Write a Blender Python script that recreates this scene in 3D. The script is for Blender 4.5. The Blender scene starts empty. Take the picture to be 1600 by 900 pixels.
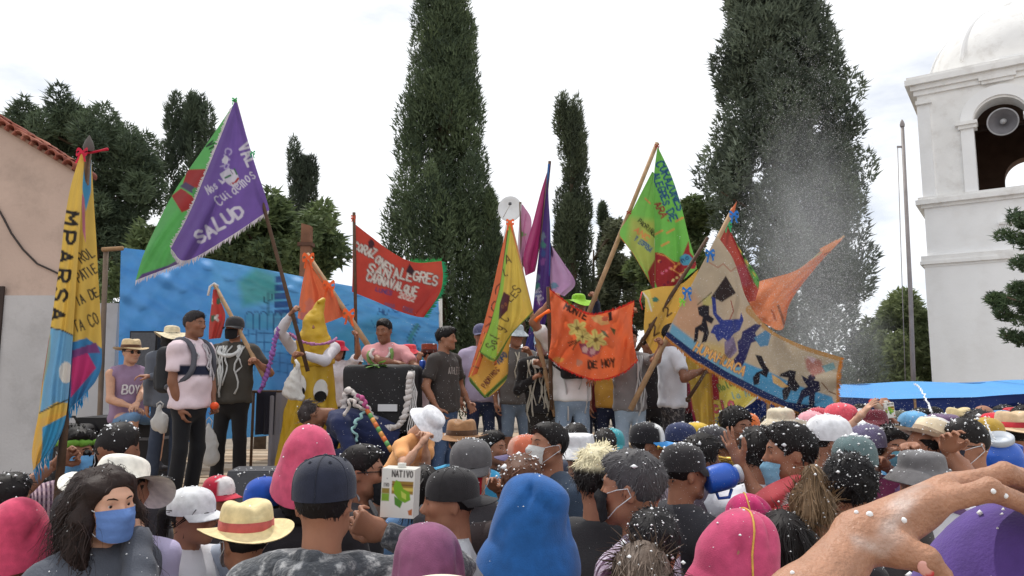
import bpy, bmesh, math, random
import numpy as np
from mathutils import Vector, Matrix, Euler

random.seed(7)
RNG = np.random.default_rng(7)
SC = bpy.context.scene
COL = SC.collection
R = math.radians

# ------------------------------------------------------------------ camera
CAM_Z, PITCH, FOC = 2.0, R(6.74), 1142.0
cam = bpy.data.cameras.new('camera')
cam.sensor_width = 36.0
cam.lens = 36.0 * FOC / 1600.0
cam.clip_start, cam.clip_end = 0.05, 2000
camo = bpy.data.objects.new('camera', cam)
COL.objects.link(camo)
camo.location = (0, 0, CAM_Z)
camo.rotation_euler = (R(90) + PITCH, 0, 0)
SC.camera = camo

# ------------------------------------------------------------------ sky, sun, exposure
SUN_EL, SUN_AZ = R(60), R(-24)          # azimuth from +Y, clockwise positive: ahead and a little to the left
wd = bpy.data.worlds.new('World')
SC.world = wd
wd.use_nodes = True
nt = wd.node_tree
nt.nodes.clear()
sky = nt.nodes.new('ShaderNodeTexSky')
sky.sky_type = 'NISHITA'
sky.sun_disc = False
sky.sun_elevation = SUN_EL
sky.sun_rotation = SUN_AZ
sky.altitude = 2900
tc = nt.nodes.new('ShaderNodeTexCoord')
mp = nt.nodes.new('ShaderNodeMapping')
mp.inputs['Scale'].default_value = (1.5, 1.5, 4.0)
mp.inputs['Location'].default_value = (0.35, 0.2, 0.1)
nz = nt.nodes.new('ShaderNodeTexNoise')
nz.inputs['Scale'].default_value = 1.5
nz.inputs['Detail'].default_value = 7
nz.inputs['Roughness'].default_value = 0.55
rp = nt.nodes.new('ShaderNodeValToRGB')
rp.color_ramp.elements[0].position = 0.28
rp.color_ramp.elements[0].color = (0.30, 0.30, 0.30, 1)
rp.color_ramp.elements[1].position = 0.47
rp.color_ramp.elements[1].color = (1, 1, 1, 1)
mx = nt.nodes.new('ShaderNodeMixRGB')
mx.inputs['Color2'].default_value = (10.7, 10.9, 11.2, 1)
bg = nt.nodes.new('ShaderNodeBackground')
bg.inputs['Strength'].default_value = 0.10
wo = nt.nodes.new('ShaderNodeOutputWorld')
L = nt.links.new
L(tc.outputs['Generated'], mp.inputs['Vector'])
L(mp.outputs['Vector'], nz.inputs['Vector'])
L(nz.outputs['Fac'], rp.inputs['Fac'])
L(rp.outputs['Color'], mx.inputs['Fac'])
L(sky.outputs['Color'], mx.inputs['Color1'])
L(mx.outputs['Color'], bg.inputs['Color'])
L(bg.outputs['Background'], wo.inputs['Surface'])
sun = bpy.data.lights.new('sun', 'SUN')
sun.energy = 2.4
sun.angle = R(0.6)
sun.color = (1.0, 0.955, 0.89)
suno = bpy.data.objects.new('sun', sun)
COL.objects.link(suno)
sd = Vector((math.sin(SUN_AZ) * math.cos(SUN_EL), math.cos(SUN_AZ) * math.cos(SUN_EL), math.sin(SUN_EL)))
suno.rotation_euler = sd.to_track_quat('Z', 'Y').to_euler()
suno.location = sd * 60
vs = SC.view_settings
vs.view_transform = 'Standard'
vs.look = 'None'
vs.exposure = 0.1
vs.gamma = 1.0
vs.use_curve_mapping = False

# ------------------------------------------------------------------ helpers
CP, SP = math.cos(PITCH), math.sin(PITCH)
def W(px, py, Y):
    """world point at depth Y (metres ahead) that lies in direction (px, py) of the 1600x900 picture"""
    a, b = (px - 800.0) / FOC, (450.0 - py) / FOC
    d = (a, CP - b * SP, SP + b * CP)
    k = Y / d[1]
    return Vector((d[0] * k, Y, CAM_Z + d[2] * k))

def lin(c):
    """sRGB 0-255 triple to linear"""
    out = []
    for x in c[:3]:
        x = x / 255.0
        out.append(x / 12.92 if x <= 0.04045 else ((x + 0.055) / 1.055) ** 2.4)
    return tuple(out)

def mesh_from(name, V, F, col=None, smooth=True):
    me = bpy.data.meshes.new(name)
    V = np.asarray(V, dtype=np.float32).reshape(-1, 3)
    if isinstance(F, np.ndarray) and F.ndim == 2:
        k = F.shape[1]
        me.vertices.add(len(V)); me.vertices.foreach_set('co', V.ravel())
        me.loops.add(F.size); me.loops.foreach_set('vertex_index', F.ravel().astype(np.int32))
        me.polygons.add(len(F))
        me.polygons.foreach_set('loop_start', np.arange(0, F.size, k, dtype=np.int32))
        me.update(calc_edges=True)
    else:
        me.from_pydata([tuple(v) for v in V], [], [tuple(f) for f in F])
        me.update()
    if len(me.polygons):
        me.polygons.foreach_set('use_smooth', np.full(len(me.polygons), bool(smooth)))
    if col is not None:
        at = me.attributes.new('col', 'FLOAT_COLOR', 'POINT')
        c = np.ones((len(V), 4), dtype=np.float32)
        c[:, :3] = np.asarray(col, dtype=np.float32)
        at.data.foreach_set('color', c.ravel())
    return me

def obj(name, V, F, mat, parent=None, col=None, smooth=True, loc=None, mw=None):
    me = V if isinstance(V, bpy.types.Mesh) else mesh_from(name, V, F, col, smooth)
    o = bpy.data.objects.new(name, me)
    COL.objects.link(o)
    if mat is not None and not len(me.materials):
        me.materials.append(mat)
    if parent is not None:
        o.parent = parent
    if loc is not None:
        o.location = loc
    if mw is not None:
        o.matrix_basis = mw
    return o

def tag(o, label=None, cat=None, group=None, kind=None):
    if label: o['label'] = label
    if cat: o['category'] = cat
    if group: o['group'] = group
    if kind: o['kind'] = kind
    return o

def thing(name, label, cat, loc=(0, 0, 0), rotz=0.0, group=None):
    o = bpy.data.objects.new(name, None)
    COL.objects.link(o)
    o.empty_display_size = 0.1
    o.location = loc
    o.rotation_euler = (0, 0, rotz)
    return tag(o, label, cat, group)

class MB:
    """collects boxes, tubes, lathes and polygons into one mesh"""
    def __init__(s): s.V, s.F = [], []
    def raw(s, V, F):
        n = len(s.V)
        s.V += [tuple(v) for v in V]
        s.F += [tuple(i + n for i in f) for f in F]
        return s
    def box(s, lo, hi, M=None):
        (a, b, c), (d, e, f) = lo, hi
        V = [Vector(v) for v in ((a,b,c),(d,b,c),(d,e,c),(a,e,c),(a,b,f),(d,b,f),(d,e,f),(a,e,f))]
        if M is not None: V = [M @ v for v in V]
        return s.raw(V, [(0,3,2,1),(4,5,6,7),(0,1,5,4),(1,2,6,5),(2,3,7,6),(3,0,4,7)])
    def tube(s, pts, rad, n=8, cap=True):
        pts = [Vector(p) for p in pts]
        if not hasattr(rad, '__len__'): rad = [rad] * len(pts)
        V, F = [], []
        up = None
        for i, p in enumerate(pts):
            t = (pts[min(i + 1, len(pts) - 1)] - pts[max(i - 1, 0)])
            t = t.normalized() if t.length > 1e-9 else Vector((0, 0, 1))
            if up is None: up = Vector((0, 0, 1)) if abs(t.z) < 0.9 else Vector((1, 0, 0))
            x = up.cross(t)
            x = x.normalized() if x.length > 1e-6 else Vector((1, 0, 0))
            y = t.cross(x)
            up = y
            for j in range(n):
                a = 2 * math.pi * j / n
                V.append(p + (x * math.cos(a) + y * math.sin(a)) * rad[i])
        for i in range(len(pts) - 1):
            for j in range(n):
                k = (j + 1) % n
                F.append((i*n+j, i*n+k, (i+1)*n+k, (i+1)*n+j))
        if cap:
            F.append(tuple(range(n))[::-1]); F.append(tuple((len(pts)-1)*n + j for j in range(n)))
        return s.raw(V, F)
    def prism(s, poly, y0, y1, M=None):
        """polygon in xz, extruded along y"""
        n = len(poly)
        V = [Vector((p[0], y0, p[1])) for p in poly] + [Vector((p[0], y1, p[1])) for p in poly]
        if M is not None: V = [M @ v for v in V]
        F = [tuple(range(n)), tuple(range(2*n-1, n-1, -1))]
        for i in range(n):
            j = (i + 1) % n
            F.append((i, i+n, j+n, j))
        return s.raw(V, F)
    def lathe(s, prof, n=32, ex=1.0, ey=1.0, fn=None, cap=False, M=None):
        V, F = [], []
        for (r, z) in prof:
            for j in range(n):
                a = 2 * math.pi * j / n
                v = Vector((r * math.cos(a) * ex, r * math.sin(a) * ey, z))
                if fn: v = fn(v, a, r)
                V.append(M @ v if M is not None else v)
        for i in range(len(prof) - 1):
            for j in range(n):
                k = (j + 1) % n
                F.append((i*n+j, i*n+k, (i+1)*n+k, (i+1)*n+j))
        if cap:
            F.append(tuple((len(prof)-1)*n + j for j in range(n)))
        return s.raw(V, F)
    def build(s, name, mat, parent=None, smooth=False, col=None, **k):
        return obj(name, np.array(s.V, dtype=np.float32), s.F, mat, parent, col, smooth, **k)

# ------------------------------------------------------------------ materials
MATS = {}
def material(key, color=None, rough=0.8, noise=0.15, nscale=8.0, bump=0.0, bscale=60.0, transl=0.0,
             metal=0.0, spec=0.3, sheen=0.0, coat=0.0, stain=None, stain_scale=1.2, stain_amt=0.5, wave=None, sss=0.0):
    """procedural material; colour from 'color' (linear) or, when None, from the mesh's painted 'col' attribute"""
    if key in MATS: return MATS[key]
    m = bpy.data.materials.new(key)
    m.use_nodes = True
    t = m.node_tree
    N, K = t.nodes, t.links.new
    N.clear()
    out = N.new('ShaderNodeOutputMaterial')
    bs = N.new('ShaderNodeBsdfPrincipled')
    co = N.new('ShaderNodeTexCoord')
    n1 = N.new('ShaderNodeTexNoise')
    n1.inputs['Scale'].default_value = nscale
    n1.inputs['Detail'].default_value = 5
    K(co.outputs['Object'], n1.inputs['Vector'])
    mr = N.new('ShaderNodeMapRange')
    mr.inputs['From Min'].default_value = 0.25; mr.inputs['From Max'].default_value = 0.75
    mr.inputs['To Min'].default_value = 1 - noise; mr.inputs['To Max'].default_value = 1 + noise * 0.6
    K(n1.outputs['Fac'], mr.inputs['Value'])
    if color is None:
        at = N.new('ShaderNodeAttribute'); at.attribute_name = 'col'
        src = at.outputs['Color']
    else:
        rgb = N.new('ShaderNodeRGB'); rgb.outputs[0].default_value = (*color, 1)
        src = rgb.outputs[0]
    if stain is not None:
        n2 = N.new('ShaderNodeTexNoise'); n2.inputs['Scale'].default_value = stain_scale; n2.inputs['Detail'].default_value = 8
        n2.inputs['Roughness'].default_value = 0.65
        K(co.outputs['Object'], n2.inputs['Vector'])
        r2 = N.new('ShaderNodeMapRange')
        r2.inputs['From Min'].default_value = 0.5; r2.inputs['From Max'].default_value = 0.72
        r2.inputs['To Max'].default_value = stain_amt
        K(n2.outputs['Fac'], r2.inputs['Value'])
        ms = N.new('ShaderNodeMixRGB'); ms.inputs['Color2'].default_value = (*stain, 1)
        K(r2.outputs['Result'], ms.inputs['Fac']); K(src, ms.inputs['Color1'])
        src = ms.outputs['Color']
    mul = N.new('ShaderNodeMixRGB'); mul.blend_type = 'MULTIPLY'; mul.inputs['Fac'].default_value = 1
    K(src, mul.inputs['Color1']); K(mr.outputs['Result'], mul.inputs['Color2'])
    colr = mul.outputs['Color']
    K(colr, bs.inputs['Base Color'])
    bs.inputs['Roughness'].default_value = rough
    bs.inputs['Metallic'].default_value = metal
    bs.inputs['Specular IOR Level'].default_value = spec
    bs.inputs['Sheen Weight'].default_value = sheen
    bs.inputs['Coat Weight'].default_value = coat
    if sss > 0:
        bs.inputs['Subsurface Weight'].default_value = sss
        bs.inputs['Subsurface Radius'].default_value = (0.012, 0.004, 0.002)
    if bump > 0:
        bp = N.new('ShaderNodeBump'); bp.inputs['Strength'].default_value = bump; bp.inputs['Distance'].default_value = 0.01
        if wave:
            nb = N.new('ShaderNodeTexWave'); nb.inputs['Scale'].default_value = wave; nb.inputs['Distortion'].default_value = 3.0
            nb.bands_direction = 'Z'
            K(co.outputs['Object'], nb.inputs['Vector'])
        else:
            nb = N.new('ShaderNodeTexNoise'); nb.inputs['Scale'].default_value = bscale; nb.inputs['Detail'].default_value = 4
            K(co.outputs['Object'], nb.inputs['Vector'])
        K(nb.outputs['Fac'], bp.inputs['Height'])
        K(bp.outputs['Normal'], bs.inputs['Normal'])
    if transl > 0:
        tr = N.new('ShaderNodeBsdfTranslucent')
        K(colr, tr.inputs['Color'])
        mi = N.new('ShaderNodeMixShader'); mi.inputs['Fac'].default_value = transl
        K(bs.outputs['BSDF'], mi.inputs[1]); K(tr.outputs['BSDF'], mi.inputs[2])
        K(mi.outputs['Shader'], out.inputs['Surface'])
    else:
        K(bs.outputs['BSDF'], out.inputs['Surface'])
    MATS[key] = m
    return m

def M_wood(): return material('weathered_wood', lin((150, 118, 86)), 0.75, 0.35, 6, 0.4, 40)
def M_pole(): return material('pale_stick_wood', lin((178, 146, 112)), 0.7, 0.3, 14, 0.3, 60)
def M_darkpole(): return material('dark_stick_wood', lin((88, 66, 50)), 0.7, 0.3, 14, 0.3, 60)
def M_flag(): return material('painted_flag_cloth', None, 0.75, 0.10, 9, 0.25, 160, transl=0.38, sheen=0.1)

# ------------------------------------------------------------------ signed distance field modelling
class Field:
    def __init__(s, lo, hi, h):
        s.h = h
        s.lo = np.array(lo, dtype=np.float64) - 2.5 * h
        n = np.ceil((np.array(hi) - s.lo) / h).astype(int) + 3
        s.n = n
        s.ax = [(s.lo[i] + h * np.arange(n[i])).astype(np.float32) for i in range(3)]
        s.F = np.full(n, 9.0, dtype=np.float32)
    def blk(s, lo, hi, m):
        sl = []
        for i in range(3):
            a = int(np.floor((lo[i] - m - s.lo[i]) / s.h)); b = int(np.ceil((hi[i] + m - s.lo[i]) / s.h)) + 1
            a = max(0, min(a, s.n[i])); b = max(0, min(b, s.n[i]))
            if b <= a: return None, None
            sl.append(slice(a, b))
        g = (s.ax[0][sl[0]][:, None, None], s.ax[1][sl[1]][None, :, None], s.ax[2][sl[2]][None, None, :])
        return tuple(sl), g
    def add(s, prim, k=0.02, op='u'):
        lo, hi, fn = prim
        sl, g = s.blk(lo, hi, k + 3 * s.h)
        if sl is None: return s
        d = fn(*g).astype(np.float32)
        A = s.F[sl]
        if op == 'u':
            if k > 0:
                q = np.maximum(k - np.abs(A - d), 0) / k
                s.F[sl] = np.minimum(A, d) - q * q * k * 0.25
            else:
                s.F[sl] = np.minimum(A, d)
        elif op == 's':
            d = -d
            if k > 0:
                q = np.maximum(k - np.abs(A - d), 0) / k
                s.F[sl] = np.maximum(A, d) + q * q * k * 0.25
            else:
                s.F[sl] = np.maximum(A, d)
        return s
    def clip(s, p, n):
        """keep the half space on the -n side of p"""
        n = np.array(n, dtype=np.float32); n /= np.linalg.norm(n)
        g = (s.ax[0][:, None, None], s.ax[1][None, :, None], s.ax[2][None, None, :])
        s.F = np.maximum(s.F, (g[0]-p[0])*n[0] + (g[1]-p[1])*n[1] + (g[2]-p[2])*n[2]).astype(np.float32)
        return s
    def displace(s, fn):
        g = (s.ax[0][:, None, None], s.ax[1][None, :, None], s.ax[2][None, None, :])
        s.F = s.F + fn(*g).astype(np.float32)
        return s
    def mesh(s): return nets(s.F, s.lo, s.h)

CORN = np.array([(i, j, k) for i in (0, 1) for j in (0, 1) for k in (0, 1)])
EDG = [(a, b) for a in range(8) for b in range(a + 1, 8) if np.abs(CORN[a] - CORN[b]).sum() == 1]
def nets(F, lo, h):
    S = F < 0
    n = F.shape
    cnt = np.zeros((n[0]-1, n[1]-1, n[2]-1), dtype=np.int8)
    for c in CORN:
        cnt += S[c[0]:n[0]-1+c[0], c[1]:n[1]-1+c[1], c[2]:n[2]-1+c[2]]
    act = (cnt > 0) & (cnt < 8)
    idx = np.argwhere(act)
    if len(idx) == 0: return np.zeros((0, 3)), np.zeros((0, 4), dtype=np.int32)
    ids = np.full(act.shape, -1, dtype=np.int32)
    ids[act] = np.arange(len(idx))
    vals = np.stack([F[idx[:, 0]+c[0], idx[:, 1]+c[1], idx[:, 2]+c[2]] for c in CORN], 1)
    pos = np.zeros((len(idx), 3)); num = np.zeros(len(idx))
    for a, b in EDG:
        va, vb = vals[:, a], vals[:, b]
        cr = (va < 0) != (vb < 0)
        t = np.where(cr, va / np.where(cr, va - vb, 1), 0)
        p = CORN[a][None, :] + t[:, None] * (CORN[b] - CORN[a])[None, :]
        pos += p * cr[:, None]; num += cr
    V = lo + h * (idx + pos / num[:, None])
    Q = []
    for ax in range(3):
        b, c = (ax + 1) % 3, (ax + 2) % 3
        s0 = [slice(None)] * 3; s1 = [slice(None)] * 3
        s0[ax] = slice(0, n[ax]-1); s1[ax] = slice(1, n[ax])
        for q in (b, c):
            s0[q] = slice(1, n[q]-1); s1[q] = slice(1, n[q]-1)
        A, B = S[tuple(s0)], S[tuple(s1)]
        e = np.argwhere(A != B)
        if not len(e): continue
        flip = ~A[e[:, 0], e[:, 1], e[:, 2]]
        e = e.copy(); e[:, b] += 1; e[:, c] += 1
        def cell(db, dc):
            q = e.copy(); q[:, b] += db; q[:, c] += dc
            return ids[q[:, 0], q[:, 1], q[:, 2]]
        q4 = np.stack([cell(-1, -1), cell(0, -1), cell(0, 0), cell(-1, 0)], 1)
        q4[flip] = q4[flip][:, ::-1]
        Q.append(q4)
    Q = np.concatenate(Q)
    return V, Q[(Q >= 0).all(1)]

def v3(p): return np.array(p, dtype=np.float64)
def rc(a, b, ra, rb):
    """round cone"""
    a, b = v3(a), v3(b)
    ab = b - a; L2 = max(float(ab @ ab), 1e-12); rm = max(ra, rb)
    def fn(X, Y, Z):
        t = np.clip(((X-a[0])*ab[0] + (Y-a[1])*ab[1] + (Z-a[2])*ab[2]) / L2, 0, 1)
        return np.sqrt((X-a[0]-t*ab[0])**2 + (Y-a[1]-t*ab[1])**2 + (Z-a[2]-t*ab[2])**2) - (ra + (rb-ra)*t)
    return np.minimum(a, b) - rm, np.maximum(a, b) + rm, fn
def el(c, r, M=None):
    """ellipsoid, optional rotation (3x3, columns are its axes)"""
    c, r = v3(c), v3(r)
    rm = r.max(); mn = float(r.min())
    A = None if M is None else np.array(M, dtype=np.float64)
    def fn(X, Y, Z):
        x, y, z = X-c[0], Y-c[1], Z-c[2]
        if A is not None:
            x, y, z = (x*A[0,0]+y*A[1,0]+z*A[2,0], x*A[0,1]+y*A[1,1]+z*A[2,1], x*A[0,2]+y*A[1,2]+z*A[2,2])
        k0 = np.sqrt((x/r[0])**2 + (y/r[1])**2 + (z/r[2])**2)
        k1 = np.sqrt((x/r[0]**2)**2 + (y/r[1]**2)**2 + (z/r[2]**2)**2) + 1e-9
        return np.where(k0 < 0.15, -mn, k0*(k0-1.0)/k1)
    return c - rm, c + rm, fn
def seg(a, b, ra, rb, xd=(1, 0, 0), cut0=False, cut1=False):
    """elliptic tapered segment; ra, rb = (rx, ry); cut0/cut1 end flat instead of rounded"""
    a, b = v3(a), v3(b)
    ax = b - a; Ln = np.linalg.norm(ax); ax = ax / Ln
    x = v3(xd); x = x - ax * (x @ ax); x /= np.linalg.norm(x)
    y = np.cross(ax, x)
    rm = max(*ra, *rb)
    def fn(X, Y, Z):
        dx, dy, dz = X-a[0], Y-a[1], Z-a[2]
        l = dx*ax[0]+dy*ax[1]+dz*ax[2]
        u = dx*x[0]+dy*x[1]+dz*x[2]; w = dx*y[0]+dy*y[1]+dz*y[2]
        t = np.clip(l / Ln, 0, 1)
        rx, ry = ra[0]+(rb[0]-ra[0])*t, ra[1]+(rb[1]-ra[1])*t
        mn = np.minimum(rx, ry)
        ov = (l - t*Ln) / mn
        d = (np.sqrt((u/rx)**2 + (w/ry)**2 + ov**2) - 1) * mn
        if cut1: d = np.maximum(d, l - Ln)
        if cut0: d = np.maximum(d, -l)
        return d
    return np.minimum(a, b) - rm, np.maximum(a, b) + rm, fn
def wrinkle(rng, amp, sc, n=5):
    ks = [(rng.normal(size=3) * sc, rng.uniform(0, 6.28)) for _ in range(n)]
    ws = [(rng.normal(size=3) * sc * 0.4, rng.uniform(0, 6.28)) for _ in range(n)]
    def fn(X, Y, Z):
        d = 0
        for (k, p), (w, q) in zip(ks, ws):
            d = d + np.sin(k[0]*X+k[1]*Y+k[2]*Z+p + 1.5*np.sin(w[0]*X+w[1]*Y+w[2]*Z+q))
        return amp * d / n
    return fn
# ------------------------------------------------------------------ ground
STAGE_Z = 0.88
g = MB(); n = 40
gx = np.concatenate([np.linspace(-900, -40, 6), np.linspace(-30, 30, 31), np.linspace(40, 900, 6)])
gy = np.concatenate([np.linspace(-300, -20, 4), np.linspace(-15, 45, 31), np.linspace(60, 1500, 6)])
GX, GY = np.meshgrid(gx, gy, indexing='ij')
GZ = 0.012 * np.sin(GX * 1.3) * np.sin(GY * 1.1 + 0.5)
V = np.stack([GX.ravel(), GY.ravel(), GZ.ravel() - 0.012], 1)
a, b = len(gx), len(gy)
I = np.arange(a * b).reshape(a, b)
Fq = np.stack([I[:-1, :-1].ravel(), I[1:, :-1].ravel(), I[1:, 1:].ravel(), I[:-1, 1:].ravel()], 1)
tag(obj('ground', V, Fq, material('plaza_ground', lin((150, 138, 124)), 0.9, 0.3, 2.0, 0.5, 30, stain=lin((110, 98, 84)))), kind='structure')

# ------------------------------------------------------------------ stage
X0, X1, Y0, Y1 = -4.45, 2.25, 5.92, 11.2
st = thing('wooden_stage', 'raised wooden plank stage carrying the flag bearers', 'stage', (0, 0, 0))
plank_me = {}
rr = random.Random(3)
y = Y0
k = 0
mw_ = [material('stage_plank_%d' % i, lin(c), 0.8, 0.3, 3.0, 0.5, 45, stain=lin((120, 100, 80)), stain_scale=3) for i, c in
       enumerate([(186, 164, 138), (170, 146, 120), (196, 176, 152), (158, 136, 112)])]
while y < Y1:
    w = 0.205
    xs = X0
    while xs < X1 - 0.01:
        ln = min(rr.uniform(1.6, 2.6), X1 - xs)
        if X1 - (xs + ln) < 0.5: ln = X1 - xs
        j = rr.uniform(-0.004, 0.006)
        o = obj('plank', *(lambda m: (np.array(m.V), m.F))(MB().box((0, 0, -0.035), (ln - 0.008, w - 0.012, 0))), mw_[rr.randrange(4)], st, smooth=False,
                loc=(xs, y, STAGE_Z + j))
        o.rotation_euler = (rr.uniform(-0.006, 0.006), 0, rr.uniform(-0.003, 0.003))
        xs += ln
    y += w
wm = M_wood()
for i in range(27):
    bx = X0 + 0.25 * i
    h = rr.uniform(0.70, 0.80)
    MB().box((bx, Y0 + 0.05, 0.02), (bx + 0.235, Y0 + 0.075, 0.02 + h)).build('front_board', wm, st)
MB().box((X0, Y0 + 0.02, STAGE_Z - 0.13), (X1, Y0 + 0.07, STAGE_Z - 0.045)).build('edge_beam', wm, st)
for lx in np.linspace(X0 + 0.1, X1 - 0.1, 5):
    for ly in (Y0 + 0.15, 8.5, Y1 - 0.1):
        MB().box((lx - 0.05, ly - 0.05, -0.02), (lx + 0.05, ly + 0.05, STAGE_Z - 0.04)).build('leg', wm, st)
# rear riser that lifts the back row
rs = thing('rear_riser', 'low wooden riser at the back of the stage under the back row', 'riser', (0, 0, STAGE_Z))
for i in range(6):
    MB().box((-1.2, 8.75 + 0.3 * i, 0.26), (2.0, 9.04 + 0.3 * i, 0.30)).build('plank', mw_[i % 4], rs)
for lx in (-1.1, 0.4, 1.9):
    for ly in (8.8, 10.4):
        MB().box((lx - .05, ly - .05, -0.01), (lx + .05, ly + .05, 0.262)).build('leg', wm, rs)

# ------------------------------------------------------------------ house on the left
def house():
    HY = 9.7
    hs = thing('plastered_house', 'pink plastered house gable with clay roof tiles and whitewashed lower wall', 'house', (0, HY, 0))
    pk = material('pink_plaster', lin((196, 172, 158)), 0.9, 0.14, 1.2, 0.4, 25, stain=lin((164, 144, 132)), stain_scale=1.6, stain_amt=0.7)
    wt = material('grey_white_plaster', lin((190, 187, 187)), 0.9, 0.14, 1.2, 0.4, 25, stain=lin((150, 146, 144)), stain_scale=1.4, stain_amt=0.6)
    def L_(px, py): p = W(px, py, HY); return (p.x, p.z)
    e0, e1 = L_(-260, 42), L_(116, 268)
    xr = L_(118, 450)[0]; zb = L_(60, 462)[1]
    MB().prism([(L_(-260, 460)[0], zb), (xr, zb), (e1[0], e1[1]), e0], 0, 0.4).build('gable_wall', pk, hs)
    xw = L_(187, 470)[0]
    MB().prism([(L_(-260, 460)[0], -0.05), (xr + 0.02, -0.05), (xr + 0.02, zb), (L_(-260, 460)[0], zb)], -0.035, 0.38).build('lower_wall', wt, hs)
    zc = L_(170, 474)[1]
    MB().prism([(xr + 0.02, -0.05), (xw, -0.05), (xw, zc), (xr + 0.02, zc)], -0.034, 0.25).build('garden_wall', wt, hs)
    dk = material('dark_doorway', lin((58, 46, 42)), 0.7, 0.2)
    MB().box((L_(-90, 500)[0], -0.06, 0.0), (L_(7, 500)[0], -0.036, L_(0, 448)[1])).build('door', dk, hs)
    # barrel tiles down the verge
    tm = [material('clay_tile_%d' % i, lin(c), 0.85, 0.3, 9, 0.4, 50) for i, c in enumerate([(150, 86, 70), (128, 72, 60), (172, 112, 94)])]
    n = 30
    mm = MB()
    prof = [(0.085 * math.cos(t), 0.085 * math.sin(t)) for t in np.linspace(-0.2, math.pi + 0.2, 9)]
    V, F = [], []
    for (yy, s) in ((0, 1.0), (0.34, 0.82)):
        for (x, z) in prof: V.append((x * s, yy, z * s))
        for (x, z) in prof: V.append((x * s * 0.83, yy, z * s * 0.83))
    m9 = 9
    for i in range(m9 - 1):
        F.append((i, i+1, 18+i+1, 18+i)); F.append((9+i+1, 9+i, 27+i, 27+i+1)); F.append((i+1, i, 9+i, 9+i+1))
    tme = [mesh_from('tile', V, F) for _ in range(3)]
    for q in range(3): tme[q].materials.append(tm[q])
    d = Vector((e1[0] - e0[0], 0, e1[1] - e0[1])); L_ab = d.length; d.normalize()
    ang = math.atan2(d.z, d.x)
    for i in range(n):
        t = L_ab * (1 - (i + 0.2) / n)
        for row in range(2):
            o = obj('roof_tile', tme[rr.randrange(3)], None, None, hs)
            o.location = (e0[0] + d.x * t + rr.uniform(-.01, .01), -0.13 + row * 0.28, e0[1] + d.z * t + 0.035 + row*0.02 + rr.uniform(-.008, .008))
            o.rotation_euler = (rr.uniform(-.05, .05), -ang + rr.uniform(-.07, .07), 0)
    mo = material('roof_mortar', lin((150, 120, 104)), 0.95, 0.2)
    MB().prism([(e0[0], e0[1]), (e1[0], e1[1]), (e1[0], e1[1] + 0.05), (e0[0], e0[1] + 0.05)], -0.06, 0.45).build('roof_deck', mo, hs)
    pts = [W(x, y, HY - 0.02) - Vector((0, HY, 0)) for x, y in ((-8, 318), (4, 338), (18, 365), (36, 390), (58, 412), (80, 422), (96, 430), (112, 436))]
    MB().tube(pts, 0.013, 6).build('wall_cable', material('black_cable', lin((60, 52, 50)), 0.6), hs, True)
    return hs
house()

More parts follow.
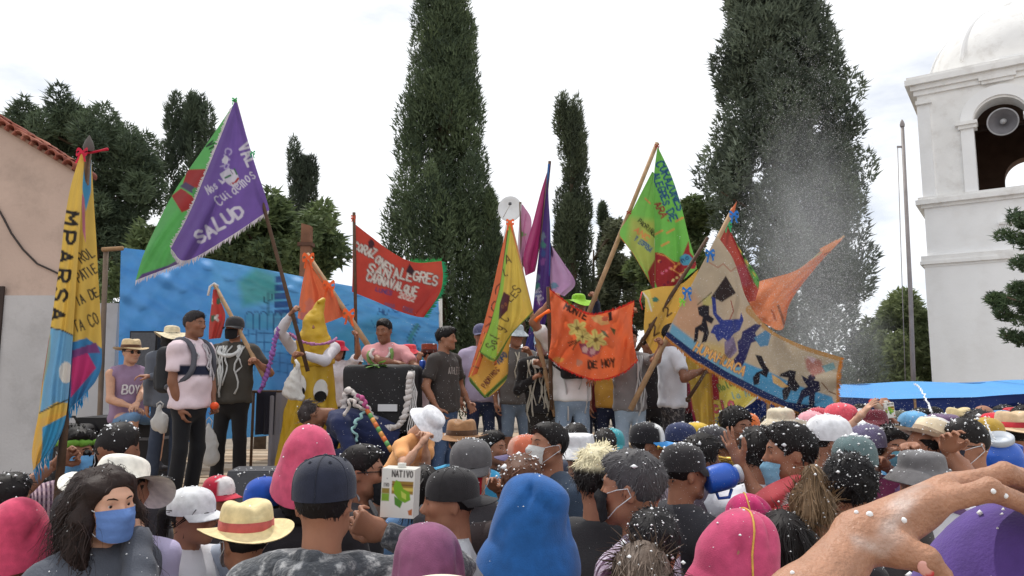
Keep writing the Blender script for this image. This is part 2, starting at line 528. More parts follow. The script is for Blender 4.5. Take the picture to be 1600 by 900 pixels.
# ------------------------------------------------------------------ bell tower
def tower():
    Yc = 20.0
    c0 = W(1449, 400, Yc)
    wd_ = 4.6
    tw = thing('bell_tower', 'white plastered church bell tower with arched belfry and ribbed dome', 'tower', (c0.x, Yc, 0), R(-35))
    zc = lambda py: W(1441, py, Yc).z
    pl = material('white_tower_plaster', lin((246, 246, 246)), 0.9, 0.05, 1.4, 0.3, 18, stain=lin((228, 226, 223)), stain_scale=1.0, stain_amt=0.5)
    pd = material('weathered_tower_plaster', lin((243, 242, 240)), 0.9, 0.07, 2.5, 0.35, 22, stain=lin((200, 194, 188)), stain_scale=2.6, stain_amt=0.5)
    z1, z2, z3 = zc(418), zc(326), zc(150)
    MB().box((-0.08, -0.08, -0.1), (wd_ + .08, wd_ + .08, z1 + .05)).build('shaft', pl, tw)
    MB().box((0.0, 0.0, z1 + .3), (wd_, wd_, z2 + 0.05)).build('middle_stage', pl, tw)
    def cornice(z, steps, nm):
        m = MB()
        for (o, h0, h1) in steps:
            o *= .72
            m.box((-o, -o, z + h0), (wd_ + o, wd_ + o, z + h1))
        m.build(nm, pd, tw)
    cornice(z1, [(.14, .0, .07), (.24, .07, .16), (.20, .16, .305)], 'lower_cornice')
    cornice(z2, [(.10, .0, .09), (.26, .09, .22), (.18, .22, .30)], 'middle_cornice')
    cornice(z3, [(.10, -.02, .12), (.2, .12, .26), (.36, .26, .42), (.30, .42, .50)], 'top_cornice')
    # belfry: arched front and back; sides and ceiling closed to keep the inside dark
    zb = z2 + .30
    sill, spring, aw, th = zb + 0.05, zc(208), 0.62, 0.65
    cx = 1.92
    inn = material('dark_belfry_plaster', lin((112, 88, 74)), .95, .25, 3, .4, 20)  # brownish inner plaster, toned dark so the belfry interior looks shaded
    def arch_wall(M, nm, aw=aw, spring=spring, pd=pd, cx=cx):
        m = MB()
        m.box((0.001, 0, zb), (cx - aw, th, z3 - 0.02), M)
        m.box((cx + aw, 0, zb), (wd_ - .001, th, z3 - 0.02), M)
        N = 20
        A = [(cx - aw * math.cos(math.pi * i / N), spring + aw * math.sin(math.pi * i / N)) for i in range(N + 1)]
        for i in range(N):
            (xa, za), (xb, zb_) = A[i], A[i + 1]
            m.prism([(xa, za), (xb, zb_), (xb, z3 - 0.021), (xa, z3 - 0.021)], 0, th, M)
        return m.build(nm, pd, tw)
    I4 = Matrix.Identity(4)
    arch_wall(I4, 'belfry_front')
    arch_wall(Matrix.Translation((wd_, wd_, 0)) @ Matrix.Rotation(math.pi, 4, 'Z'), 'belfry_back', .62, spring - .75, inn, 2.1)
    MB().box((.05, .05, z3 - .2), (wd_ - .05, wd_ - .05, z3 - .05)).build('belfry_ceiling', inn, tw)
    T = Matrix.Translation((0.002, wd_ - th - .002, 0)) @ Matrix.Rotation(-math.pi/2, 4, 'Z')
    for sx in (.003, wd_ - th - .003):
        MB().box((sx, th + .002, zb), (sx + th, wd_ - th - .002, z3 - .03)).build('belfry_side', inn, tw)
    # pilasters, imposts, arch moulding, small ledges
    for (xa, xb) in ((cx - aw - .30, cx - aw - 0.002), (cx + aw + .002, cx + aw + .30)):
        MB().box((xa, -.07, zb), (xb, -.001, spring - .12)).build('pilaster', pl, tw)
        m = MB(); m.box((xa - .06, -.13, spring - .12), (xb + .08, th * .4, spring - .02)); m.box((xa - .12, -.19, spring - .02), (xb + .10, th * .4, spring + .07))
        m.build('impost', pd, tw)
    m = MB(); N = 20
    for i in range(N):
        t0, t1 = math.pi * i / N, math.pi * (i + 1) / N
        q = []
        for r_, t in ((aw + .004, t0), (aw + .004, t1), (aw + .30, t1), (aw + .30, t0)):
            q.append((cx - r_ * math.cos(t), spring + .07 + r_ * math.sin(t) * (0.98)))
        m.prism(q[::-1], -.06, -.002)
    m.build('arch_moulding', pl, tw)
    m = MB(); m.box((cx - .42, -.16, spring + aw + .50), (cx + .42, -.001, spring + aw + .60)); m.box((cx - .36, -.11, spring + aw + .41), (cx + .36, -.001, spring + aw + .50))
    m.build('keystone_ledge', pd, tw)
    MB().box((-.03, -.12, z3 - .30), (.36, -.001, z3 - .19)).build('corner_ledge', pd, tw)
    MB().box((-.012, -.035, zb), (.30, -.001, z3 - .30)).build('corner_pilaster', pl, tw)
    MB().box((1.7, -.10, zc(362)), (4.2, -.001, zc(362) + .05)).build('relief_ledge', pd, tw)
    br = material('belfry_beam', lin((70, 52, 42)), 0.8, 0.3)
    MB().box((cx - aw - .02, 1.6, spring + .25), (cx + aw + .02, 1.78, spring + .40)).build('bell_beam', br, tw)
    # dome with ribs
    dz = z3 + .50
    rD = 2.14
    prof = [(rD + .04, 0), (rD + .04, .16), (rD, .17)] + [(rD * math.cos(t), .17 + 2.15 * math.sin(t)) for t in np.linspace(0.02, math.pi / 2 * .93, 22)] + [(.22, 2.34), (.24, 2.4), (.20, 2.52), (.1, 2.6), (.01, 2.62)]
    T = Matrix.Translation((wd_ / 2, wd_ / 2, dz))
    MB().lathe(prof, 64, M=T).build('dome', pd, tw, True)
    for k in range(8):
        a = math.pi / 4 * k + .2
        pts = [Vector((rD * 1.005 * math.cos(t) * math.cos(a), rD * 1.005 * math.cos(t) * math.sin(a), .17 + 2.16 * math.sin(t))) for t in np.linspace(.12, 1.42, 18)]
        MB().tube([T @ p for p in pts], .055, 8).build('dome_rib', pl, tw, True)
    # horn loudspeaker hanging in the arch
    hp = W(1567, 190, 19.0)
    hn = thing('horn_loudspeaker', 'round grey horn loudspeaker mounted in the bell tower arch', 'loudspeaker', (0, 0, 0))
    gm = material('grey_horn_metal', lin((176, 176, 178)), 0.45, 0.1, spec=.5)
    dkm = material('dark_horn_inside', lin((120, 118, 122)), 0.5)
    d = (Vector((0, 0, 2)) + Vector((-1.5, 2, -1)) - hp); d.normalize()
    Mh = Matrix.Translation(hp) @ d.to_track_quat('Z', 'Y').to_matrix().to_4x4()
    MB().lathe([(.03, -.55), (.05, -.45), (.10, -.3), (.20, -.12), (.34, 0), (.37, .015), (.37, .03), (.335, .015)], 32, M=Mh).build('bell_mouth', gm, hn, True)
    MB().lathe([(.333, .012), (.24, -.06), (.16, -.14), (.1, -.2), (.0, -.21)], 32, M=Mh).build('throat', dkm, hn, True)
    MB().lathe([(.0, .0), (.05, -.01), (.075, -.05), (.07, -.2)], 20, M=Mh).build('phase_plug', gm, hn, True)
    MB().lathe([(.0, -.75), (.11, -.74), (.12, -.55), (.1, -.45), (.0, -.44)], 20, M=Mh).build('driver', gm, hn, True)
    ia = tw.matrix_basis if False else None
    MB().tube([hp + Vector((.3, .15, .05)), hp + Vector((1.2, .1, .0))], .035, 8).build('bracket', br, hn, True)
tower()

# ------------------------------------------------------------------ flag pole, right of the big tree
fp = thing('metal_flagpole', 'tall bare grey metal flagpole left of the bell tower', 'pole', W(1429, 700, 15.0) * 1)
b0 = W(1429, 700, 15.0); b0.z = 0
fp.location = b0
t0 = W(1410, 198, 15.0)
gm = material('grey_pole_metal', lin((142, 134, 132)), 0.55, 0.25, 4, spec=.5)
MB().tube([(0, 0, -.05), (t0 - b0) * .5 + Vector((0.03, 0, 0)), t0 - b0], [.050, .044, .034], 10).build('pole', gm, fp, True)
MB().lathe([(.045, 0), (.05, .05), (.03, .12), (.0, .17)], 12, M=Matrix.Translation(t0 - b0)).build('finial', gm, fp, True)
MB().box((-.14, -.012, -.46), (-.02, .012, -.42), Matrix.Translation(t0 - b0)).build('pulley', gm, fp)
MB().tube([(-.14, 0, .6), t0 - b0 + Vector((-.13, 0, -.44))], .008, 5).build('halyard', gm, fp, True)
# ------------------------------------------------------------------ trees
LEAFM = material('conifer_foliage', None, 0.75, 0.25, 2.0, transl=0.22)
BARK = material('tree_bark', lin((92, 76, 62)), 0.9, 0.4, 8, 0.7, 20)
def leaves(P, D, Ln, Wd, rng):
    """one slender triangle per leaf spray: base P, direction D"""
    n = len(P)
    D = D / np.linalg.norm(D, axis=1, keepdims=True)
    S = np.cross(D, rng.normal(size=(n, 3)))
    S /= np.linalg.norm(S, axis=1, keepdims=True) + 1e-9
    A = P + S * Wd[:, None]; B = P - S * Wd[:, None]; C = P + D * Ln[:, None]
    V = np.stack([A, B, C], 1).reshape(-1, 3)
    return V, np.arange(3 * n, dtype=np.int32).reshape(-1, 3)
def crown(rng, plumes, nleaf, size, c0, c1, up=0.9, fill=0.35, wratio=.15):
    """plumes: rows (x, y, z, height, radius): flame-shaped clumps; leaves cover each of them"""
    pl = np.array(plumes)
    wgt = pl[:, 3] * pl[:, 4]
    ch = rng.choice(len(pl), nleaf, p=wgt / wgt.sum())
    q = pl[ch]
    t = rng.beta(1.3, 1.5, nleaf)
    prof = np.sin(np.pi * np.clip(t * .86 + .14, 0, 1)) ** .7
    rad = q[:, 4] * prof * np.where(rng.random(nleaf) < fill, rng.random(nleaf) ** .5, rng.uniform(.85, 1.1, nleaf))
    th = rng.uniform(0, 2 * np.pi, nleaf)
    P = np.stack([q[:, 0] + rad * np.cos(th), q[:, 1] + rad * np.sin(th), q[:, 2] + t * q[:, 3]], 1)
    D = np.stack([np.cos(th) * .7, np.sin(th) * .7, np.full(nleaf, up)], 1) + rng.normal(size=(nleaf, 3)) * .4
    Ln = size * rng.uniform(.6, 1.5, nleaf) * np.where(rng.random(nleaf) < .05, 1.6, 1.0); Wd = size * wratio * rng.uniform(.7, 1.3, nleaf)
    V, F = leaves(P, D, Ln, Wd, rng)
    hue = np.clip(rng.normal(.42, .24, len(pl)), 0, 1)[ch] * .65 + rng.random(nleaf) * .35
    c = np.array(lin(c0))[None] * (1 - hue[:, None]) + np.array(lin(c1))[None] * hue[:, None]
    return V, F, np.repeat(c, 3, 0) * 1.45 + .006
def tree(name, label, px, Y, plumes, nleaf, size, c0, c1, seed, trunk_r=.22, group=None, **kw):
    rng = np.random.default_rng(seed)
    b = W(px, 585, Y); b.z = 0
    t = thing(name, label, 'tree', b, 0, group)
    V, F, c = crown(rng, plumes, nleaf, size, c0, c1, **kw)
    obj('crown', V, F, LEAFM, t, c, smooth=False)
    pl = np.array(plumes)
    ht = (pl[:, 2] + pl[:, 3]).max()
    m = MB()
    m.tube([(0, 0, -.1), (.03, 0, ht * .3), (-.03, .02, ht * .6), (0, 0, ht * .85)], [trunk_r, trunk_r * .8, trunk_r * .5, .03], 10)
    for i in range(0, len(pl), max(1, len(pl) // 22)):
        p = pl[i]; z0 = max(.8, p[2] - .3)
        m.tube([(0, 0, min(z0, ht * .8)), (p[0] * .6, p[1] * .6, p[2] + .1), (p[0], p[1], p[2] + p[3] * .5)], [.06, .04, .015], 6)
    m.build('trunk', BARK, t, True)
    return t
def cypress_plumes(rng, ht, rfun, n, ph=(1.4, 2.6), pr=(.28, .5), z0=.4, edge=.78):
    out = []
    for i in range(n):
        z = z0 + (ht - z0) * rng.random() ** .9
        R_ = rfun(z / ht)
        th = rng.uniform(0, 2 * math.pi)
        h = rng.uniform(*ph) * (0.6 + .5 * (1 - z / ht)); r_ = rng.uniform(*pr) * min(1, .35 + R_ * .6)
        d = max(0, R_ - r_) * (edge + (1 - edge) * rng.random()) if rng.random() < .8 else R_ * .5 * rng.random()
        z = min(z, ht - h * .9)
        out.append((d * math.cos(th), d * math.sin(th), z, h, r_))
    return out
def mpx(px, Y): return px * Y / FOC
def zat(px, py, Y): return W(px, py, Y).z
rng = np.random.default_rng(21)
def prof(pts):
    xs, ys = zip(*pts)
    return lambda t: float(np.interp(t, xs, ys))
DK0, DK1 = (44, 56, 46), (98, 112, 78)
# tall cypress left of centre
Y = 25.0; ht = zat(682, -60, Y)
P = cypress_plumes(rng, ht, prof([(0, 1.6), (.25, 2.15), (.42, 2.0), (.55, 1.7), (.68, 1.45), (.78, 1.28), (.86, 1.12), (.93, .95), (1, .3)]), 240, (1.4, 2.9), (.3, .55))
tree('cypress_tree', 'tall broad dark green cypress rising behind the red flag', 686, Y, P, 112000, .17, DK0, DK1, 1, .3)
# narrower companion with a forked top
Y = 27.0; ht = zat(898, 172, Y)
P = cypress_plumes(rng, ht, prof([(0, .95), (.4, .88), (.6, .78), (.8, .58), (.92, .38), (1, .15)]), 90, (1.3, 2.4), (.22, .38))
for q in range(8): P.append((-.36 + rng.normal() * .08, rng.normal() * .1, zat(884, 225, Y) + q * .16, 1.0, .17))
P += [(.2, 0, zat(905, 200, Y), 1.3, .2), (.3, .1, zat(905, 240, Y), 1.5, .25)]
tree('cypress_tree', 'slim dark cypress with a forked tip behind the purple flag', 897, Y, P, 50000, .155, (48, 55, 46), (100, 110, 82), 2, .2)
# small cypress to its right
Y = 30.0; ht = zat(945, 318, Y)
P = cypress_plumes(rng, ht, prof([(0, .5), (.5, .45), (.85, .3), (1, .1)]), 34, (1.2, 2.0), (.2, .32))
tree('cypress_tree', 'small thin cypress between the slim cypress and the green flag', 946, Y, P, 20000, .15, (40, 48, 40), (80, 92, 70), 3, .15)
# small one at the right foot of the tall cypress
Y = 24.0; ht = zat(768, 300, Y)
P = cypress_plumes(rng, ht, prof([(0, .8), (.5, .6), (.85, .35), (1, .1)]), 40, (1.2, 2.0), (.25, .4))
tree('cypress_tree', 'low cypress at the foot of the tall broad cypress', 764, Y, P, 26000, .15, DK0, DK1, 4, .15)
# big ragged conifer on the right
Y = 21.0; ht = zat(1225, -45, Y)
P = cypress_plumes(rng, ht, prof([(0, 2.4), (.2, 2.6), (.4, 2.6), (.6, 2.4), (.7, 2.05), (.8, 1.85), (.93, 1.4), (1, .6)]), 330, (.8, 1.8), (.28, .58), edge=.62)
for (x, y) in ((1130, 95), (1140, 75), (1138, 125), (1112, 262), (1118, 290), (1116, 250), (1300, 95), (1310, 60), (1340, 225), (1348, 262), (1342, 300), (1350, 350), (1330, 190), (1318, 140)):
    w_ = W(x, y, Y); x0 = w_.x - W(1232, 585, Y).x
    for q in (1.0, .8, .6): P.append((x0 * q, rng.normal() * .4, w_.z - .6 + .1 * rng.normal(), 1.1, .32))
tree('conifer_tree', 'huge ragged conifer veiled by foam spray left of the bell tower', 1232, Y, P, 120000, .17, (48, 56, 50), (106, 116, 96), 5, .35, up=.55, fill=.35, wratio=.17)
# left group: spreading conifer, twin cypress, single
Y = 21.0
def spread(px_list, Yc, base_px, seed):
    r_ = np.random.default_rng(seed); out = []
    bx = W(base_px, 585, Yc).x
    for (x, y, w_, h_) in px_list:
        p = W(x, y, Yc)
        for _ in range(7):
            out.append((p.x - bx + r_.normal() * mpx(w_, Yc) * .4, r_.normal() * .6, p.z + r_.normal() * mpx(h_, Yc) * .35 - .3, r_.uniform(.6, 1.1), r_.uniform(.22, .42)))
    return out
P = spread([(60, 205, 30, 25), (100, 190, 35, 25), (140, 200, 40, 30), (120, 235, 50, 30), (165, 225, 35, 40), (195, 235, 25, 40), (90, 225, 35, 25), (185, 280, 35, 50), (150, 290, 40, 50), (120, 300, 40, 60),
            (200, 340, 30, 50), (160, 350, 40, 50), (110, 370, 40, 50), (190, 400, 40, 50), (140, 420, 50, 40), (215, 440, 40, 40), (90, 440, 40, 40), (220, 260, 12, 25), (215, 300, 15, 40)], Y, 140, 5)
tree('conifer_tree', 'spreading dark conifer behind the pink house roof', 140, Y, P, 54000, .165, (46, 58, 48), (98, 112, 84), 6, .3, up=.35)
Y = 24.0; ht = zat(283, 155, Y)
P = cypress_plumes(rng, zat(283, 152, Y), prof([(0, 1.0), (.5, .85), (.7, .6), (.9, .42), (1, .12)]), 70, (1.2, 2.2), (.2, .36))
ox = mpx(-28, Y)
P += [(ox + .2 * rng.normal(), .2 * rng.normal(), zat(258, yy, Y), 1.3, .26) for yy in (200, 215, 240, 260, 280, 300, 330)]
P += [(-ox * .85 + .1 * rng.normal(), .2 * rng.normal(), zat(305, yy, Y), 1.2, .24) for yy in (215, 240, 260, 285, 320)]
tree('cypress_tree', 'three-pronged cypress behind the green side of the purple flag', 281, Y, P, 42000, .165, (44, 54, 46), (92, 104, 82), 7, .2)
Y = 28.0
P = cypress_plumes(rng, zat(460, 245, Y), prof([(0, .9), (.5, .75), (.8, .5), (.93, .3), (1, .1)]), 60, (1.1, 2.0), (.2, .36))
P += [(mpx(-16, Y) + .1 * rng.normal(), 0, zat(448, yy, Y), 1.1, .2) for yy in (255, 275, 300, 320)] + [(mpx(12, Y), 0, zat(476, yy, Y), 1.1, .25) for yy in (285, 300, 325)]
tree('cypress_tree', 'short twin-tipped cypress behind the wooden post', 463, Y, P, 36000, .16, (46, 52, 46), (84, 96, 78), 8, .2)
# looser broadleaf-looking trees
def loose(label, pts, Y, base, n, c0, c1, seed, size=.17):
    return tree('leafy_tree', label, base, Y, spread(pts, Y, base, seed), n, size, c0, c1, seed, .16, up=.15, fill=.6, wratio=.30)
loose('loose green tree behind the blue painted backdrop', [(400, 360, 25, 20), (430, 340, 25, 25), (380, 400, 30, 25), (440, 390, 35, 30), (490, 370, 30, 30), (505, 400, 25, 30), (410, 420, 40, 20), (470, 430, 40, 20), (360, 390, 20, 20), (330, 400, 25, 20), (340, 430, 25, 20), (250, 390, 30, 30), (290, 400, 30, 30), (255, 440, 40, 30), (200, 470, 40, 40), (310, 360, 25, 25)], 19, 410, 30000, (52, 66, 44), (116, 130, 84), 31)
loose('loose green tree between the green flag and the huge conifer', [(1060, 350, 25, 20), (1085, 330, 20, 20), (1070, 380, 30, 30), (1095, 370, 20, 40), (1050, 410, 30, 30), (1090, 420, 30, 30), (1010, 420, 25, 25), (1040, 460, 40, 30)], 26, 1060, 22000, (60, 74, 48), (124, 138, 88), 32)
loose('low grey-green tree behind the green flag pole', [(960, 370, 18, 25), (960, 430, 25, 25), (990, 440, 25, 25), (950, 470, 30, 25), (985, 480, 30, 25), (940, 510, 30, 25), (1010, 490, 30, 30), (900, 500, 30, 30), (860, 505, 30, 30), (810, 515, 30, 30), (760, 520, 30, 30), (720, 530, 30, 30)], 29, 930, 26000, (62, 68, 54), (120, 124, 96), 33)
loose('light green tree at the foot of the bell tower', [(1400, 500, 20, 18), (1420, 495, 18, 15), (1395, 530, 25, 25), (1430, 525, 18, 25), (1440, 555, 15, 25), (1405, 565, 30, 25), (1380, 550, 20, 30), (1390, 600, 25, 30), (1430, 600, 25, 30)], 24, 1410, 24000, (74, 88, 62), (140, 150, 108), 34)
# conifer whose branch tips reach in at the right edge
def branch_tree():
    Y = 9.5; base = 1690
    r_ = np.random.default_rng(9)
    b = W(base, 585, Y); b.z = 0
    t = thing('pine_tree', 'pine whose dark branch tips reach across the white tower wall', 'tree', b)
    tips = [(1572, 345, 40), (1580, 372, 35), (1585, 415, 30), (1568, 465, 45), (1572, 490, 40), (1585, 455, 40), (1590, 528, 25), (1575, 470, 40), (1600, 350, 50), (1610, 480, 50), (1620, 420, 50), (1615, 530, 40), (1640, 380, 60), (1640, 450, 60), (1650, 300, 50), (1660, 520, 60)]
    pl = []; m = MB()
    m.tube([(0, 0, -.1), (0, 0, 3), (.02, 0, 6.2)], [.16, .12, .03], 10)
    for (x, y, s) in tips:
        p = W(x, y, Y) - b + Vector((0, r_.normal() * .2, 0))
        m.tube([(0, 0, max(.8, p.z - .35)), p * .5 + Vector((0, 0, p.z * .5 - .12)), p + Vector((-.0, 0, .05))], [.04, .025, .008], 6)
        for k in range(9):
            f = r_.uniform(-.02, .5)
            q = p * (1 - f) + Vector((0, 0, max(.8, p.z - .2))) * f
            pl.append((q.x + r_.normal() * .04, q.y + r_.normal() * .06, q.z - .03 + r_.normal() * .03, .16, .075))
    V, F, c = crown(r_, pl, 26000, .055, (36, 52, 40), (92, 110, 74), up=.3, fill=.5, wratio=.16)
    obj('crown', V, F, LEAFM, t, c, smooth=False)
    m.build('trunk', BARK, t, True)
branch_tree()
# ------------------------------------------------------------------ hand-lettering: a stroke font on a 4 x 6 grid (y down)
GL = {
'A': '0 6 2 0 4 6;.8 4 3.2 4', 'B': '0 0 0 6 2.8 6 4 5.2 4 3.8 2.5 3 0 3;2.5 3 3.5 2 3.5 .8 2.5 0 0 0', 'C': '4 1 2.8 0 1.2 0 0 1.4 0 4.6 1.2 6 2.8 6 4 5',
'D': '0 0 0 6 2 6 4 4.5 4 1.5 2 0 0 0', 'E': '4 0 0 0 0 6 4 6;0 3 3 3', 'F': '4 0 0 0 0 6;0 3 3 3', 'G': '4 1 2.8 0 1.2 0 0 1.4 0 4.6 1.2 6 2.8 6 4 4.8 4 3.4 2.4 3.4',
'H': '0 0 0 6;4 0 4 6;0 3 4 3', 'I': '2 0 2 6', 'J': '3 0 3 5 2 6 .5 5.4', 'K': '0 0 0 6;4 0 0 3.4;1.4 2.6 4 6', 'L': '0 0 0 6 3.6 6', 'M': '0 6 0 0 2 3.4 4 0 4 6',
'N': '0 6 0 0 4 6 4 0', 'O': '2 0 .6 .8 0 3 .6 5.2 2 6 3.4 5.2 4 3 3.4 .8 2 0', 'P': '0 6 0 0 2.8 0 4 1 4 2.4 2.8 3.3 0 3.3', 'Q': '2 0 .6 .8 0 3 .6 5.2 2 6 3.4 5.2 4 3 3.4 .8 2 0;2.4 4.4 4.2 6.6',
'R': '0 6 0 0 2.8 0 4 1 4 2.2 2.8 3.1 0 3.1;2 3.1 4 6', 'S': '3.8 1 2.6 0 1.2 0 .1 1.2 .6 2.6 3.4 3.6 3.9 4.8 2.8 6 1.2 6 0 5', 'T': '0 0 4 0;2 0 2 6', 'U': '0 0 0 4.8 1.2 6 2.8 6 4 4.8 4 0',
'V': '0 0 2 6 4 0', 'W': '0 0 1 6 2 2.4 3 6 4 0', 'X': '0 0 4 6;4 0 0 6', 'Y': '0 0 2 3 4 0;2 3 2 6', 'Z': '0 0 4 0 0 6 4 6',
'0': '2 0 .6 .8 0 3 .6 5.2 2 6 3.4 5.2 4 3 3.4 .8 2 0', '2': '.2 1.4 1.2 0 2.8 0 3.8 1.2 3.6 2.6 0 6 4 6', '1': '1 1 2 0 2 6', ',': '1.5 5 1.5 6 1 7', '.': '1.8 5.7 2 6', '-': '1 3 3 3', '"': '1 0 1 1.4;2.6 0 2.6 1.4',
'a': '3.6 3 2 2.2 .5 3.4 .5 5 1.8 6 3.4 5 3.6 2.4 3.6 5 4.4 6', 'c': '3.6 3 2 2.2 .4 3.4 .4 5 2 6 3.8 5.2', 'd': '3.6 3 2 2.2 .5 3.4 .5 5 1.8 6 3.4 5 3.6 -1 3.6 5 4.4 6', 'e': '.5 4.2 3.5 4 3 2.6 1.8 2.2 .5 3.4 .6 5 2 6 3.8 5.2',
'g': '3.6 3 2 2.2 .5 3.4 .5 5 1.8 6 3.4 5 3.6 2.4 3.6 7 2 8.4 .6 7.6', 'i': '1.6 2.4 1.6 5.4 2.4 6;1.6 .8 1.7 1', 'l': '1.4 -.6 1.4 5.2 2.4 6', 'm': '0 6 0 2.4 1.2 2.2 1.9 3 1.9 6 1.9 3 3.2 2.2 4 3 4 6', 'n': '.4 6 .4 2.4 2.2 2.2 3.4 3.2 3.4 6',
'o': '2 2.2 .6 3 .5 5 2 6 3.5 5 3.4 3 2 2.2', 'r': '.6 6 .6 2.4 .8 3 2.2 2.2 3.4 2.6', 's': '3.2 2.8 2 2.2 .7 3 1.2 3.9 3 4.4 3.3 5.3 2 6 .5 5.4', 't': '1.6 .4 1.6 5.2 2.6 6;.2 2.2 3 2.2', 'u': '.4 2.4 .4 5 1.6 6 3.3 5 3.4 2.4 3.5 5.4 4.2 6', 'y': '.4 2.4 .6 4.4 1.8 5.2 3.4 4.2;3.4 2.4 3.3 6.8 2 8.2 .5 7.4',
}
GLP = {k: [np.array([float(x) for x in s.split()]).reshape(-1, 2) / np.array([4, 6]) for s in v.split(';')] for k, v in GL.items()}

class Paint:
    """colours painted onto the vertices of a cloth; P = design coordinates (same unit as the flag's outline)"""
    def __init__(s, P, base, seed=0):
        s.P = np.asarray(P, dtype=np.float64)
        s.C = np.tile(np.array(lin(base)), (len(P), 1))
        s.rng = np.random.default_rng(seed)
        s.soft = 0.55
    def put(s, a, color, idx=None):
        c = np.array(lin(color))
        if idx is None: s.C = s.C * (1 - a[:, None]) + c * a[:, None]
        else: s.C[idx] = s.C[idx] * (1 - a[:, None]) + c * a[:, None]
    def near(s, lo, hi): return np.nonzero(((s.P > lo) & (s.P < hi)).all(1))[0]
    def stroke(s, pts, w, color):
        pts = np.asarray(pts, dtype=float)
        ix = s.near(pts.min(0) - w - 1.5, pts.max(0) + w + 1.5)
        if not len(ix): return s
        Q = s.P[ix]; d = np.full(len(ix), 1e9)
        for a, b in zip(pts[:-1], pts[1:]):
            ab = b - a; t = np.clip(((Q - a) @ ab) / max(ab @ ab, 1e-9), 0, 1)
            d = np.minimum(d, np.hypot(*(Q - a - t[:, None] * ab).T))
        s.put(np.clip((w / 2 + s.soft - d) / (2 * s.soft), 0, 1), color, ix)
        return s
    def poly(s, pts, color, op=1.0, soft=None):
        pts = np.asarray(pts, dtype=float); so = soft or s.soft
        ix = s.near(pts.min(0) - 2 - so, pts.max(0) + 2 + so)
        if not len(ix): return s
        Q = s.P[ix]; d = np.full(len(ix), 1e9); ins = np.zeros(len(ix), bool)
        for a, b in zip(pts, np.roll(pts, -1, 0)):
            ab = b - a; t = np.clip(((Q - a) @ ab) / max(ab @ ab, 1e-9), 0, 1)
            d = np.minimum(d, np.hypot(*(Q - a - t[:, None] * ab).T))
            cr = (a[1] > Q[:, 1]) != (b[1] > Q[:, 1])
            if abs(b[1] - a[1]) > 1e-9:
                ins ^= cr & (Q[:, 0] < (b[0] - a[0]) * (Q[:, 1] - a[1]) / (b[1] - a[1]) + a[0])
        sd = np.where(ins, -d, d)
        s.put(np.clip((so - sd) / (2 * so), 0, 1) * op, color, ix)
        return s
    def blob(s, c, r, color, wob=.18, n=18, ang=0.0, seed=None):
        r = (r, r) if not hasattr(r, '__len__') else r
        t = np.linspace(0, 2 * np.pi, n, endpoint=False)
        k = 1 + wob * (s.rng.random(n) - .5) * 2
        x, y = r[0] * k * np.cos(t), r[1] * k * np.sin(t)
        ca, sa = math.cos(ang), math.sin(ang)
        return s.poly(np.stack([c[0] + x * ca - y * sa, c[1] + x * sa + y * ca], 1), color)
    def text(s, txt, a, b, h, color, w=1.5, outline=None, ow=0.0, jit=.08, slant=0.0, bend=0.0):
        """letters set along the line a -> b, letter height h, stroke width w"""
        a, b = np.array(a, float), np.array(b, float)
        L_ = np.hypot(*(b - a)); d = (b - a) / L_; nrm = np.array([-d[1], d[0]])
        n = len(txt); adv = L_ / n
        for ph in ([(outline, w + ow)] if outline else []) + [(color, w)]:
            r_ = np.random.default_rng(len(txt) * 7 + int(h))
            for i, ch in enumerate(txt):
                j = r_.normal(size=4) * jit
                if ch == ' ' or ch not in GLP: continue
                hh = h * (1 + j[0]); ww = adv * .72
                q = (i + .5) / n
                o = a + d * (adv * i + adv * .12) + nrm * (h * j[1] * .6 + bend * 4 * q * (1 - q))
                an = j[2] * .8
                for g_ in GLP[ch]:
                    x = (g_[:, 0] - .5) * ww + (0.5 - g_[:, 1]) * hh * slant; y = (g_[:, 1] - 1) * hh
                    x, y = x * math.cos(an) - y * math.sin(an) + ww * .5, x * math.sin(an) + y * math.cos(an)
                    s.stroke(o + x[:, None] * d + y[:, None] * nrm, ph[1], ph[0])
        return s

def catmull(A, m):
    """resample rows of A (n, ...) to m samples with a Catmull-Rom spline"""
    A = np.asarray(A, dtype=float); n = len(A)
    if n == 2:
        t = np.linspace(0, 1, m).reshape(-1, *([1] * (A.ndim - 1)))
        return A[0] * (1 - t) + A[1] * t
    Pd = np.concatenate([[2 * A[0] - A[1]], A, [2 * A[-1] - A[-2]]])
    u = np.linspace(0, n - 1, m); i = np.minimum(u.astype(int), n - 2); t = (u - i).reshape(-1, *([1] * (A.ndim - 1)))
    p0, p1, p2, p3 = Pd[i], Pd[i + 1], Pd[i + 2], Pd[i + 3]
    return .5 * (2 * p1 + (p2 - p0) * t + (2 * p0 - 5 * p1 + 4 * p2 - p3) * t ** 2 + (3 * p1 - p0 - 3 * p2 + p3) * t ** 3)
def Wn(px, py, Y):
    a, b = (px - 800.0) / FOC, (450.0 - py) / FOC
    k = Y / (CP - b * SP)
    return np.stack([a * k, Y + 0 * k, CAM_Z + (SP + b * CP) * k], -1)
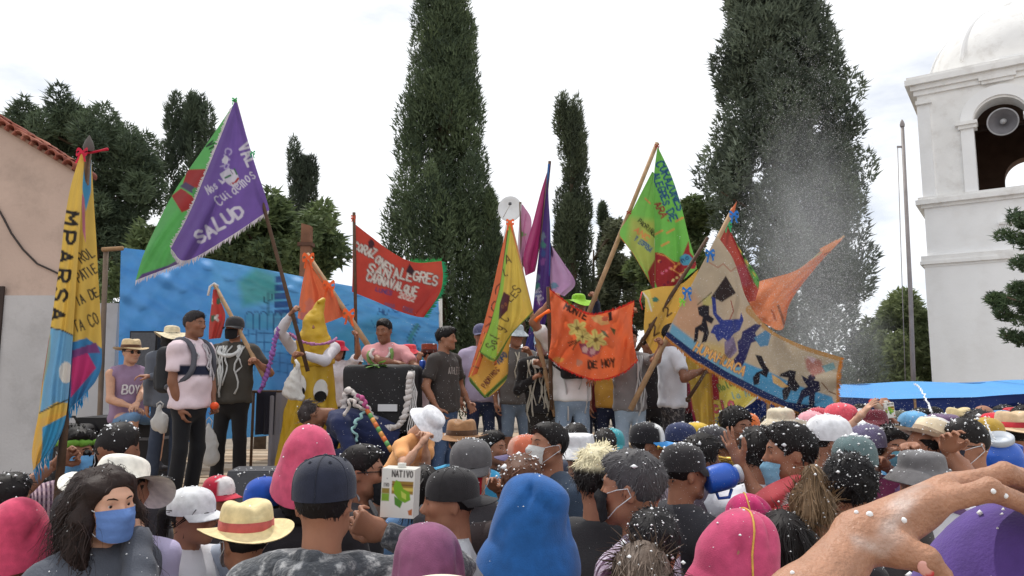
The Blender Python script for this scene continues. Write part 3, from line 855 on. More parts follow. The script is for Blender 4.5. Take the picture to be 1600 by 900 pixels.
class Sheet:
    """cloth spanned over rows of (px, py[, dY]) outline points; folds bulge it in depth"""
    def __init__(s, rows, Y, step=1.6, folds=(), maxn=230):
        step *= 1.18
        n = max(len(r) for r in rows)
        rows = [[(p[0], p[1], Y + (p[2] if len(p) > 2 else 0)) for p in r] for r in rows]
        rows = [catmull(r, 12) for r in rows]
        A = catmull(np.array(rows), 12)
        du = max(np.hypot(*np.diff(A[:, :, :2], axis=1).transpose(2, 0, 1)).sum(1)); dv = max(np.hypot(*np.diff(A[:, :, :2], axis=0).transpose(2, 0, 1)).sum(0))
        nu, nv = int(min(maxn, max(10, du / step))), int(min(maxn, max(10, dv / step)))
        A = catmull(A, nv)
        A = catmull(A.transpose(1, 0, 2), nu).transpose(1, 0, 2)
        s.nu, s.nv = nu, nv
        v, u = np.meshgrid(np.linspace(0, 1, nv), np.linspace(0, 1, nu), indexing='ij')
        s.u, s.v = u, v
        Yd = A[:, :, 2].copy()
        for (amp, fu, fv, ph, env) in folds:
            e = {'u': u, 'v': v, '1': np.ones_like(u), 'iu': 1 - u, 'uv': u * v}[env]
            Yd += 1.4 * amp * e * np.sin(2 * np.pi * (fu * u + fv * v) + ph + .6 * np.sin(5 * v + 3 * u))
        s.P = A[:, :, :2].reshape(-1, 2)
        s.W = Wn(A[:, :, 0], A[:, :, 1], Yd)
        s.V = s.W.reshape(-1, 3)
        I = np.arange(nu * nv).reshape(nv, nu)
        s.F = np.stack([I[:-1, :-1].ravel(), I[1:, :-1].ravel(), I[1:, 1:].ravel(), I[:-1, 1:].ravel()], 1)
    def build(s, name, parent, C, mat=None, off=(0, 0, 0)):
        lum = (C @ np.array([.3, .59, .11]))[:, None]
        C = (C * .86 + lum * .14) * .92
        return obj(name, s.V - np.array(off), s.F, mat or M_flag(), parent, C)
    def edge(s, side):
        return {'top': s.W[0], 'bottom': s.W[-1], 'left': s.W[:, 0], 'right': s.W[:, -1]}[side]
def fringe(name, edge, ln, color, parent, dirv=(0, 0, -1), off=(0, 0, 0), n=90, seed=1, drift=.3):
    r_ = np.random.default_rng(seed)
    E = catmull(edge, n * 3)
    V, F = [], []
    d = np.array(dirv, float)
    for i in range(0, len(E) - 2, 2):
        a, b = E[i], E[i + 2]
        l = ln * r_.uniform(.75, 1.15); q = d * l + r_.normal(size=3) * l * drift * .5
        k = len(V)
        V += [a, b, b + q * .5 + r_.normal(size=3) * .003, a + q * .5, (a + b) / 2 + q]
        F += [(k, k+1, k+2, k+3), (k+3, k+2, k+4)]
    return obj(name, np.array(V) - np.array(off), F, material('fringe_%d_%d_%d' % color, lin(color), .8, .2, transl=.3), parent, smooth=False)
def pole(parent, p0, p1, r0, r1=None, mat=None, off=(0, 0, 0), bow=.0, name='pole'):
    a, b = Vector(p0), Vector(p1)
    m = (a + b) / 2 + Vector((bow, 0, 0))
    o = Vector(off)
    q = [a, a * .56 + b * .19 + m * .25, m, a * .19 + b * .56 + m * .25, b]
    r1 = r1 or r0
    return MB().tube([p - o for p in q], [r0 + (r1 - r0) * i / 4 for i in range(5)], 9).build(name, mat or M_pole(), parent, True)
def bow(parent, c, size, color, off=(0, 0, 0), seed=0, name='ribbon_bow', tails=True):
    r_ = random.Random(seed); c = Vector(c) - Vector(off)
    V, F = [], []
    def strip(pts, w):
        k = len(V)
        for i, p in enumerate(pts):
            V.append(p + Vector((0, 0, w / 2))); V.append(p - Vector((0, 0, w / 2)))
        for i in range(len(pts) - 1): F.append((k+2*i, k+2*i+1, k+2*i+3, k+2*i+2))
    for s in (-1, 1):
        strip([c + Vector((s * size * math.sin(t) * .55, -.02 - size * .3 * (1 - math.cos(t)) * .5, size * .32 * math.sin(t * 2) )) for t in np.linspace(0, math.pi, 9)], size * .32)
        if tails:
            k = len(V)
            pts = [c + Vector((s * size * (.1 + .25 * q) + r_.uniform(-.1, .1) * size * q, -.03, -size * q * r_.uniform(.9, 1.1))) for q in (0, .35, .7, 1.05)]
            for p in pts: V.append(p + Vector((size * .1, 0, 0))); V.append(p - Vector((size * .1, 0, 0)))
            for i in range(3): F.append((k+2*i, k+2*i+1, k+2*i+3, k+2*i+2))
    return obj(name, V, F, material('ribbon_%d_%d_%d' % color, lin(color), .6, .15, transl=.3), parent)
def flag(label, base, cat='flag', name='flag'):
    return thing(name, label, cat, base)

# ---------------- painted blue backdrop
def backdrop():
    b = W(440, 690, 10.4); b.z = STAGE_Z
    t = thing('painted_backdrop', 'large blue painted cloth backdrop stretched behind the stage crowd', 'backdrop', b)
    def r(y): return y
    rows = [[(189, 387, -.9), (300, 400, -.5), (430, 424, -.1), (560, 449, .3), (690, 469, .7)],
            [(187, 470, -.9), (300, 478, -.5), (430, 486, -.1), (560, 500, .3), (690, 515, .7)],
            [(185, 570, -.9), (300, 572, -.5), (430, 572, -.1), (560, 570, .3), (690, 568, .7)],
            [(184, 700, -.9), (300, 690, -.5), (430, 680, -.1), (560, 668, .3), (690, 655, .7)]]
    s = Sheet(rows, 10.2, 2.0, folds=((.05, 2.3, .9, .3, '1'), (.03, 5, -2.7, 2, '1'), (.06, .8, 1.2, 1, '1'), (.016, 11, 5, 0, '1'), (.012, 7, -9, 1, '1')), maxn=280)
    p = Paint(s.P, (70, 156, 228), 3)
    p.soft = 6
    p.poly([(330, 380), (480, 380), (700, 430), (700, 700), (330, 700)], (84, 170, 230), .8)
    p.poly([(350, 480), (700, 520), (700, 700), (350, 700)], (66, 148, 206), .8)
    p.poly([(372, 440), (400, 418), (430, 430), (440, 470), (380, 478)], (60, 158, 140), .75)
    p.poly([(520, 520), (600, 490), (620, 540), (560, 600), (510, 590)], (50, 140, 176), .7)
    p.poly([(420, 560), (470, 540), (500, 640), (420, 650)], (40, 110, 176), .7)
    p.soft = .7
    for i in range(6):                                     # terraced monument
        y = 432 + i * 13; w = 8 + i * 5
        p.poly([(431 - w * .1, y), (431 + w, y - 1), (434 + w, y + 9), (431 - w * .1, y + 10)], (36, 74, 140), .9)
    for i in range(7):                                     # row of arches
        x = 384 + i * 11
        p.stroke([(x, 515), (x, 493), (x + 3, 487), (x + 8, 487), (x + 11, 492), (x + 11, 515)], 1.3, (28, 76, 120))
        p.poly([(x + 1, 513), (x + 1, 494), (x + 4, 489), (x + 8, 489), (x + 10, 494), (x + 10, 513)], (62, 150, 186), .7)
    for k in range(5): p.stroke([(380, 524 + k * 14), (410, 520 + k * 14), (462, 525 + k * 15)], 1.3, (26, 84, 136))
    for k in range(6): p.stroke([(388 + k * 13, 516), (384 + k * 13, 590)], 1.1, (26, 90, 146))
    for (x, y) in ((419, 470), (606, 560)):                # cacti
        p.stroke([(x, y + 22), (x, y - 12)], 2.4, (34, 92, 110)); p.stroke([(x, y + 4), (x - 6, y + 2), (x - 6, y - 6)], 1.8, (34, 92, 110)); p.stroke([(x, y), (x + 6, y - 2), (x + 6, y - 10)], 1.8, (34, 92, 110))
    p.stroke([(652, 508), (640, 530), (650, 552), (668, 570), (660, 600)], 6, (48, 134, 150)); p.stroke([(648, 506), (635, 530), (646, 556), (664, 574)], 1.2, (24, 82, 130)); p.stroke([(657, 508), (646, 530), (656, 550), (674, 568)], 1.2, (24, 82, 130))
    p.text('HU', (590, 491), (606, 494), 9, (26, 74, 132), 1.5)
    p.stroke([(608, 478), (618, 488), (632, 484)], 1.4, (30, 84, 150)); p.stroke([(580, 500), (590, 520), (585, 545)], 1.3, (30, 100, 150))
    p.stroke([(500, 475), (515, 470), (530, 480), (545, 476)], 1.3, (30, 90, 150))
    s.build('painted_cloth', t, p.C, material('tarp_cloth', None, .55, .10, 5, .15, 60, transl=.30, spec=.4), b)
    wp = M_wood()
    pole(t, W(166, 388, 9.28), W(160, 640, 9.28) - Vector((0, 0, 1.0)), .032, mat=material('grey_post_wood', lin((120, 104, 90)), .85, .3, 5, .4, 40), off=b, name='side_post')
    pole(t, W(160, 390, 9.25), W(192, 388, 9.25), .03, mat=wp, off=b, name='top_rail')
    pole(t, W(688, 466, 10.92), W(690, 640, 10.92), .028, mat=material('white_post', lin((206, 202, 196)), .6), off=b, name='side_post')
backdrop()

# ---------------- blue market awning on the right
def awning():
    b = W(1500, 700, 12); b.z = 0
    t = thing('blue_awning', 'low bright blue tarpaulin awning stretched before the bell tower', 'awning', b)
    xa, xb = W(1190, 620, 11).x, W(1900, 620, 11).x
    nx, ny = 60, 16
    V = []
    for j in range(ny):
        for i in range(nx):
            u, v = i / (nx - 1), j / (ny - 1)
            V.append((xa + (xb - xa) * u, 11 + 2.6 * v, 1.63 + .17 * v + .10 * u - .05 * math.sin(math.pi * v) + .018 * math.sin(u * 21 + v * 3) + (.035 * math.sin(u * 13) if j == 0 else 0)))
    I = np.arange(nx * ny).reshape(ny, nx)
    F = np.stack([I[:-1, :-1].ravel(), I[:-1, 1:].ravel(), I[1:, 1:].ravel(), I[1:, :-1].ravel()], 1)
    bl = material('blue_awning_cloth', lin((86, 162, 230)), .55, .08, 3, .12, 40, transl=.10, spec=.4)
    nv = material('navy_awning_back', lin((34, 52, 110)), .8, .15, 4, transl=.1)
    obj('roof_sheet', np.array(V) - np.array(b), F, bl, t)
    V = []
    for j in range(8):
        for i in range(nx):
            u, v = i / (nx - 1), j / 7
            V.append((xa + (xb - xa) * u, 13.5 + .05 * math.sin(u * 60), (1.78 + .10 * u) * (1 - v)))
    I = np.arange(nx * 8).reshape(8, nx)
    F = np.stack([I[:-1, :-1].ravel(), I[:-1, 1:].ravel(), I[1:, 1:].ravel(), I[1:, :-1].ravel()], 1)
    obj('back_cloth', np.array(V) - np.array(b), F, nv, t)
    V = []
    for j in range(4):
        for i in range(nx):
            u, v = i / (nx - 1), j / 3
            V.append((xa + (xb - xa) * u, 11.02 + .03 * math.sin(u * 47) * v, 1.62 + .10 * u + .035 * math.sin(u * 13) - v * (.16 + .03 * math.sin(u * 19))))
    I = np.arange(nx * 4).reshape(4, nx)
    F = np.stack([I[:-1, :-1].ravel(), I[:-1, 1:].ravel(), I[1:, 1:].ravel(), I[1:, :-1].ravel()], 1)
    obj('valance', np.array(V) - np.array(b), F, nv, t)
    for x in np.linspace(xa + .1, xb - .1, 4):
        MB().tube([Vector((x, 11.03, -.02)) - b, Vector((x, 11.03, 1.64)) - b], .025, 8).build('post', M_wood(), t, True)
        MB().tube([Vector((x, 13.45, -.02)) - b, Vector((x, 13.45, 1.82)) - b], .025, 8).build('post', M_wood(), t, True)
awning()

# ---------------- wooden post behind the backdrop, white dish
b = W(471, 600, 12.2); b.z = 0
t = thing('wooden_post', 'rough reddish wooden post standing up behind the blue backdrop', 'post', b)
MB().prism([(-.1, -.1), (.1, -.1), (.085, W(471, 354, 12.2).z), (-.07, W(471, 352, 12.2).z + .02)], -.08, .08).build('post', material('red_brown_wood', lin((132, 92, 70)), .85, .35, 4, .5, 30), t)
MB().box((-.12, -.1, 4.15), (.12, .1, 4.21)).build('iron_band', material('rust_iron', lin((96, 66, 52)), .8), t)
b = W(797, 600, 16); b.z = 0
t = thing('white_dish', 'white round dish on a pale mast behind the yellow and orange flag', 'dish', b)
wm2 = material('dish_white', lin((222, 222, 222)), .5, .06)
c = W(797, 327, 16) - b
Md = Matrix.Translation(c) @ Vector((-.12, -1, .12)).to_track_quat('Z', 'Y').to_matrix().to_4x4()
MB().lathe([(.0, -.06), (.12, -.05), (.22, -.01), (.27, .03), (.265, .035), (.2, .0), (.0, -.04)], 28, ey=1.12, M=Md).build('reflector', wm2, t, True)
MB().tube([c + Vector((-.15, -.1, -.2)), c + Vector((0, -.38, .02))], .012, 6).build('feed_arm', wm2, t, True)
MB().lathe([(0, -.03), (.035, -.02), (.035, .03), (0, .04)], 10, M=Matrix.Translation(c + Vector((0, -.39, .03)))).build('feed_horn', material('dish_grey', lin((90, 90, 94)), .5), t, True)
MB().tube([c + Vector((0, .1, -.02)), c + Vector((-.1, .12, -.6)), Vector((-.12, .12, -.05))], .05, 8).build('mast', wm2, t, True)

# ---------------- 1: yellow banner on the left
def f_yellow():
    Y = 3.45
    b = W(90, 760, Y)
    t = flag('yellow and light blue banner with black vertical lettering before the house wall', b, 'banner', 'banner')
    pole(t, W(140, 222, Y + .03), W(80, 900, Y + .02), .014, .02, M_darkpole(), b)
    MB().lathe([(.02, 0), (.026, .02), (.018, .05), (.0, .085)], 10, M=Matrix.Translation(W(138, 237, Y) - b)).build('tip', material('grey_spear_tip', lin((96, 88, 84)), .6, .3), t, True)
    s = Sheet([[(125, 243), (128, 240), (131, 241)], [(106, 310), (117, 312), (128, 310, -.02)], [(97, 383), (110, 385), (123, 384, -.03)], [(88, 447), (104, 447), (119, 445, -.03)],
               [(79, 512), (98, 512), (115, 507, -.03)], [(67, 590), (88, 590), (110, 583, -.02)], [(59, 655), (84, 652), (105, 636)], [(50, 700), (72, 698), (98, 672)], [(52, 735), (62, 722), (84, 700)]],
              Y - .02, 1.5, ((.02, 1.3, .5, .3, 'v'), (.012, 2.6, 1.2, 1, 'v')))
    p = Paint(s.P, (226, 184, 48), 1)
    p.poly([(79, 512), (97, 516), (116, 525), (113, 630), (88, 628), (62, 645)], (104, 172, 214))
    p.stroke([(79, 512), (97, 516), (116, 525)], 2, (40, 50, 60)); p.stroke([(62, 645), (84, 634), (112, 622)], 2, (50, 50, 44))
    p.poly([(62, 560), (80, 520), (78, 560), (68, 600)], (150, 160, 130), .8); p.stroke([(76, 528), (70, 570), (62, 620)], 2, (184, 70, 50))
    p.blob((103, 582), (11, 17), (226, 220, 208), .05)
    p.poly([(46, 690), (60, 655), (112, 640), (112, 662), (78, 690), (72, 740), (40, 745)], (232, 178, 40))
    p.poly([(66, 668), (112, 644), (112, 700), (60, 745), (66, 700)], (40, 152, 200))
    for i, ch in enumerate('MPARSA'):                      # letters read downwards, turned on their side
        y = 340 + i * 30; xc = 112 - i * 4.2
        p.text(ch, (xc - 11, y - 12), (xc - 14, y + 12), 22, (44, 40, 38), 5.0, jit=.03)
    s.build('cloth', t, p.C, off=b)
    s2 = Sheet([[(130, 241, .02), (143, 250, .06)], [(128, 310, -.01), (147, 320, .05)], [(123, 384, -.02), (151, 383, .05)], [(119, 445, -.02), (154, 440, .04)], [(115, 507, -.02), (157, 495, .03)],
                [(111, 575, -.01), (158, 575, .03)], [(107, 640, .0), (138, 610, .04)]], Y, 1.5, ((.015, 1.2, .8, 0, 'v'),))
    p = Paint(s2.P, (206, 168, 46), 2)
    p.poly([(134, 244), (143, 248), (142, 300), (134, 330), (128, 290)], (54, 152, 206)); p.poly([(127, 300), (132, 310), (134, 380), (129, 360)], (196, 110, 140))
    for (tx, a, c_, h) in (('ROL', (127, 412), (150, 398), 16), ('PATIE', (123, 442), (154, 424), 15), ('IA DE', (121, 478), (156, 462), 14), ('TA CO', (118, 520), (157, 505), 18)):
        p.text(tx, a, c_, h, (50, 46, 40), 2.2, jit=.06)
    p.poly([(112, 535), (135, 528), (160, 545), (160, 590), (106, 645), (108, 600)], (40, 122, 176)); p.poly([(113, 556), (135, 548), (150, 575), (110, 622)], (196, 32, 110)); p.poly([(112, 548), (150, 535), (157, 552), (135, 552), (113, 560)], (120, 60, 120))
    s2.build('cloth_fold', t, p.C, off=b)
    fringe('fringe', s2.edge('bottom'), .05, (40, 140, 196), t, (0, 0, -1), b, 30); fringe('fringe', s.edge('bottom'), .06, (40, 150, 204), t, (.2, 0, -1), b, 26)
    bow(t, W(133, 240, Y - .02), .05, (204, 40, 70), b, 3)
    MB().tube([W(130, 240, Y) - b, W(145, 238, Y) - b, W(158, 235, Y - .03) - b, W(168, 233, Y - .04) - b], [.005, .006, .005, .008], 6).build('ribbon', material('ribbon_204_40_70'), t, True)
f_yellow()

# ---------------- 2: purple and green flag
def f_purple():
    Y = 7.1; b = W(468, 600, Y)
    t = flag('purple and green flag with white lettering flying over the blue backdrop', b)
    pole(t, W(367, 155, Y), W(481, 580, 7.1), .016, .02, M_darkpole(), b)
    s = Sheet([[(365, 163, .02), (368, 163, .02)], [(327, 219, .10), (350, 235, .05)], [(297, 262, .15), (334, 283, .06)], [(269, 305, .18), (318, 330, .07)], [(245, 352, .18), (296, 362, .08)], [(224, 398, .16), (282, 392, .09)], [(212, 438, .12), (290, 408, .08)]],
              Y, 1.5, ((.05, 1.0, .7, .5, 'v'), (.02, 2.1, 2, 0, 'v')))
    p = Paint(s.P, (84, 176, 84), 1)
    p.poly([(293, 265), (322, 264), (322, 282), (316, 293), (305, 296), (286, 286)], (164, 44, 44)); p.poly([(268, 306), (283, 294), (300, 306), (306, 315), (300, 325), (284, 332)], (164, 44, 44))
    p.poly([(281, 291), (290, 284), (310, 296), (304, 304)], (84, 70, 104)); p.blob((306, 300), (6, 7), (70, 150, 80))
    p.text('VITAL', (322, 226), (338, 250), 13, (30, 52, 40), 2.6)
    p.poly([(212, 440), (222, 428), (262, 415), (292, 398), (292, 420), (220, 445)], (96, 72, 128)); p.poly([(270, 400), (292, 396), (292, 412), (278, 412)], (198, 186, 200))
    s.build('cloth_fold', t, p.C, off=b)
    s2 = Sheet([[(366, 160), (368, 160), (370, 161), (371, 163)], [(343, 218, -.02), (356, 222, -.04), (372, 222, -.02), (388, 222)], [(318, 280, -.03), (340, 285, -.07), (372, 278, -.03), (402, 268)], [(295, 335, -.04), (315, 345, -.09), (360, 325, -.04), (413, 300)], [(267, 388, -.02), (291, 407, -.08), (355, 372, -.04), (421, 328)]],
               Y - .03, 1.4, ((.035, 1.6, .3, 1, 'v'), (.015, 3.4, .8, 0, 'v')))
    p = Paint(s2.P, (116, 84, 166), 2)
    wh = (206, 200, 214)
    p.text('VAL', (372, 228), (390, 262), 17, wh, 3.8); p.text('CAR', (354, 230), (344, 262), 10, (176, 160, 206), 2.4)
    p.blob((362, 278), (11, 14), wh, .06, ang=-.5); p.poly([(343, 272), (358, 262), (362, 270), (350, 284)], wh); p.poly([(340, 280), (347, 288), (352, 284)], wh); p.blob((352, 250), (5, 6), wh)
    p.stroke([(352, 278), (360, 274)], 3, (64, 120, 84)); p.stroke([(366, 264), (370, 272)], 2.5, (64, 110, 84)); p.stroke([(361, 287), (367, 286), (372, 279)], 3.4, (170, 50, 60)); p.stroke([(360, 266), (364, 272)], 1, (80, 70, 90))
    p.text('Nos', (326, 305), (342, 293), 13, wh, 1.8); p.text('Cuidemos', (342, 322), (402, 276), 17, wh, 1.9)
    p.text('SALUD', (310, 382), (384, 332), 19, wh, 4.6)
    s2.build('cloth', t, p.C, off=b)
    fringe('fringe', s2.edge('bottom'), .055, (206, 198, 204), t, (-.1, 0, -1), b, 80); fringe('fringe', s2.edge('left')[6:], .035, (206, 198, 204), t, (-.8, 0, .3), b, 70); fringe('fringe', s.edge('bottom'), .05, (206, 198, 204), t, (-.2, 0, -1), b, 50)
    bow(t, W(368, 157, Y), .05, (60, 170, 90), b, 1); bow(t, W(396, 240, Y - .02), .05, (40, 170, 100), b, 2)
f_purple()

# ---------------- 3: red flag
def f_red():
    Y = 8.9; b = W(557, 640, Y)
    t = flag('red rectangular flag lettered CARNAVALQUE 2022 with a green fringe', b)
    pole(t, W(553, 332, Y), W(558, 650, Y), .02, .022, M_darkpole(), b)
    s = Sheet([[(552, 348), (579, 369, .05), (614, 395, .02), (648, 410, -.05), (690, 408, .03)], [(551, 385), (580, 402, .05), (616, 425, .02), (652, 440, -.05), (692, 434, .03)], [(551, 422), (582, 438, .05), (618, 455, .02), (655, 468, -.05), (686, 460, .03)], [(550, 456), (585, 470, .04), (620, 485, .02), (648, 494, -.04), (662, 496, .0)]],
              Y, 1.35, ((.05, 1.7, .4, .5, 'u'), (.02, 3.2, 1.2, 1, 'u')))
    p = Paint(s.P, (196, 56, 34), 1)
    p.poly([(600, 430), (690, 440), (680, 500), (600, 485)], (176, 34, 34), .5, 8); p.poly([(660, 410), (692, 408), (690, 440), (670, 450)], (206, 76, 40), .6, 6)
    wh = (206, 196, 186)
    p.text('CORAZ', (551, 388), (584, 404), 12, wh, 2.6, (60, 30, 30), 1.4); p.text('ONES', (584, 408), (610, 428), 12, wh, 2.6, (60, 30, 30), 1.4); p.text('ALEGRES', (614, 432), (684, 446), 14, wh, 2.8, (60, 30, 30), 1.4)
    p.text('SAN', (572, 424), (609, 436), 13, wh, 3.0, (60, 30, 30), 1.2, jit=.04); p.text('CARNAVALQUE', (571, 437), (651, 463), 12, wh, 2.6, (60, 30, 30), 1.2)
    p.text('LUNES', (586, 454), (612, 462), 6, (96, 60, 110), 1.6); p.text('2022', (622, 464), (647, 472), 8.5, wh, 1.9); p.text('SOSA / CRUZ', (600, 478), (645, 489), 6, (130, 70, 100), 1.7)
    p.blob((580, 381), (5, 7), (74, 40, 48)); p.poly([(634, 424), (640, 412), (648, 424), (644, 430)], (54, 34, 44))
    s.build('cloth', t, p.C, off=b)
    fringe('fringe', s.edge('right'), .06, (44, 150, 100), t, (1, 0, -.1), b, 46); fringe('fringe', s.edge('top')[-30:], .05, (60, 150, 80), t, (.2, 0, 1), b, 30)
    bow(t, W(553, 340, Y - .02), .06, (210, 90, 60), b, 2)
f_red()

# ---------------- 4: orange pennant with bows on a slanted pole
def f_orange_bows():
    Y = 8.7; b = W(573, 640, Y)
    t = flag('plain orange pennant tied with ribbons to a thick slanted pole', b)
    pole(t, W(479, 397, Y), W(590, 562, Y), .032, .035, M_pole(), b)
    s = Sheet([[(480, 408), (484, 408)], [(473, 440, .06), (506, 438)], [(468, 470, .1), (526, 465)], [(465, 497, .1), (495, 508, .0), (543, 492)]], Y - .02, 1.7, ((.06, 1.6, .4, .4, 'v'), (.03, 3.7, .6, 0, 'v')))
    p = Paint(s.P, (240, 112, 52), 1)
    p.blob((485, 478), (9, 12), (224, 120, 92), .3); p.blob((476, 495), (8, 8), (210, 110, 100), .3); p.stroke([(500, 470), (492, 500)], 2, (200, 84, 60))
    s.build('cloth', t, p.C, off=b)
    for i, (x, y) in enumerate(((483, 403), (515, 446), (546, 490))): bow(t, W(x, y, Y - .06), .13, (238, 108, 56), b, i)
f_orange_bows()

# ---------------- 5: small red and white flag on the grey-shirted man's stick
def f_small():
    Y = 7.35; b = W(420, 600, Y)
    t = flag('small red and white streamer flag on a peeled stick held by the black-masked man', b)
    pole(t, W(336, 446, Y), W(412, 588, Y - .15), .02, .022, M_pole(), b)
    s = Sheet([[(333, 452), (338, 452)], [(330, 480), (347, 476)], [(327, 505), (352, 496)], [(326, 530), (345, 528)]], Y - .03, 1.3, ((.03, 1.5, .5, 0, 'v'),))
    p = Paint(s.P, (196, 60, 48), 1)
    for i in range(7): p.blob((330 + 3 * i, 470 + 9 * (i * 3 % 6)), (4, 5), [(222, 214, 206), (60, 100, 74), (214, 40, 44)][i % 3], .3)
    s.build('cloth', t, p.C, off=b)
    MB().tube([W(325, 462, Y) - b, W(328, 448, Y) - b, W(335, 443, Y) - b, W(341, 447, Y) - b], .012, 6).build('white_ribbon', material('ribbon_white', lin((224, 222, 220)), .7), t, True)
f_small()

# ---------------- 6: orange, yellow and green flag
def f_yellow_orange():
    Y = 6.75; b = W(858, 620, Y)
    t = flag('yellow flag with lime and orange borders and dark script beside the black-shirted man', b)
    pole(t, W(796, 344, Y), W(868, 650, 7.0), .02, .024, M_pole(), b)
    bow(t, W(797, 348, Y - .03), .07, (236, 110, 60), b, 4, tails=True)
    s = Sheet([[(793, 351, .02), (797, 351, .0)], [(780, 405, .07), (790, 410, .03)], [(768, 459, .1), (786, 465, .04)], [(752, 520, .1), (778, 525, .06)], [(731, 590, .08), (776, 570, .06)]], Y, 1.5, ((.03, 1, .6, 0, 'v'),))
    p = Paint(s.P, (240, 112, 44), 1)
    for i, ch in enumerate('CORAZ'): p.text(ch, (779 - i * 7, 440 + i * 26), (773 - i * 7, 462 + i * 26), 13, (70, 40, 36), 1.8)
    p.stroke([(740, 572), (755, 578), (776, 568)], 1.6, (90, 70, 40))
    s.build('cloth_fold', t, p.C, off=b)
    s = Sheet([[(758, 520, .05), (800, 520, .05)], [(742, 570, .05), (795, 550, .04)], [(733, 592, .04), (793, 588, .04)], [(742, 606, .03), (780, 607, .03)], [(757, 622, .02), (765, 620, .02)]], Y, 1.5, ((.03, 1.4, .4, 0, 'u'),))
    p = Paint(s.P, (230, 168, 36), 1)
    p.stroke([(733, 592), (757, 622), (793, 588)], 6, (96, 140, 40)); p.stroke([(733, 592), (757, 622), (793, 588), (795, 550)], 1.6, (60, 70, 30))
    p.text('PADRINOS', (757, 606), (781, 578), 7, (110, 40, 40), 1.6); p.text('TOPO', (778, 570), (794, 556), 10, (40, 80, 120), 2.2)
    s.build('lower_fold', t, p.C, off=b)
    s = Sheet([[(794, 352), (797, 350), (799, 351)], [(788, 395, -.03), (800, 398, -.06), (810, 395)], [(780, 450, -.05), (800, 455, -.09), (820, 440)], [(766, 505, -.05), (795, 500, -.1), (832, 482)], [(749, 550, -.04), (774, 564, -.08), (800, 522, -.05), (834, 487)]], Y - .03, 1.4, ((.03, 1.8, .4, .7, 'v'), (.012, 4, 1, 0, 'v')))
    p = Paint(s.P, (222, 190, 44), 1)
    p.poly([(794, 352), (798, 356), (792, 400), (786, 455), (778, 510), (776, 560), (745, 556), (760, 520), (779, 450)], (150, 204, 44))
    p.stroke([(794, 354), (788, 396), (780, 450), (766, 505), (749, 551)], 2.0, (60, 70, 40)); p.stroke([(749, 551), (774, 564), (800, 522), (834, 487)], 4, (96, 134, 40))
    p.stroke([(799, 352), (811, 396), (822, 440), (834, 484)], 3.4, (232, 100, 50))
    dk = (84, 62, 40)
    p.text('A', (790, 412), (800, 408), 13, dk, 1.8); p.text('L', (788, 432), (795, 430), 11, dk, 1.6); p.text('LES', (798, 473), (816, 452), 12, dk, 1.8, jit=.1); p.poly([(787, 456), (797, 462), (793, 485), (779, 500), (781, 475)], (92, 44, 54)); p.text('os', (784, 482), (794, 476), 7, (150, 90, 50), 1.3)
    p.text('Sol y Ch', (771, 548), (800, 490), 15, dk, 1.8, jit=.1)
    s.build('cloth', t, p.C, off=b)
f_yellow_orange()

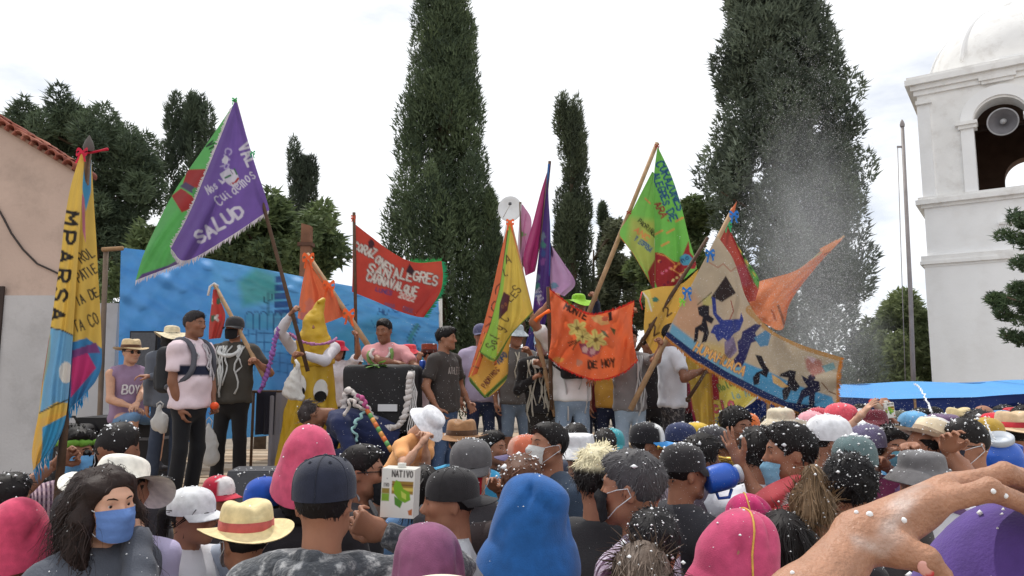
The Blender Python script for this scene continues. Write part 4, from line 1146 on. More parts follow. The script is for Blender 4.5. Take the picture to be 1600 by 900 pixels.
# ---------------- 7: purple and magenta flag, pink and lilac flags behind
def f_magenta():
    Y = 8.3; b = W(822, 640, Y)
    t = flag('dark purple and magenta painted flag furled along a tall dark pole', b)
    pole(t, W(859, 252, Y), W(822, 620, Y), .018, .024, M_darkpole(), b)
    s = Sheet([[(857, 262), (859, 262)], [(845, 300, .05), (855, 302)], [(832, 350, .08), (848, 352)], [(818, 400, .1), (840, 405)], [(821, 431, .1), (836, 424)]], Y, 1.6, ((.05, 1.2, .4, 0, 'v'),))
    p = Paint(s.P, (176, 34, 110), 1); p.stroke([(857, 262), (852, 300), (846, 352), (838, 424)], 2.5, (50, 30, 70))
    s.build('cloth_fold', t, p.C, off=b)
    s = Sheet([[(856, 256), (860, 256)], [(853, 300), (857, 302, .02)], [(848, 350, -.04), (860, 360, .03)], [(840, 420, -.06), (860, 430, .03)], [(832, 490, -.06), (853, 500, .03)], [(818, 552, -.05), (842, 548, .03)]], Y - .03, 1.4, ((.04, 1.4, .3, 0, 'v'),))
    p = Paint(s.P, (84, 48, 130), 1)
    for i in range(16): p.blob((843 + p.rng.normal() * 6, 330 + i * 13), (4, 6), [(60, 84, 150), (140, 70, 150), (74, 40, 110), (110, 130, 150), (60, 130, 120)][i % 5], .4)
    p.poly([(818, 530), (836, 520), (842, 548), (822, 556)], (60, 60, 140)); p.text('VAL', (834, 454), (844, 476), 9, (210, 204, 216), 1.8); p.stroke([(857, 262), (860, 360), (859, 430)], 1.8, (60, 110, 170)); p.stroke([(857, 256), (853, 285)], 4, (60, 120, 190))
    s.build('cloth', t, p.C, off=b)
    Y = 8.9; b2 = W(815, 640, Y)
    t2 = flag('pale pink flag with a white edge between the dish and the purple flag', b2)
    pole(t2, W(813, 316, Y), W(822, 640, Y), .016, .02, M_darkpole(), b2)
    s = Sheet([[(813, 318), (817, 320)], [(811, 350), (830, 342)], [(809, 385, .03), (828, 372, .03)], [(812, 420, .03), (822, 415, .04)]], Y - .02, 1.6, ((.04, 1.2, .5, 0, 'v'),))
    p = Paint(s.P, (200, 130, 170), 1); p.stroke([(814, 318), (811, 350), (809, 390)], 3, (214, 206, 210)); p.blob((817, 366), (5, 4), (90, 150, 70), .3); p.stroke([(822, 335), (818, 360), (822, 390)], 2, (180, 90, 140))
    s.build('cloth', t2, p.C, off=b2)
    Y = 8.7; b3 = W(862, 640, Y)
    t3 = flag('plain lilac flag hanging right of the dark purple flag', b3)
    pole(t3, W(860, 380, Y), W(862, 650, Y), .014, .018, M_darkpole(), b3)
    s = Sheet([[(860, 383), (862, 384)], [(860, 412), (880, 410, .04)], [(860, 440), (899, 442, .06)], [(862, 455), (882, 463, .05)]], Y - .02, 1.7, ((.05, 1.3, .4, 0, 'u'),))
    p = Paint(s.P, (196, 150, 196), 1); p.stroke([(861, 383), (863, 400)], 3, (90, 60, 110)); p.blob((866, 446), (6, 5), (110, 150, 180), .3)
    s.build('cloth', t3, p.C, off=b3)
f_magenta()

# ---------------- 8: orange flag with flowers, spread between two bearers
def f_flowers():
    Y = 6.55; b = W(925, 600, Y)
    t = flag('bright orange flag painted with yellow flowers spread between two bearers', b)
    s = Sheet([[(858, 452, .1), (886, 474, .02), (922, 492, -.03), (962, 484, .0), (991, 472, .1)], [(861, 490, .06), (888, 500, -.03), (924, 515, -.06), (962, 510, -.02), (988, 503, .08)], [(861, 528, .04), (890, 530, -.05), (926, 540, -.07), (964, 538, -.03), (990, 535, .06)], [(857, 556, .04), (880, 574, -.01), (930, 592, -.04), (972, 582, .0), (996, 562, .06)]],
              Y, 1.3, ((.035, 1.8, .9, .4, '1'), (.018, 3.6, -1.2, 1, '1'), (.012, 6, 2, 0, '1')))
    p = Paint(s.P, (244, 104, 26), 1)
    yl, dk = (212, 196, 96), (66, 56, 34)
    def fl(c, r):
        for k in range(6):
            a = k * 1.047 + .4
            p.blob((c[0] + r * .62 * math.cos(a), c[1] + r * .55 * math.sin(a)), (r * .46, r * .3), yl, .15, ang=a)
            p.stroke([c, (c[0] + r * .9 * math.cos(a), c[1] + r * .8 * math.sin(a))], .9, (150, 130, 50))
        p.blob(c, r * .22, (120, 96, 40))
    p.poly([(904, 536), (940, 540), (936, 552), (924, 558), (910, 552)], (150, 60, 84)); p.blob((914, 546), (5, 5), (206, 160, 150)); p.blob((926, 549), (5, 5), (206, 150, 150)); p.blob((933, 543), (4, 4), (120, 50, 90))
    fl((902, 513), 15); fl((931, 531), 17); fl((910, 526), 11)
    for a, c_ in (((890, 540), (906, 532)), ((895, 546), (902, 534)), ((888, 536), (900, 532))): p.stroke([a, c_], 2, dk)
    p.poly([(938, 515), (946, 518), (952, 528), (944, 524)], (84, 88, 44)); p.poly([(953, 511), (962, 515), (960, 524)], (84, 88, 44))
    p.blob((938, 500), (14, 7), (226, 170, 90), .25, ang=.2); p.blob((945, 498), (5, 4), (200, 90, 60), .2)
    p.text('MONTE', (880, 482), (916, 500), 10, (44, 34, 30), 2.6); p.poly([(950, 489), (955, 486), (957, 500), (952, 502)], (44, 34, 30))
    p.text('DE HOY', (919, 576), (962, 572), 11, (60, 34, 20), 2.8, jit=.06)
    p.blob((905, 566), (5, 5), (200, 130, 100), .2); p.blob((873, 562), (9, 4), (230, 160, 50), .2)
    s.build('cloth', t, p.C, off=b)
    for sd in ('top', 'bottom', 'right'): fringe('fringe', s.edge(sd), .022, (206, 48, 38), t, (0, 0, 1 if sd == 'top' else -1), b, 90)
    pole(t, W(856, 448, Y + .12), W(862, 640, Y + .3), .016, .018, M_darkpole(), b)
    MB().tube([W(858, 486, Y + .05) - b, W(850, 490, Y) - b, W(840, 497, Y) - b, W(836, 502, Y) - b], [.02, .012, .014, .02], 7).build('tie_knot', material('ribbon_240_104_30', lin((240, 104, 30)), .7), t, True)
f_flowers()

# ---------------- 9: green flag
def f_green():
    Y = 8.2; b = W(930, 520, Y)
    t = flag('lime green flag lettered CORAZONES on a slanted pole with a red emblem', b)
    pole(t, W(1027, 223, Y), W(912, 508, Y + .2), .024, .028, M_pole(), b)
    s = Sheet([[(1019, 268), (1022, 270)], [(1000, 305), (1022, 310, -.02)], [(982, 340), (1023, 350, -.04)], [(968, 366), (1023, 385, -.05)], [(988, 395, -.03), (1024, 420, -.05)], [(1010, 432, -.04), (1024, 458, -.04)]], Y - .02, 1.4, ((.035, 1.2, .6, 0, 'u'),))
    p = Paint(s.P, (116, 196, 66), 1)
    p.poly([(985, 340), (1026, 345), (1026, 440), (1004, 420), (980, 385)], (190, 180, 70), .7, 6); p.stroke([(966, 368), (988, 397), (1010, 434), (1024, 460)], 3.4, (216, 96, 40))
    p.text('PADRINOS', (996, 346), (1024, 372), 6.5, (36, 44, 30), 1.5); p.text('ANC', (990, 360), (1012, 378), 8, (226, 130, 60), 2.0); p.text('Y ESPOSA', (991, 374), (1016, 394), 7, (50, 90, 150), 1.5); p.stroke([(1008, 310), (1016, 318)], 2, (226, 130, 60))
    p.poly([(1012, 425), (1026, 400), (1026, 462), (1018, 452)], (150, 30, 34))
    s.build('cloth_fold', t, p.C, off=b)
    s = Sheet([[(1027, 231), (1029, 232)], [(1022, 272, -.02), (1048, 272, -.02)], [(1022, 320, -.05), (1064, 320, -.03)], [(1023, 370, -.06), (1076, 370, -.03)], [(1023, 420, -.06), (1086, 405, -.03)], [(1023, 457, -.05), (1055, 446, -.05), (1089, 420, -.03)]], Y - .05, 1.4, ((.035, 1.5, .5, 1, 'v'), (.015, 3, 1, 0, 'v')))
    p = Paint(s.P, (104, 190, 60), 1)
    bl = (28, 78, 130)
    p.text('CORAZONES', (1025, 254), (1060, 331), 13, bl, 2.7); p.text('ALEGRES', (1019, 272), (1038, 322), 11, bl, 2.4); p.text('DE', (1041, 330), (1050, 347), 11, bl, 2.5); p.text('ARA', (1022, 318), (1034, 342), 10, (150, 40, 40), 2.4); p.text('"', (1039, 346), (1044, 350), 5, (150, 50, 40), 1.5)
    for (x, y) in ((1048, 360), (1062, 342), (1030, 362), (1040, 380)): p.stroke([(x - 6, y + 4), (x + 5, y - 2)], 3, (214, 140, 50))
    p.poly([(1023, 394), (1036, 396), (1052, 408), (1060, 410), (1066, 400), (1076, 376), (1078, 394), (1090, 410), (1086, 420), (1070, 420), (1068, 440), (1054, 446), (1030, 456), (1023, 440)], (158, 28, 34))
    p.blob((1072, 406), (10, 9), (60, 150, 180), .1); p.text('nc', (1065, 410), (1078, 404), 7, (30, 60, 110), 1.6); p.stroke([(1060, 412), (1052, 422), (1062, 428), (1070, 424)], 1.6, (224, 150, 50)); p.stroke([(1026, 396), (1040, 400), (1054, 412)], 1.5, (224, 140, 50))
    for i in range(14): p.blob((1030 + (i * 17 % 37), 408 + (i * 11 % 40)), (2.4, 2.2), [(226, 150, 60), (214, 90, 120), (230, 210, 120), (120, 20, 50)][i % 4], .2)
    s.build('cloth', t, p.C, off=b)
    bow(t, W(1026, 229, Y - .02), .05, (150, 60, 40), b, 1); bow(t, W(982, 333, Y - .02), .05, (150, 60, 40), b, 2, tails=False)
f_green()

# ---------------- 10: the big Humahuaca flag
def f_humahuaca():
    Y = 6.3; b = W(1000, 640, Y)
    t = flag('large tan and blue flag lettered HUMAHUACA with dark dancing figures', b)
    pole(t, W(1146, 326, Y + .05), W(985, 640, Y + .35), .02, .026, M_pole(), b)
    MB().lathe([(.0, -.02), (.022, 0), (.018, .03), (.0, .12)], 10, M=Matrix.Translation(W(1143, 333, Y + .04) - b) @ Matrix.Rotation(.45, 4, 'Y')).build('tip', material('orange_tip', lin((190, 100, 60)), .6), t, True)
    s = Sheet([[(1120, 368), (1147, 408, -.05), (1168, 470, .0), (1203, 514, .12), (1256, 540, .18), (1314, 558, .1)], [(1100, 408), (1132, 450, -.12), (1163, 508, -.1), (1205, 548, .05), (1255, 574, .1), (1309, 588, .05)], [(1070, 466), (1108, 506, -.14), (1150, 544, -.14), (1200, 581, .0), (1254, 608, .05), (1309, 616, .0)], [(1039, 525), (1081, 560, -.1), (1133, 592, -.12), (1191, 622, -.02), (1249, 645, .02), (1308, 645, .0)]],
              Y - .03, 1.1, ((.05, 1.6, .5, .4, 'u'), (.02, 3.6, -.8, 1, 'u'), (.015, 1, 2.2, 0, '1')))
    p = Paint(s.P, (188, 170, 142), 1)
    p.poly([(1100, 440), (1150, 470), (1200, 520), (1150, 545), (1090, 500)], (190, 168, 140), .6, 10); p.poly([(1056, 478), (1085, 455), (1110, 500), (1085, 530), (1050, 510)], (214, 150, 104), .7, 7)
    p.poly([(1098, 468), (1110, 460), (1114, 476), (1098, 480)], (196, 186, 84), .8, 2); p.poly([(1100, 535), (1140, 540), (1150, 570), (1120, 568)], (206, 176, 90), .8, 6)
    p.poly([(1050, 505), (1082, 530), (1110, 550), (1158, 575), (1160, 600), (1120, 590), (1040, 540)], (104, 168, 200), 1, 2); p.poly([(1160, 565), (1185, 575), (1200, 580), (1240, 600), (1300, 620), (1310, 650), (1230, 640), (1160, 600)], (64, 150, 196), 1, 1.5)
    p.poly([(1036, 520), (1044, 518), (1083, 548), (1134, 580), (1192, 610), (1230, 628), (1312, 640), (1310, 660), (1240, 652), (1130, 600), (1036, 532)], (28, 44, 96))
    p.stroke([(1039, 526), (1081, 561), (1133, 593), (1191, 623), (1249, 646), (1308, 646)], 3.0, (186, 130, 60)); p.stroke([(1314, 558), (1309, 588), (1309, 616), (1308, 646)], 4.5, (196, 128, 52)); p.stroke([(1172, 484), (1203, 514), (1256, 540), (1314, 558)], 14, (186, 138, 70))
    nv, bk = (36, 44, 100), (34, 28, 38)
    # hat, wand and mask
    p.poly([(1110, 466), (1134, 431), (1150, 458), (1128, 472), (1116, 466)], (52, 40, 40)); p.stroke([(1090, 476), (1112, 457)], 1.6, (90, 80, 40)); p.stroke([(1108, 410), (1122, 418), (1130, 412), (1142, 424), (1152, 416)], 1.2, (170, 90, 60)); p.stroke([(1142, 470), (1146, 486), (1140, 500)], 1.6, (150, 70, 50))
    # winged figures
    def fig(pts, c_): p.poly(pts, c_)
    fig([(1090, 480), (1100, 476), (1108, 478), (1108, 492), (1116, 498), (1112, 506), (1104, 502), (1108, 520), (1104, 534), (1096, 536), (1100, 520), (1092, 516), (1090, 532), (1084, 536), (1086, 512), (1096, 506), (1098, 496), (1092, 492)], bk)
    fig([(1112, 464), (1118, 466), (1120, 490), (1130, 500), (1156, 498), (1158, 488), (1162, 500), (1156, 516), (1146, 522), (1138, 534), (1130, 528), (1122, 534), (1116, 522), (1110, 520), (1116, 508), (1124, 506), (1114, 490)], (44, 60, 140))
    fig([(1160, 518), (1180, 506), (1190, 508), (1180, 520), (1184, 532), (1174, 536), (1166, 560), (1160, 572), (1150, 574), (1146, 562), (1154, 552), (1152, 534), (1158, 528)], (40, 40, 96)); p.poly([(1178, 528), (1196, 516), (1205, 522), (1200, 540), (1188, 542)], (70, 130, 170)); p.poly([(1132, 534), (1146, 526), (1152, 548), (1140, 562), (1132, 552)], (104, 92, 150), .8)
    fig([(1180, 554), (1190, 556), (1196, 570), (1202, 578), (1198, 590), (1188, 584), (1186, 600), (1178, 602), (1176, 590), (1182, 582), (1192, 578), (1186, 568)], bk)
    fig([(1220, 584), (1234, 578), (1244, 580), (1242, 592), (1250, 604), (1244, 612), (1236, 610), (1230, 624), (1224, 626), (1222, 610), (1230, 600), (1232, 590), (1218, 588)], bk)
    fig([(1252, 586), (1262, 592), (1280, 596), (1282, 610), (1274, 614), (1272, 634), (1264, 636), (1264, 618), (1256, 622), (1250, 634), (1244, 632), (1252, 610), (1262, 604), (1256, 596)], (30, 28, 60)); p.blob((1268, 590), (6, 5), (40, 30, 60), .1)
    p.poly([(1206, 585), (1218, 592), (1232, 604), (1222, 606), (1208, 598)], (224, 170, 70), .9); p.poly([(1258, 560), (1282, 562), (1290, 580), (1270, 588), (1260, 576)], (170, 70, 70), .7, 2); p.poly([(1284, 572), (1302, 566), (1306, 576), (1290, 582)], (90, 160, 170), .8); p.poly([(1260, 556), (1276, 560), (1270, 568)], (200, 170, 180), .8); p.stroke([(1284, 598), (1296, 612), (1306, 616)], 1.6, (120, 80, 50))
    p.text('HUMAHUACA', (1082, 547), (1162, 587), 14, (244, 180, 84), 2.3, (96, 56, 40), 1.3, jit=.03)
    s.build('cloth', t, p.C, off=b)
    fringe('fringe', s.edge('bottom'), .028, (186, 120, 50), t, (-.1, 0, -1), b, 130); fringe('fringe', s.edge('right'), .03, (190, 120, 50), t, (1, 0, -.2), b, 40)
    for i, (x, y) in enumerate(((1145, 336), (1108, 396), (1072, 455))): bow(t, W(x, y, Y - .05), .075, (50, 122, 200), b, i)
    bow(t, W(1065, 470, Y - .05), .05, (130, 210, 70), b, 7)
f_humahuaca()

# ---------------- 11: red and green wedge, 12: orange on the right, 13: yellow, 14: yellow lettered
def f_rest():
    Y = 7.0; b = W(1090, 640, Y)
    t = flag('red flag with a green and yellow patterned border behind the tan flag', b)
    pole(t, W(1141, 345, Y), W(1045, 600, Y + .2), .016, .02, M_darkpole(), b)
    s = Sheet([[(1134, 354), (1139, 355)], [(1118, 380), (1150, 378, .03)], [(1112, 410), (1166, 405, .06)], [(1118, 440), (1186, 438, .08)], [(1130, 480), (1180, 470, .08)]], Y - .02, 1.6, ((.05, 1.4, .5, 0, 'v'),))
    p = Paint(s.P, (186, 70, 56), 1)
    p.poly([(1136, 352), (1144, 356), (1190, 436), (1184, 450), (1172, 432), (1158, 398)], (90, 170, 70))
    for i in range(6): p.poly([(1152 + i * 6, 385 + i * 10), (1160 + i * 5, 392 + i * 9), (1156 + i * 6, 398 + i * 9)], [(226, 190, 60), (40, 60, 40)][i % 2])
    p.stroke([(1140, 360), (1158, 400), (1176, 440)], 3, (150, 30, 40)); p.poly([(1140, 420), (1166, 412), (1174, 446), (1150, 450)], (160, 70, 90), .7, 4)
    s.build('cloth', t, p.C, off=b)
    bow(t, W(1136, 352, Y - .03), .07, (60, 170, 110), b, 1)
    Y = 7.6; b = W(1180, 640, Y)
    t = flag('plain orange flag blown out to the right above the tan flag', b)
    pole(t, W(1319, 369, Y + .02), W(1120, 520, Y), .012, .016, M_pole(), b)
    s = Sheet([[(1166, 455), (1186, 440, -.03), (1245, 422, .0), (1285, 390), (1317, 371)], [(1172, 476), (1194, 470, -.06), (1238, 448, .02), (1284, 402), (1317, 372)], [(1180, 492), (1204, 492, -.06), (1234, 462, .03), (1282, 407), (1316, 373)], [(1192, 504), (1222, 515, -.03), (1236, 470, .03), (1280, 412), (1316, 374)]], Y - .02, 1.6, ((.05, 1.5, .8, .4, 'iu'), (.03, .6, 2.4, 0, 'iu')))
    p = Paint(s.P, (246, 144, 82), 1); p.stroke([(1216, 478), (1222, 495), (1226, 508)], 4, (150, 90, 60)); p.stroke([(1206, 485), (1212, 500)], 3, (190, 90, 50)); p.poly([(1246, 420), (1284, 395), (1288, 391), (1262, 404)], (196, 206, 150))
    s.build('cloth', t, p.C, off=b)
    s = Sheet([[(1280, 389), (1308, 374)], [(1284, 394, -.03), (1306, 382, -.03)], [(1288, 396, -.02), (1298, 392, -.02)]], Y - .04, 1.6)
    s.build('corner_flap', t, Paint(s.P, (240, 150, 80), 1).C, off=b)
    fringe('fringe', s.edge('bottom'), .02, (150, 80, 50), t, (0, 0, -1), b, 20)
    Y = 7.25; b = W(1000, 640, Y)
    t = flag('yellow flag with dark numerals rolled along a dark pole behind the flowers', b)
    pole(t, W(1106, 371, Y), W(990, 555, Y + .05), .018, .022, M_darkpole(), b)
    s = Sheet([[(1003, 455), (1032, 448), (1064, 444), (1092, 420)], [(1008, 470, .03), (1036, 470, .0), (1060, 475), (1080, 450)], [(1006, 510, .03), (1030, 505, .0), (1046, 510), (1064, 480)], [(1008, 530, .03), (1018, 548), (1026, 556), (1050, 510)]], Y + .03, 1.5, ((.03, 1.6, .5, 0, 'v'),))
    p = Paint(s.P, (230, 178, 46), 1); p.text('2', (1020, 525), (1032, 519), 17, (70, 40, 34), 2.6); p.text('2', (1041, 496), (1052, 489), 15, (70, 40, 34), 2.4); p.poly([(1003, 455), (1015, 452), (1022, 480), (1012, 486)], (224, 200, 80)); p.blob((1024, 468), (5, 4), (60, 130, 110), .3); p.stroke([(1004, 457), (1012, 466), (1018, 486)], 2.4, (224, 220, 210))
    s.build('cloth', t, p.C, off=b)
    MB().tube([W(1003, 456, Y) - b, W(1000, 470, Y - .02) - b, W(1004, 484, Y - .03) - b], [.006, .008, .006], 6).build('red_ribbon', material('ribbon_206_60_60', lin((206, 60, 60)), .7), t, True)
    Y = 7.5; b = W(1120, 700, Y)
    t = flag('yellow and dark red flag with pink lettering hanging below the tan flag', b)
    pole(t, W(1108, 545, Y + .02), W(1128, 780, Y + .02), .014, .016, M_darkpole(), b)
    s = Sheet([[(1070, 545), (1108, 552, -.03)], [(1074, 590), (1112, 590, -.04)], [(1080, 640), (1116, 640, -.03)], [(1092, 690), (1118, 684, -.02)]], Y, 1.6, ((.04, 1.6, .3, 0, '1'),))
    p = Paint(s.P, (216, 178, 44), 1); p.stroke([(1074, 600), (1080, 640), (1094, 692)], 7, (150, 30, 70)); p.stroke([(1104, 552), (1112, 600), (1118, 680)], 3, (200, 120, 40))
    s.build('cloth_fold', t, p.C, off=b)
    s = Sheet([[(1106, 552), (1128, 575, -.02), (1150, 600, .02)], [(1112, 590), (1140, 602, -.04), (1182, 620, .02)], [(1114, 640), (1136, 640, -.04), (1160, 640, .02)], [(1118, 676), (1126, 668, -.02), (1142, 655, .02)]], Y - .02, 1.4, ((.03, 1.8, .4, 0, 'u'),))
    p = Paint(s.P, (226, 206, 62), 1); p.poly([(1104, 550), (1122, 570), (1124, 625), (1112, 625)], (166, 34, 56)); p.text('cio', (1114, 646), (1150, 636), 18, (224, 90, 110), 3.2, (90, 30, 50), 1.4, jit=.04); p.text('Rolo', (1124, 612), (1146, 602), 10, (80, 140, 60), 2.0); p.text('la M', (1144, 624), (1172, 618), 9, (110, 170, 180), 1.8); p.text('Sn', (1116, 664), (1132, 654), 9, (70, 120, 160), 2.0)
    p.stroke([(1182, 620), (1160, 642), (1142, 656), (1120, 676)], 2.4, (220, 214, 190))
    s.build('cloth', t, p.C, off=b)
f_rest()
# ------------------------------------------------------------------ people
def M_skin(): return material('skin', None, .55, .10, 25, .12, 300, spec=.35, sss=.06)
def M_hair(): return material('hair', None, .58, .25, 40, .2, 200, spec=.22)
def M_hat(): return material('hat_cloth', None, .95, .24, 30, .22, 260, sheen=.15)
def M_cloth(c, kind='plain'):
    key = 'cloth_%s_%d_%d_%d' % (kind, *c)
    if key in MATS: return MATS[key]
    if kind == 'denim': return material(key, lin(c), .85, .30, 5, .35, 220, stain=lin([min(255, x + 30) for x in c]), stain_scale=4, stain_amt=.5)
    if kind == 'plaid':
        m = material(key, lin(c), .85, .08, 8, .3, 180)
        t = m.node_tree; N, K = t.nodes, t.links.new
        bs = [n for n in N if n.type == 'BSDF_PRINCIPLED'][0]
        src = bs.inputs['Base Color'].links[0].from_socket
        co = [n for n in N if n.type == 'TEX_COORD'][0]
        for ax, sc, colr, am in (('X', 17, (70, 40, 66), .95), ('Z', 11, (150, 128, 150), .35)):
            w = N.new('ShaderNodeTexWave'); w.inputs['Scale'].default_value = sc; w.inputs['Distortion'].default_value = .5; w.bands_direction = ax
            r_ = N.new('ShaderNodeMapRange'); r_.inputs['From Min'].default_value = .45; r_.inputs['From Max'].default_value = .6; r_.inputs['To Max'].default_value = am
            mi = N.new('ShaderNodeMixRGB'); mi.inputs['Color2'].default_value = (*lin(colr), 1)
            K(co.outputs['Object'], w.inputs['Vector']); K(w.outputs['Fac'], r_.inputs['Value']); K(r_.outputs['Result'], mi.inputs['Fac']); K(src, mi.inputs['Color1']); src = mi.outputs['Color']
        K(src, bs.inputs['Base Color'])
        return m
    if kind == 'fleece': return material(key, lin(c), .95, .5, 26, .8, 70, stain=lin((206, 206, 206)), stain_scale=24, stain_amt=.9, sheen=.4)
    if kind == 'print': return material(key, lin(c), .85, .2, 20, .3, 160, stain=lin((196, 190, 186)), stain_scale=30, stain_amt=.7)
    return material(key, lin(c), .88, .14, 6, .25, 200, sheen=.1)
WHITE_FOAM = lambda: material('spray_foam', lin((240, 242, 244)), .7, .05, spec=.3)

def vnormals(V, F):
    V = np.asarray(V); N = np.zeros_like(V)
    fn = np.cross(V[F[:, 1]] - V[F[:, 0]], V[F[:, 2]] - V[F[:, 0]])
    for k in range(F.shape[1]): np.add.at(N, F[:, k], fn)
    return N / (np.linalg.norm(N, axis=1, keepdims=True) + 1e-12)

_heads = {}
def head_proto(fem, h):
    key = (fem, h)
    if key in _heads: return _heads[key]
    f = Field((-.10, -.13, -.17), (.10, .12, .13), h)
    f.add(el((0, .014, .030), (.0745, .094, .085)), .0)
    f.add(el((0, -.030, -.022), (.060, .060, .082)), .04)
    jw = .036 if fem else .043
    f.add(rc((-jw, -.02, -.070), (-.012, -.068, -.098), .022, .016), .03); f.add(rc((jw, -.02, -.070), (.012, -.068, -.098), .022, .016), .03)
    f.add(el((0, -.055, -.07), (.036, .034, .036)), .02)
    f.add(el((0, -.076, -.098), (.018, .014, .014)), .018)
    for s in (-1, 1):
        f.add(el((s * .040, -.066, -.018), (.021, .018, .020)), .02)
        f.add(rc((s * .012, -.084, .026), (s * .044, -.070, .028), .0085, .008), .016)
        f.add(el((s * .031, -.094, .004), (.0165, .013, .0105)), .012, 's')
        f.add(rc((s * .014, -.0805, .0125), (s * .030, -.0815, .0135), .0052, .0055), .005); f.add(rc((s * .030, -.0815, .0135), (s * .047, -.069, .009), .0055, .004), .005)
        f.add(rc((s * .016, -.081, -.004), (s * .045, -.071, -.003), .0038, .003), .005)
        f.add(el((s * .0105, -.097, -.033), (.0085, .010, .0075)), .006)
        f.add(el((s * .077, .016, -.006), (.007, .019, .031), Euler((.15, 0, s * .25)).to_matrix()), .006)
        f.add(el((s * .086, .012, -.004), (.006, .010, .018)), .006, 's')
    f.add(rc((0, -.084, .014), (0, -.106, -.026), .0068, .0115), .014)
    f.add(rc((-.021, -.078, -.0605), (0, -.0895, -.0575), .0035, .0055), .006); f.add(rc((.021, -.078, -.0605), (0, -.0895, -.0575), .0035, .0055), .006)
    f.add(rc((-.018, -.078, -.0665), (.018, -.078, -.0665), .004, .004), .006); f.add(rc((-.008, -.0865, -.068), (.008, -.0865, -.068), .0055, .0055), .007)
    f.add(seg((0, .020, -.04), (0, .032, -.17), (.052, .056), (.056, .058)), .03)
    V, F = f.mesh()
    m = np.ones((len(V), 3))
    lip = np.clip(1.4 - np.abs(V[:, 2] + .0635) / .0065, 0, 1) * np.clip(1.3 - np.abs(V[:, 0]) / .020, 0, 1) * (V[:, 1] < -.072)
    lip = np.clip(lip, 0, 1)
    m = m * (1 - lip[:, None]) + np.array([.80, .52, .52]) * lip[:, None]
    chk = np.exp(-((np.abs(V[:, 0]) - .04) ** 2 + (V[:, 2] + .025) ** 2) / .0006) * (V[:, 1] < -.04)
    m *= 1 + chk[:, None] * np.array([.06, -.05, -.06])
    if not fem:
        st = np.clip((-.045 - V[:, 2]) / .02, 0, 1) * (V[:, 1] < -.03) * (V[:, 2] > -.13)
        m *= 1 - .12 * st[:, None]
    _heads[key] = (V, F, m)
    return _heads[key]

_hands = {}
def hand_proto(kind, h=.006):
    """fingers along +Z, palm faces -Y, thumb towards +X"""
    if (kind, h) in _hands: return _hands[(kind, h)]
    f = Field((-.06, -.10, -.03), (.10, .05, .20), h)
    f.add(seg((0, 0, -.02), (0, 0, .02), (.026, .021), (.030, .020)), 0)
    f.add(seg((0, 0, .02), (0, 0, .080), (.031, .017), (.041, .014)), .02)
    bend = {'grip': (70, 85, 55), 'open': (5, 8, 6), 'relax': (22, 30, 22), 'curl': (45, 60, 40)}[kind]
    for i, (x, ln, r_) in enumerate(((.031, .068, .0088), (.0105, .076, .0092), (-.010, .070, .0088), (-.030, .055, .0078))):
        p = Vector((x, -.001, .082)); a = 0.0; sp = (x * (1.6 if kind == 'open' else .6))
        for j, fr in enumerate((.45, .32, .26)):
            a += R(bend[j] * (1 + .08 * i))
            q = p + Vector((sp * .5 * fr, -math.sin(a) * ln * fr, math.cos(a) * ln * fr))
            f.add(rc(p, q, r_ * (1 - .09 * j), r_ * (1 - .09 * (j + 1))), .004)
            p = q
    if kind == 'grip': tp = [(.026, -.008, .022), (.046, -.032, .045), (.036, -.052, .062), (.016, -.060, .068)]
    elif kind == 'open': tp = [(.026, -.006, .015), (.056, -.014, .040), (.074, -.018, .064), (.084, -.020, .086)]
    else: tp = [(.026, -.006, .015), (.050, -.024, .042), (.056, -.036, .066), (.052, -.044, .086)]
    for j in range(3): f.add(rc(tp[j], tp[j+1], (.0155, .0115, .0100)[j], (.0120, .0102, .0082)[j]), .010)
    V, F = f.mesh()
    _hands[(kind, h)] = (V, F)
    return V, F

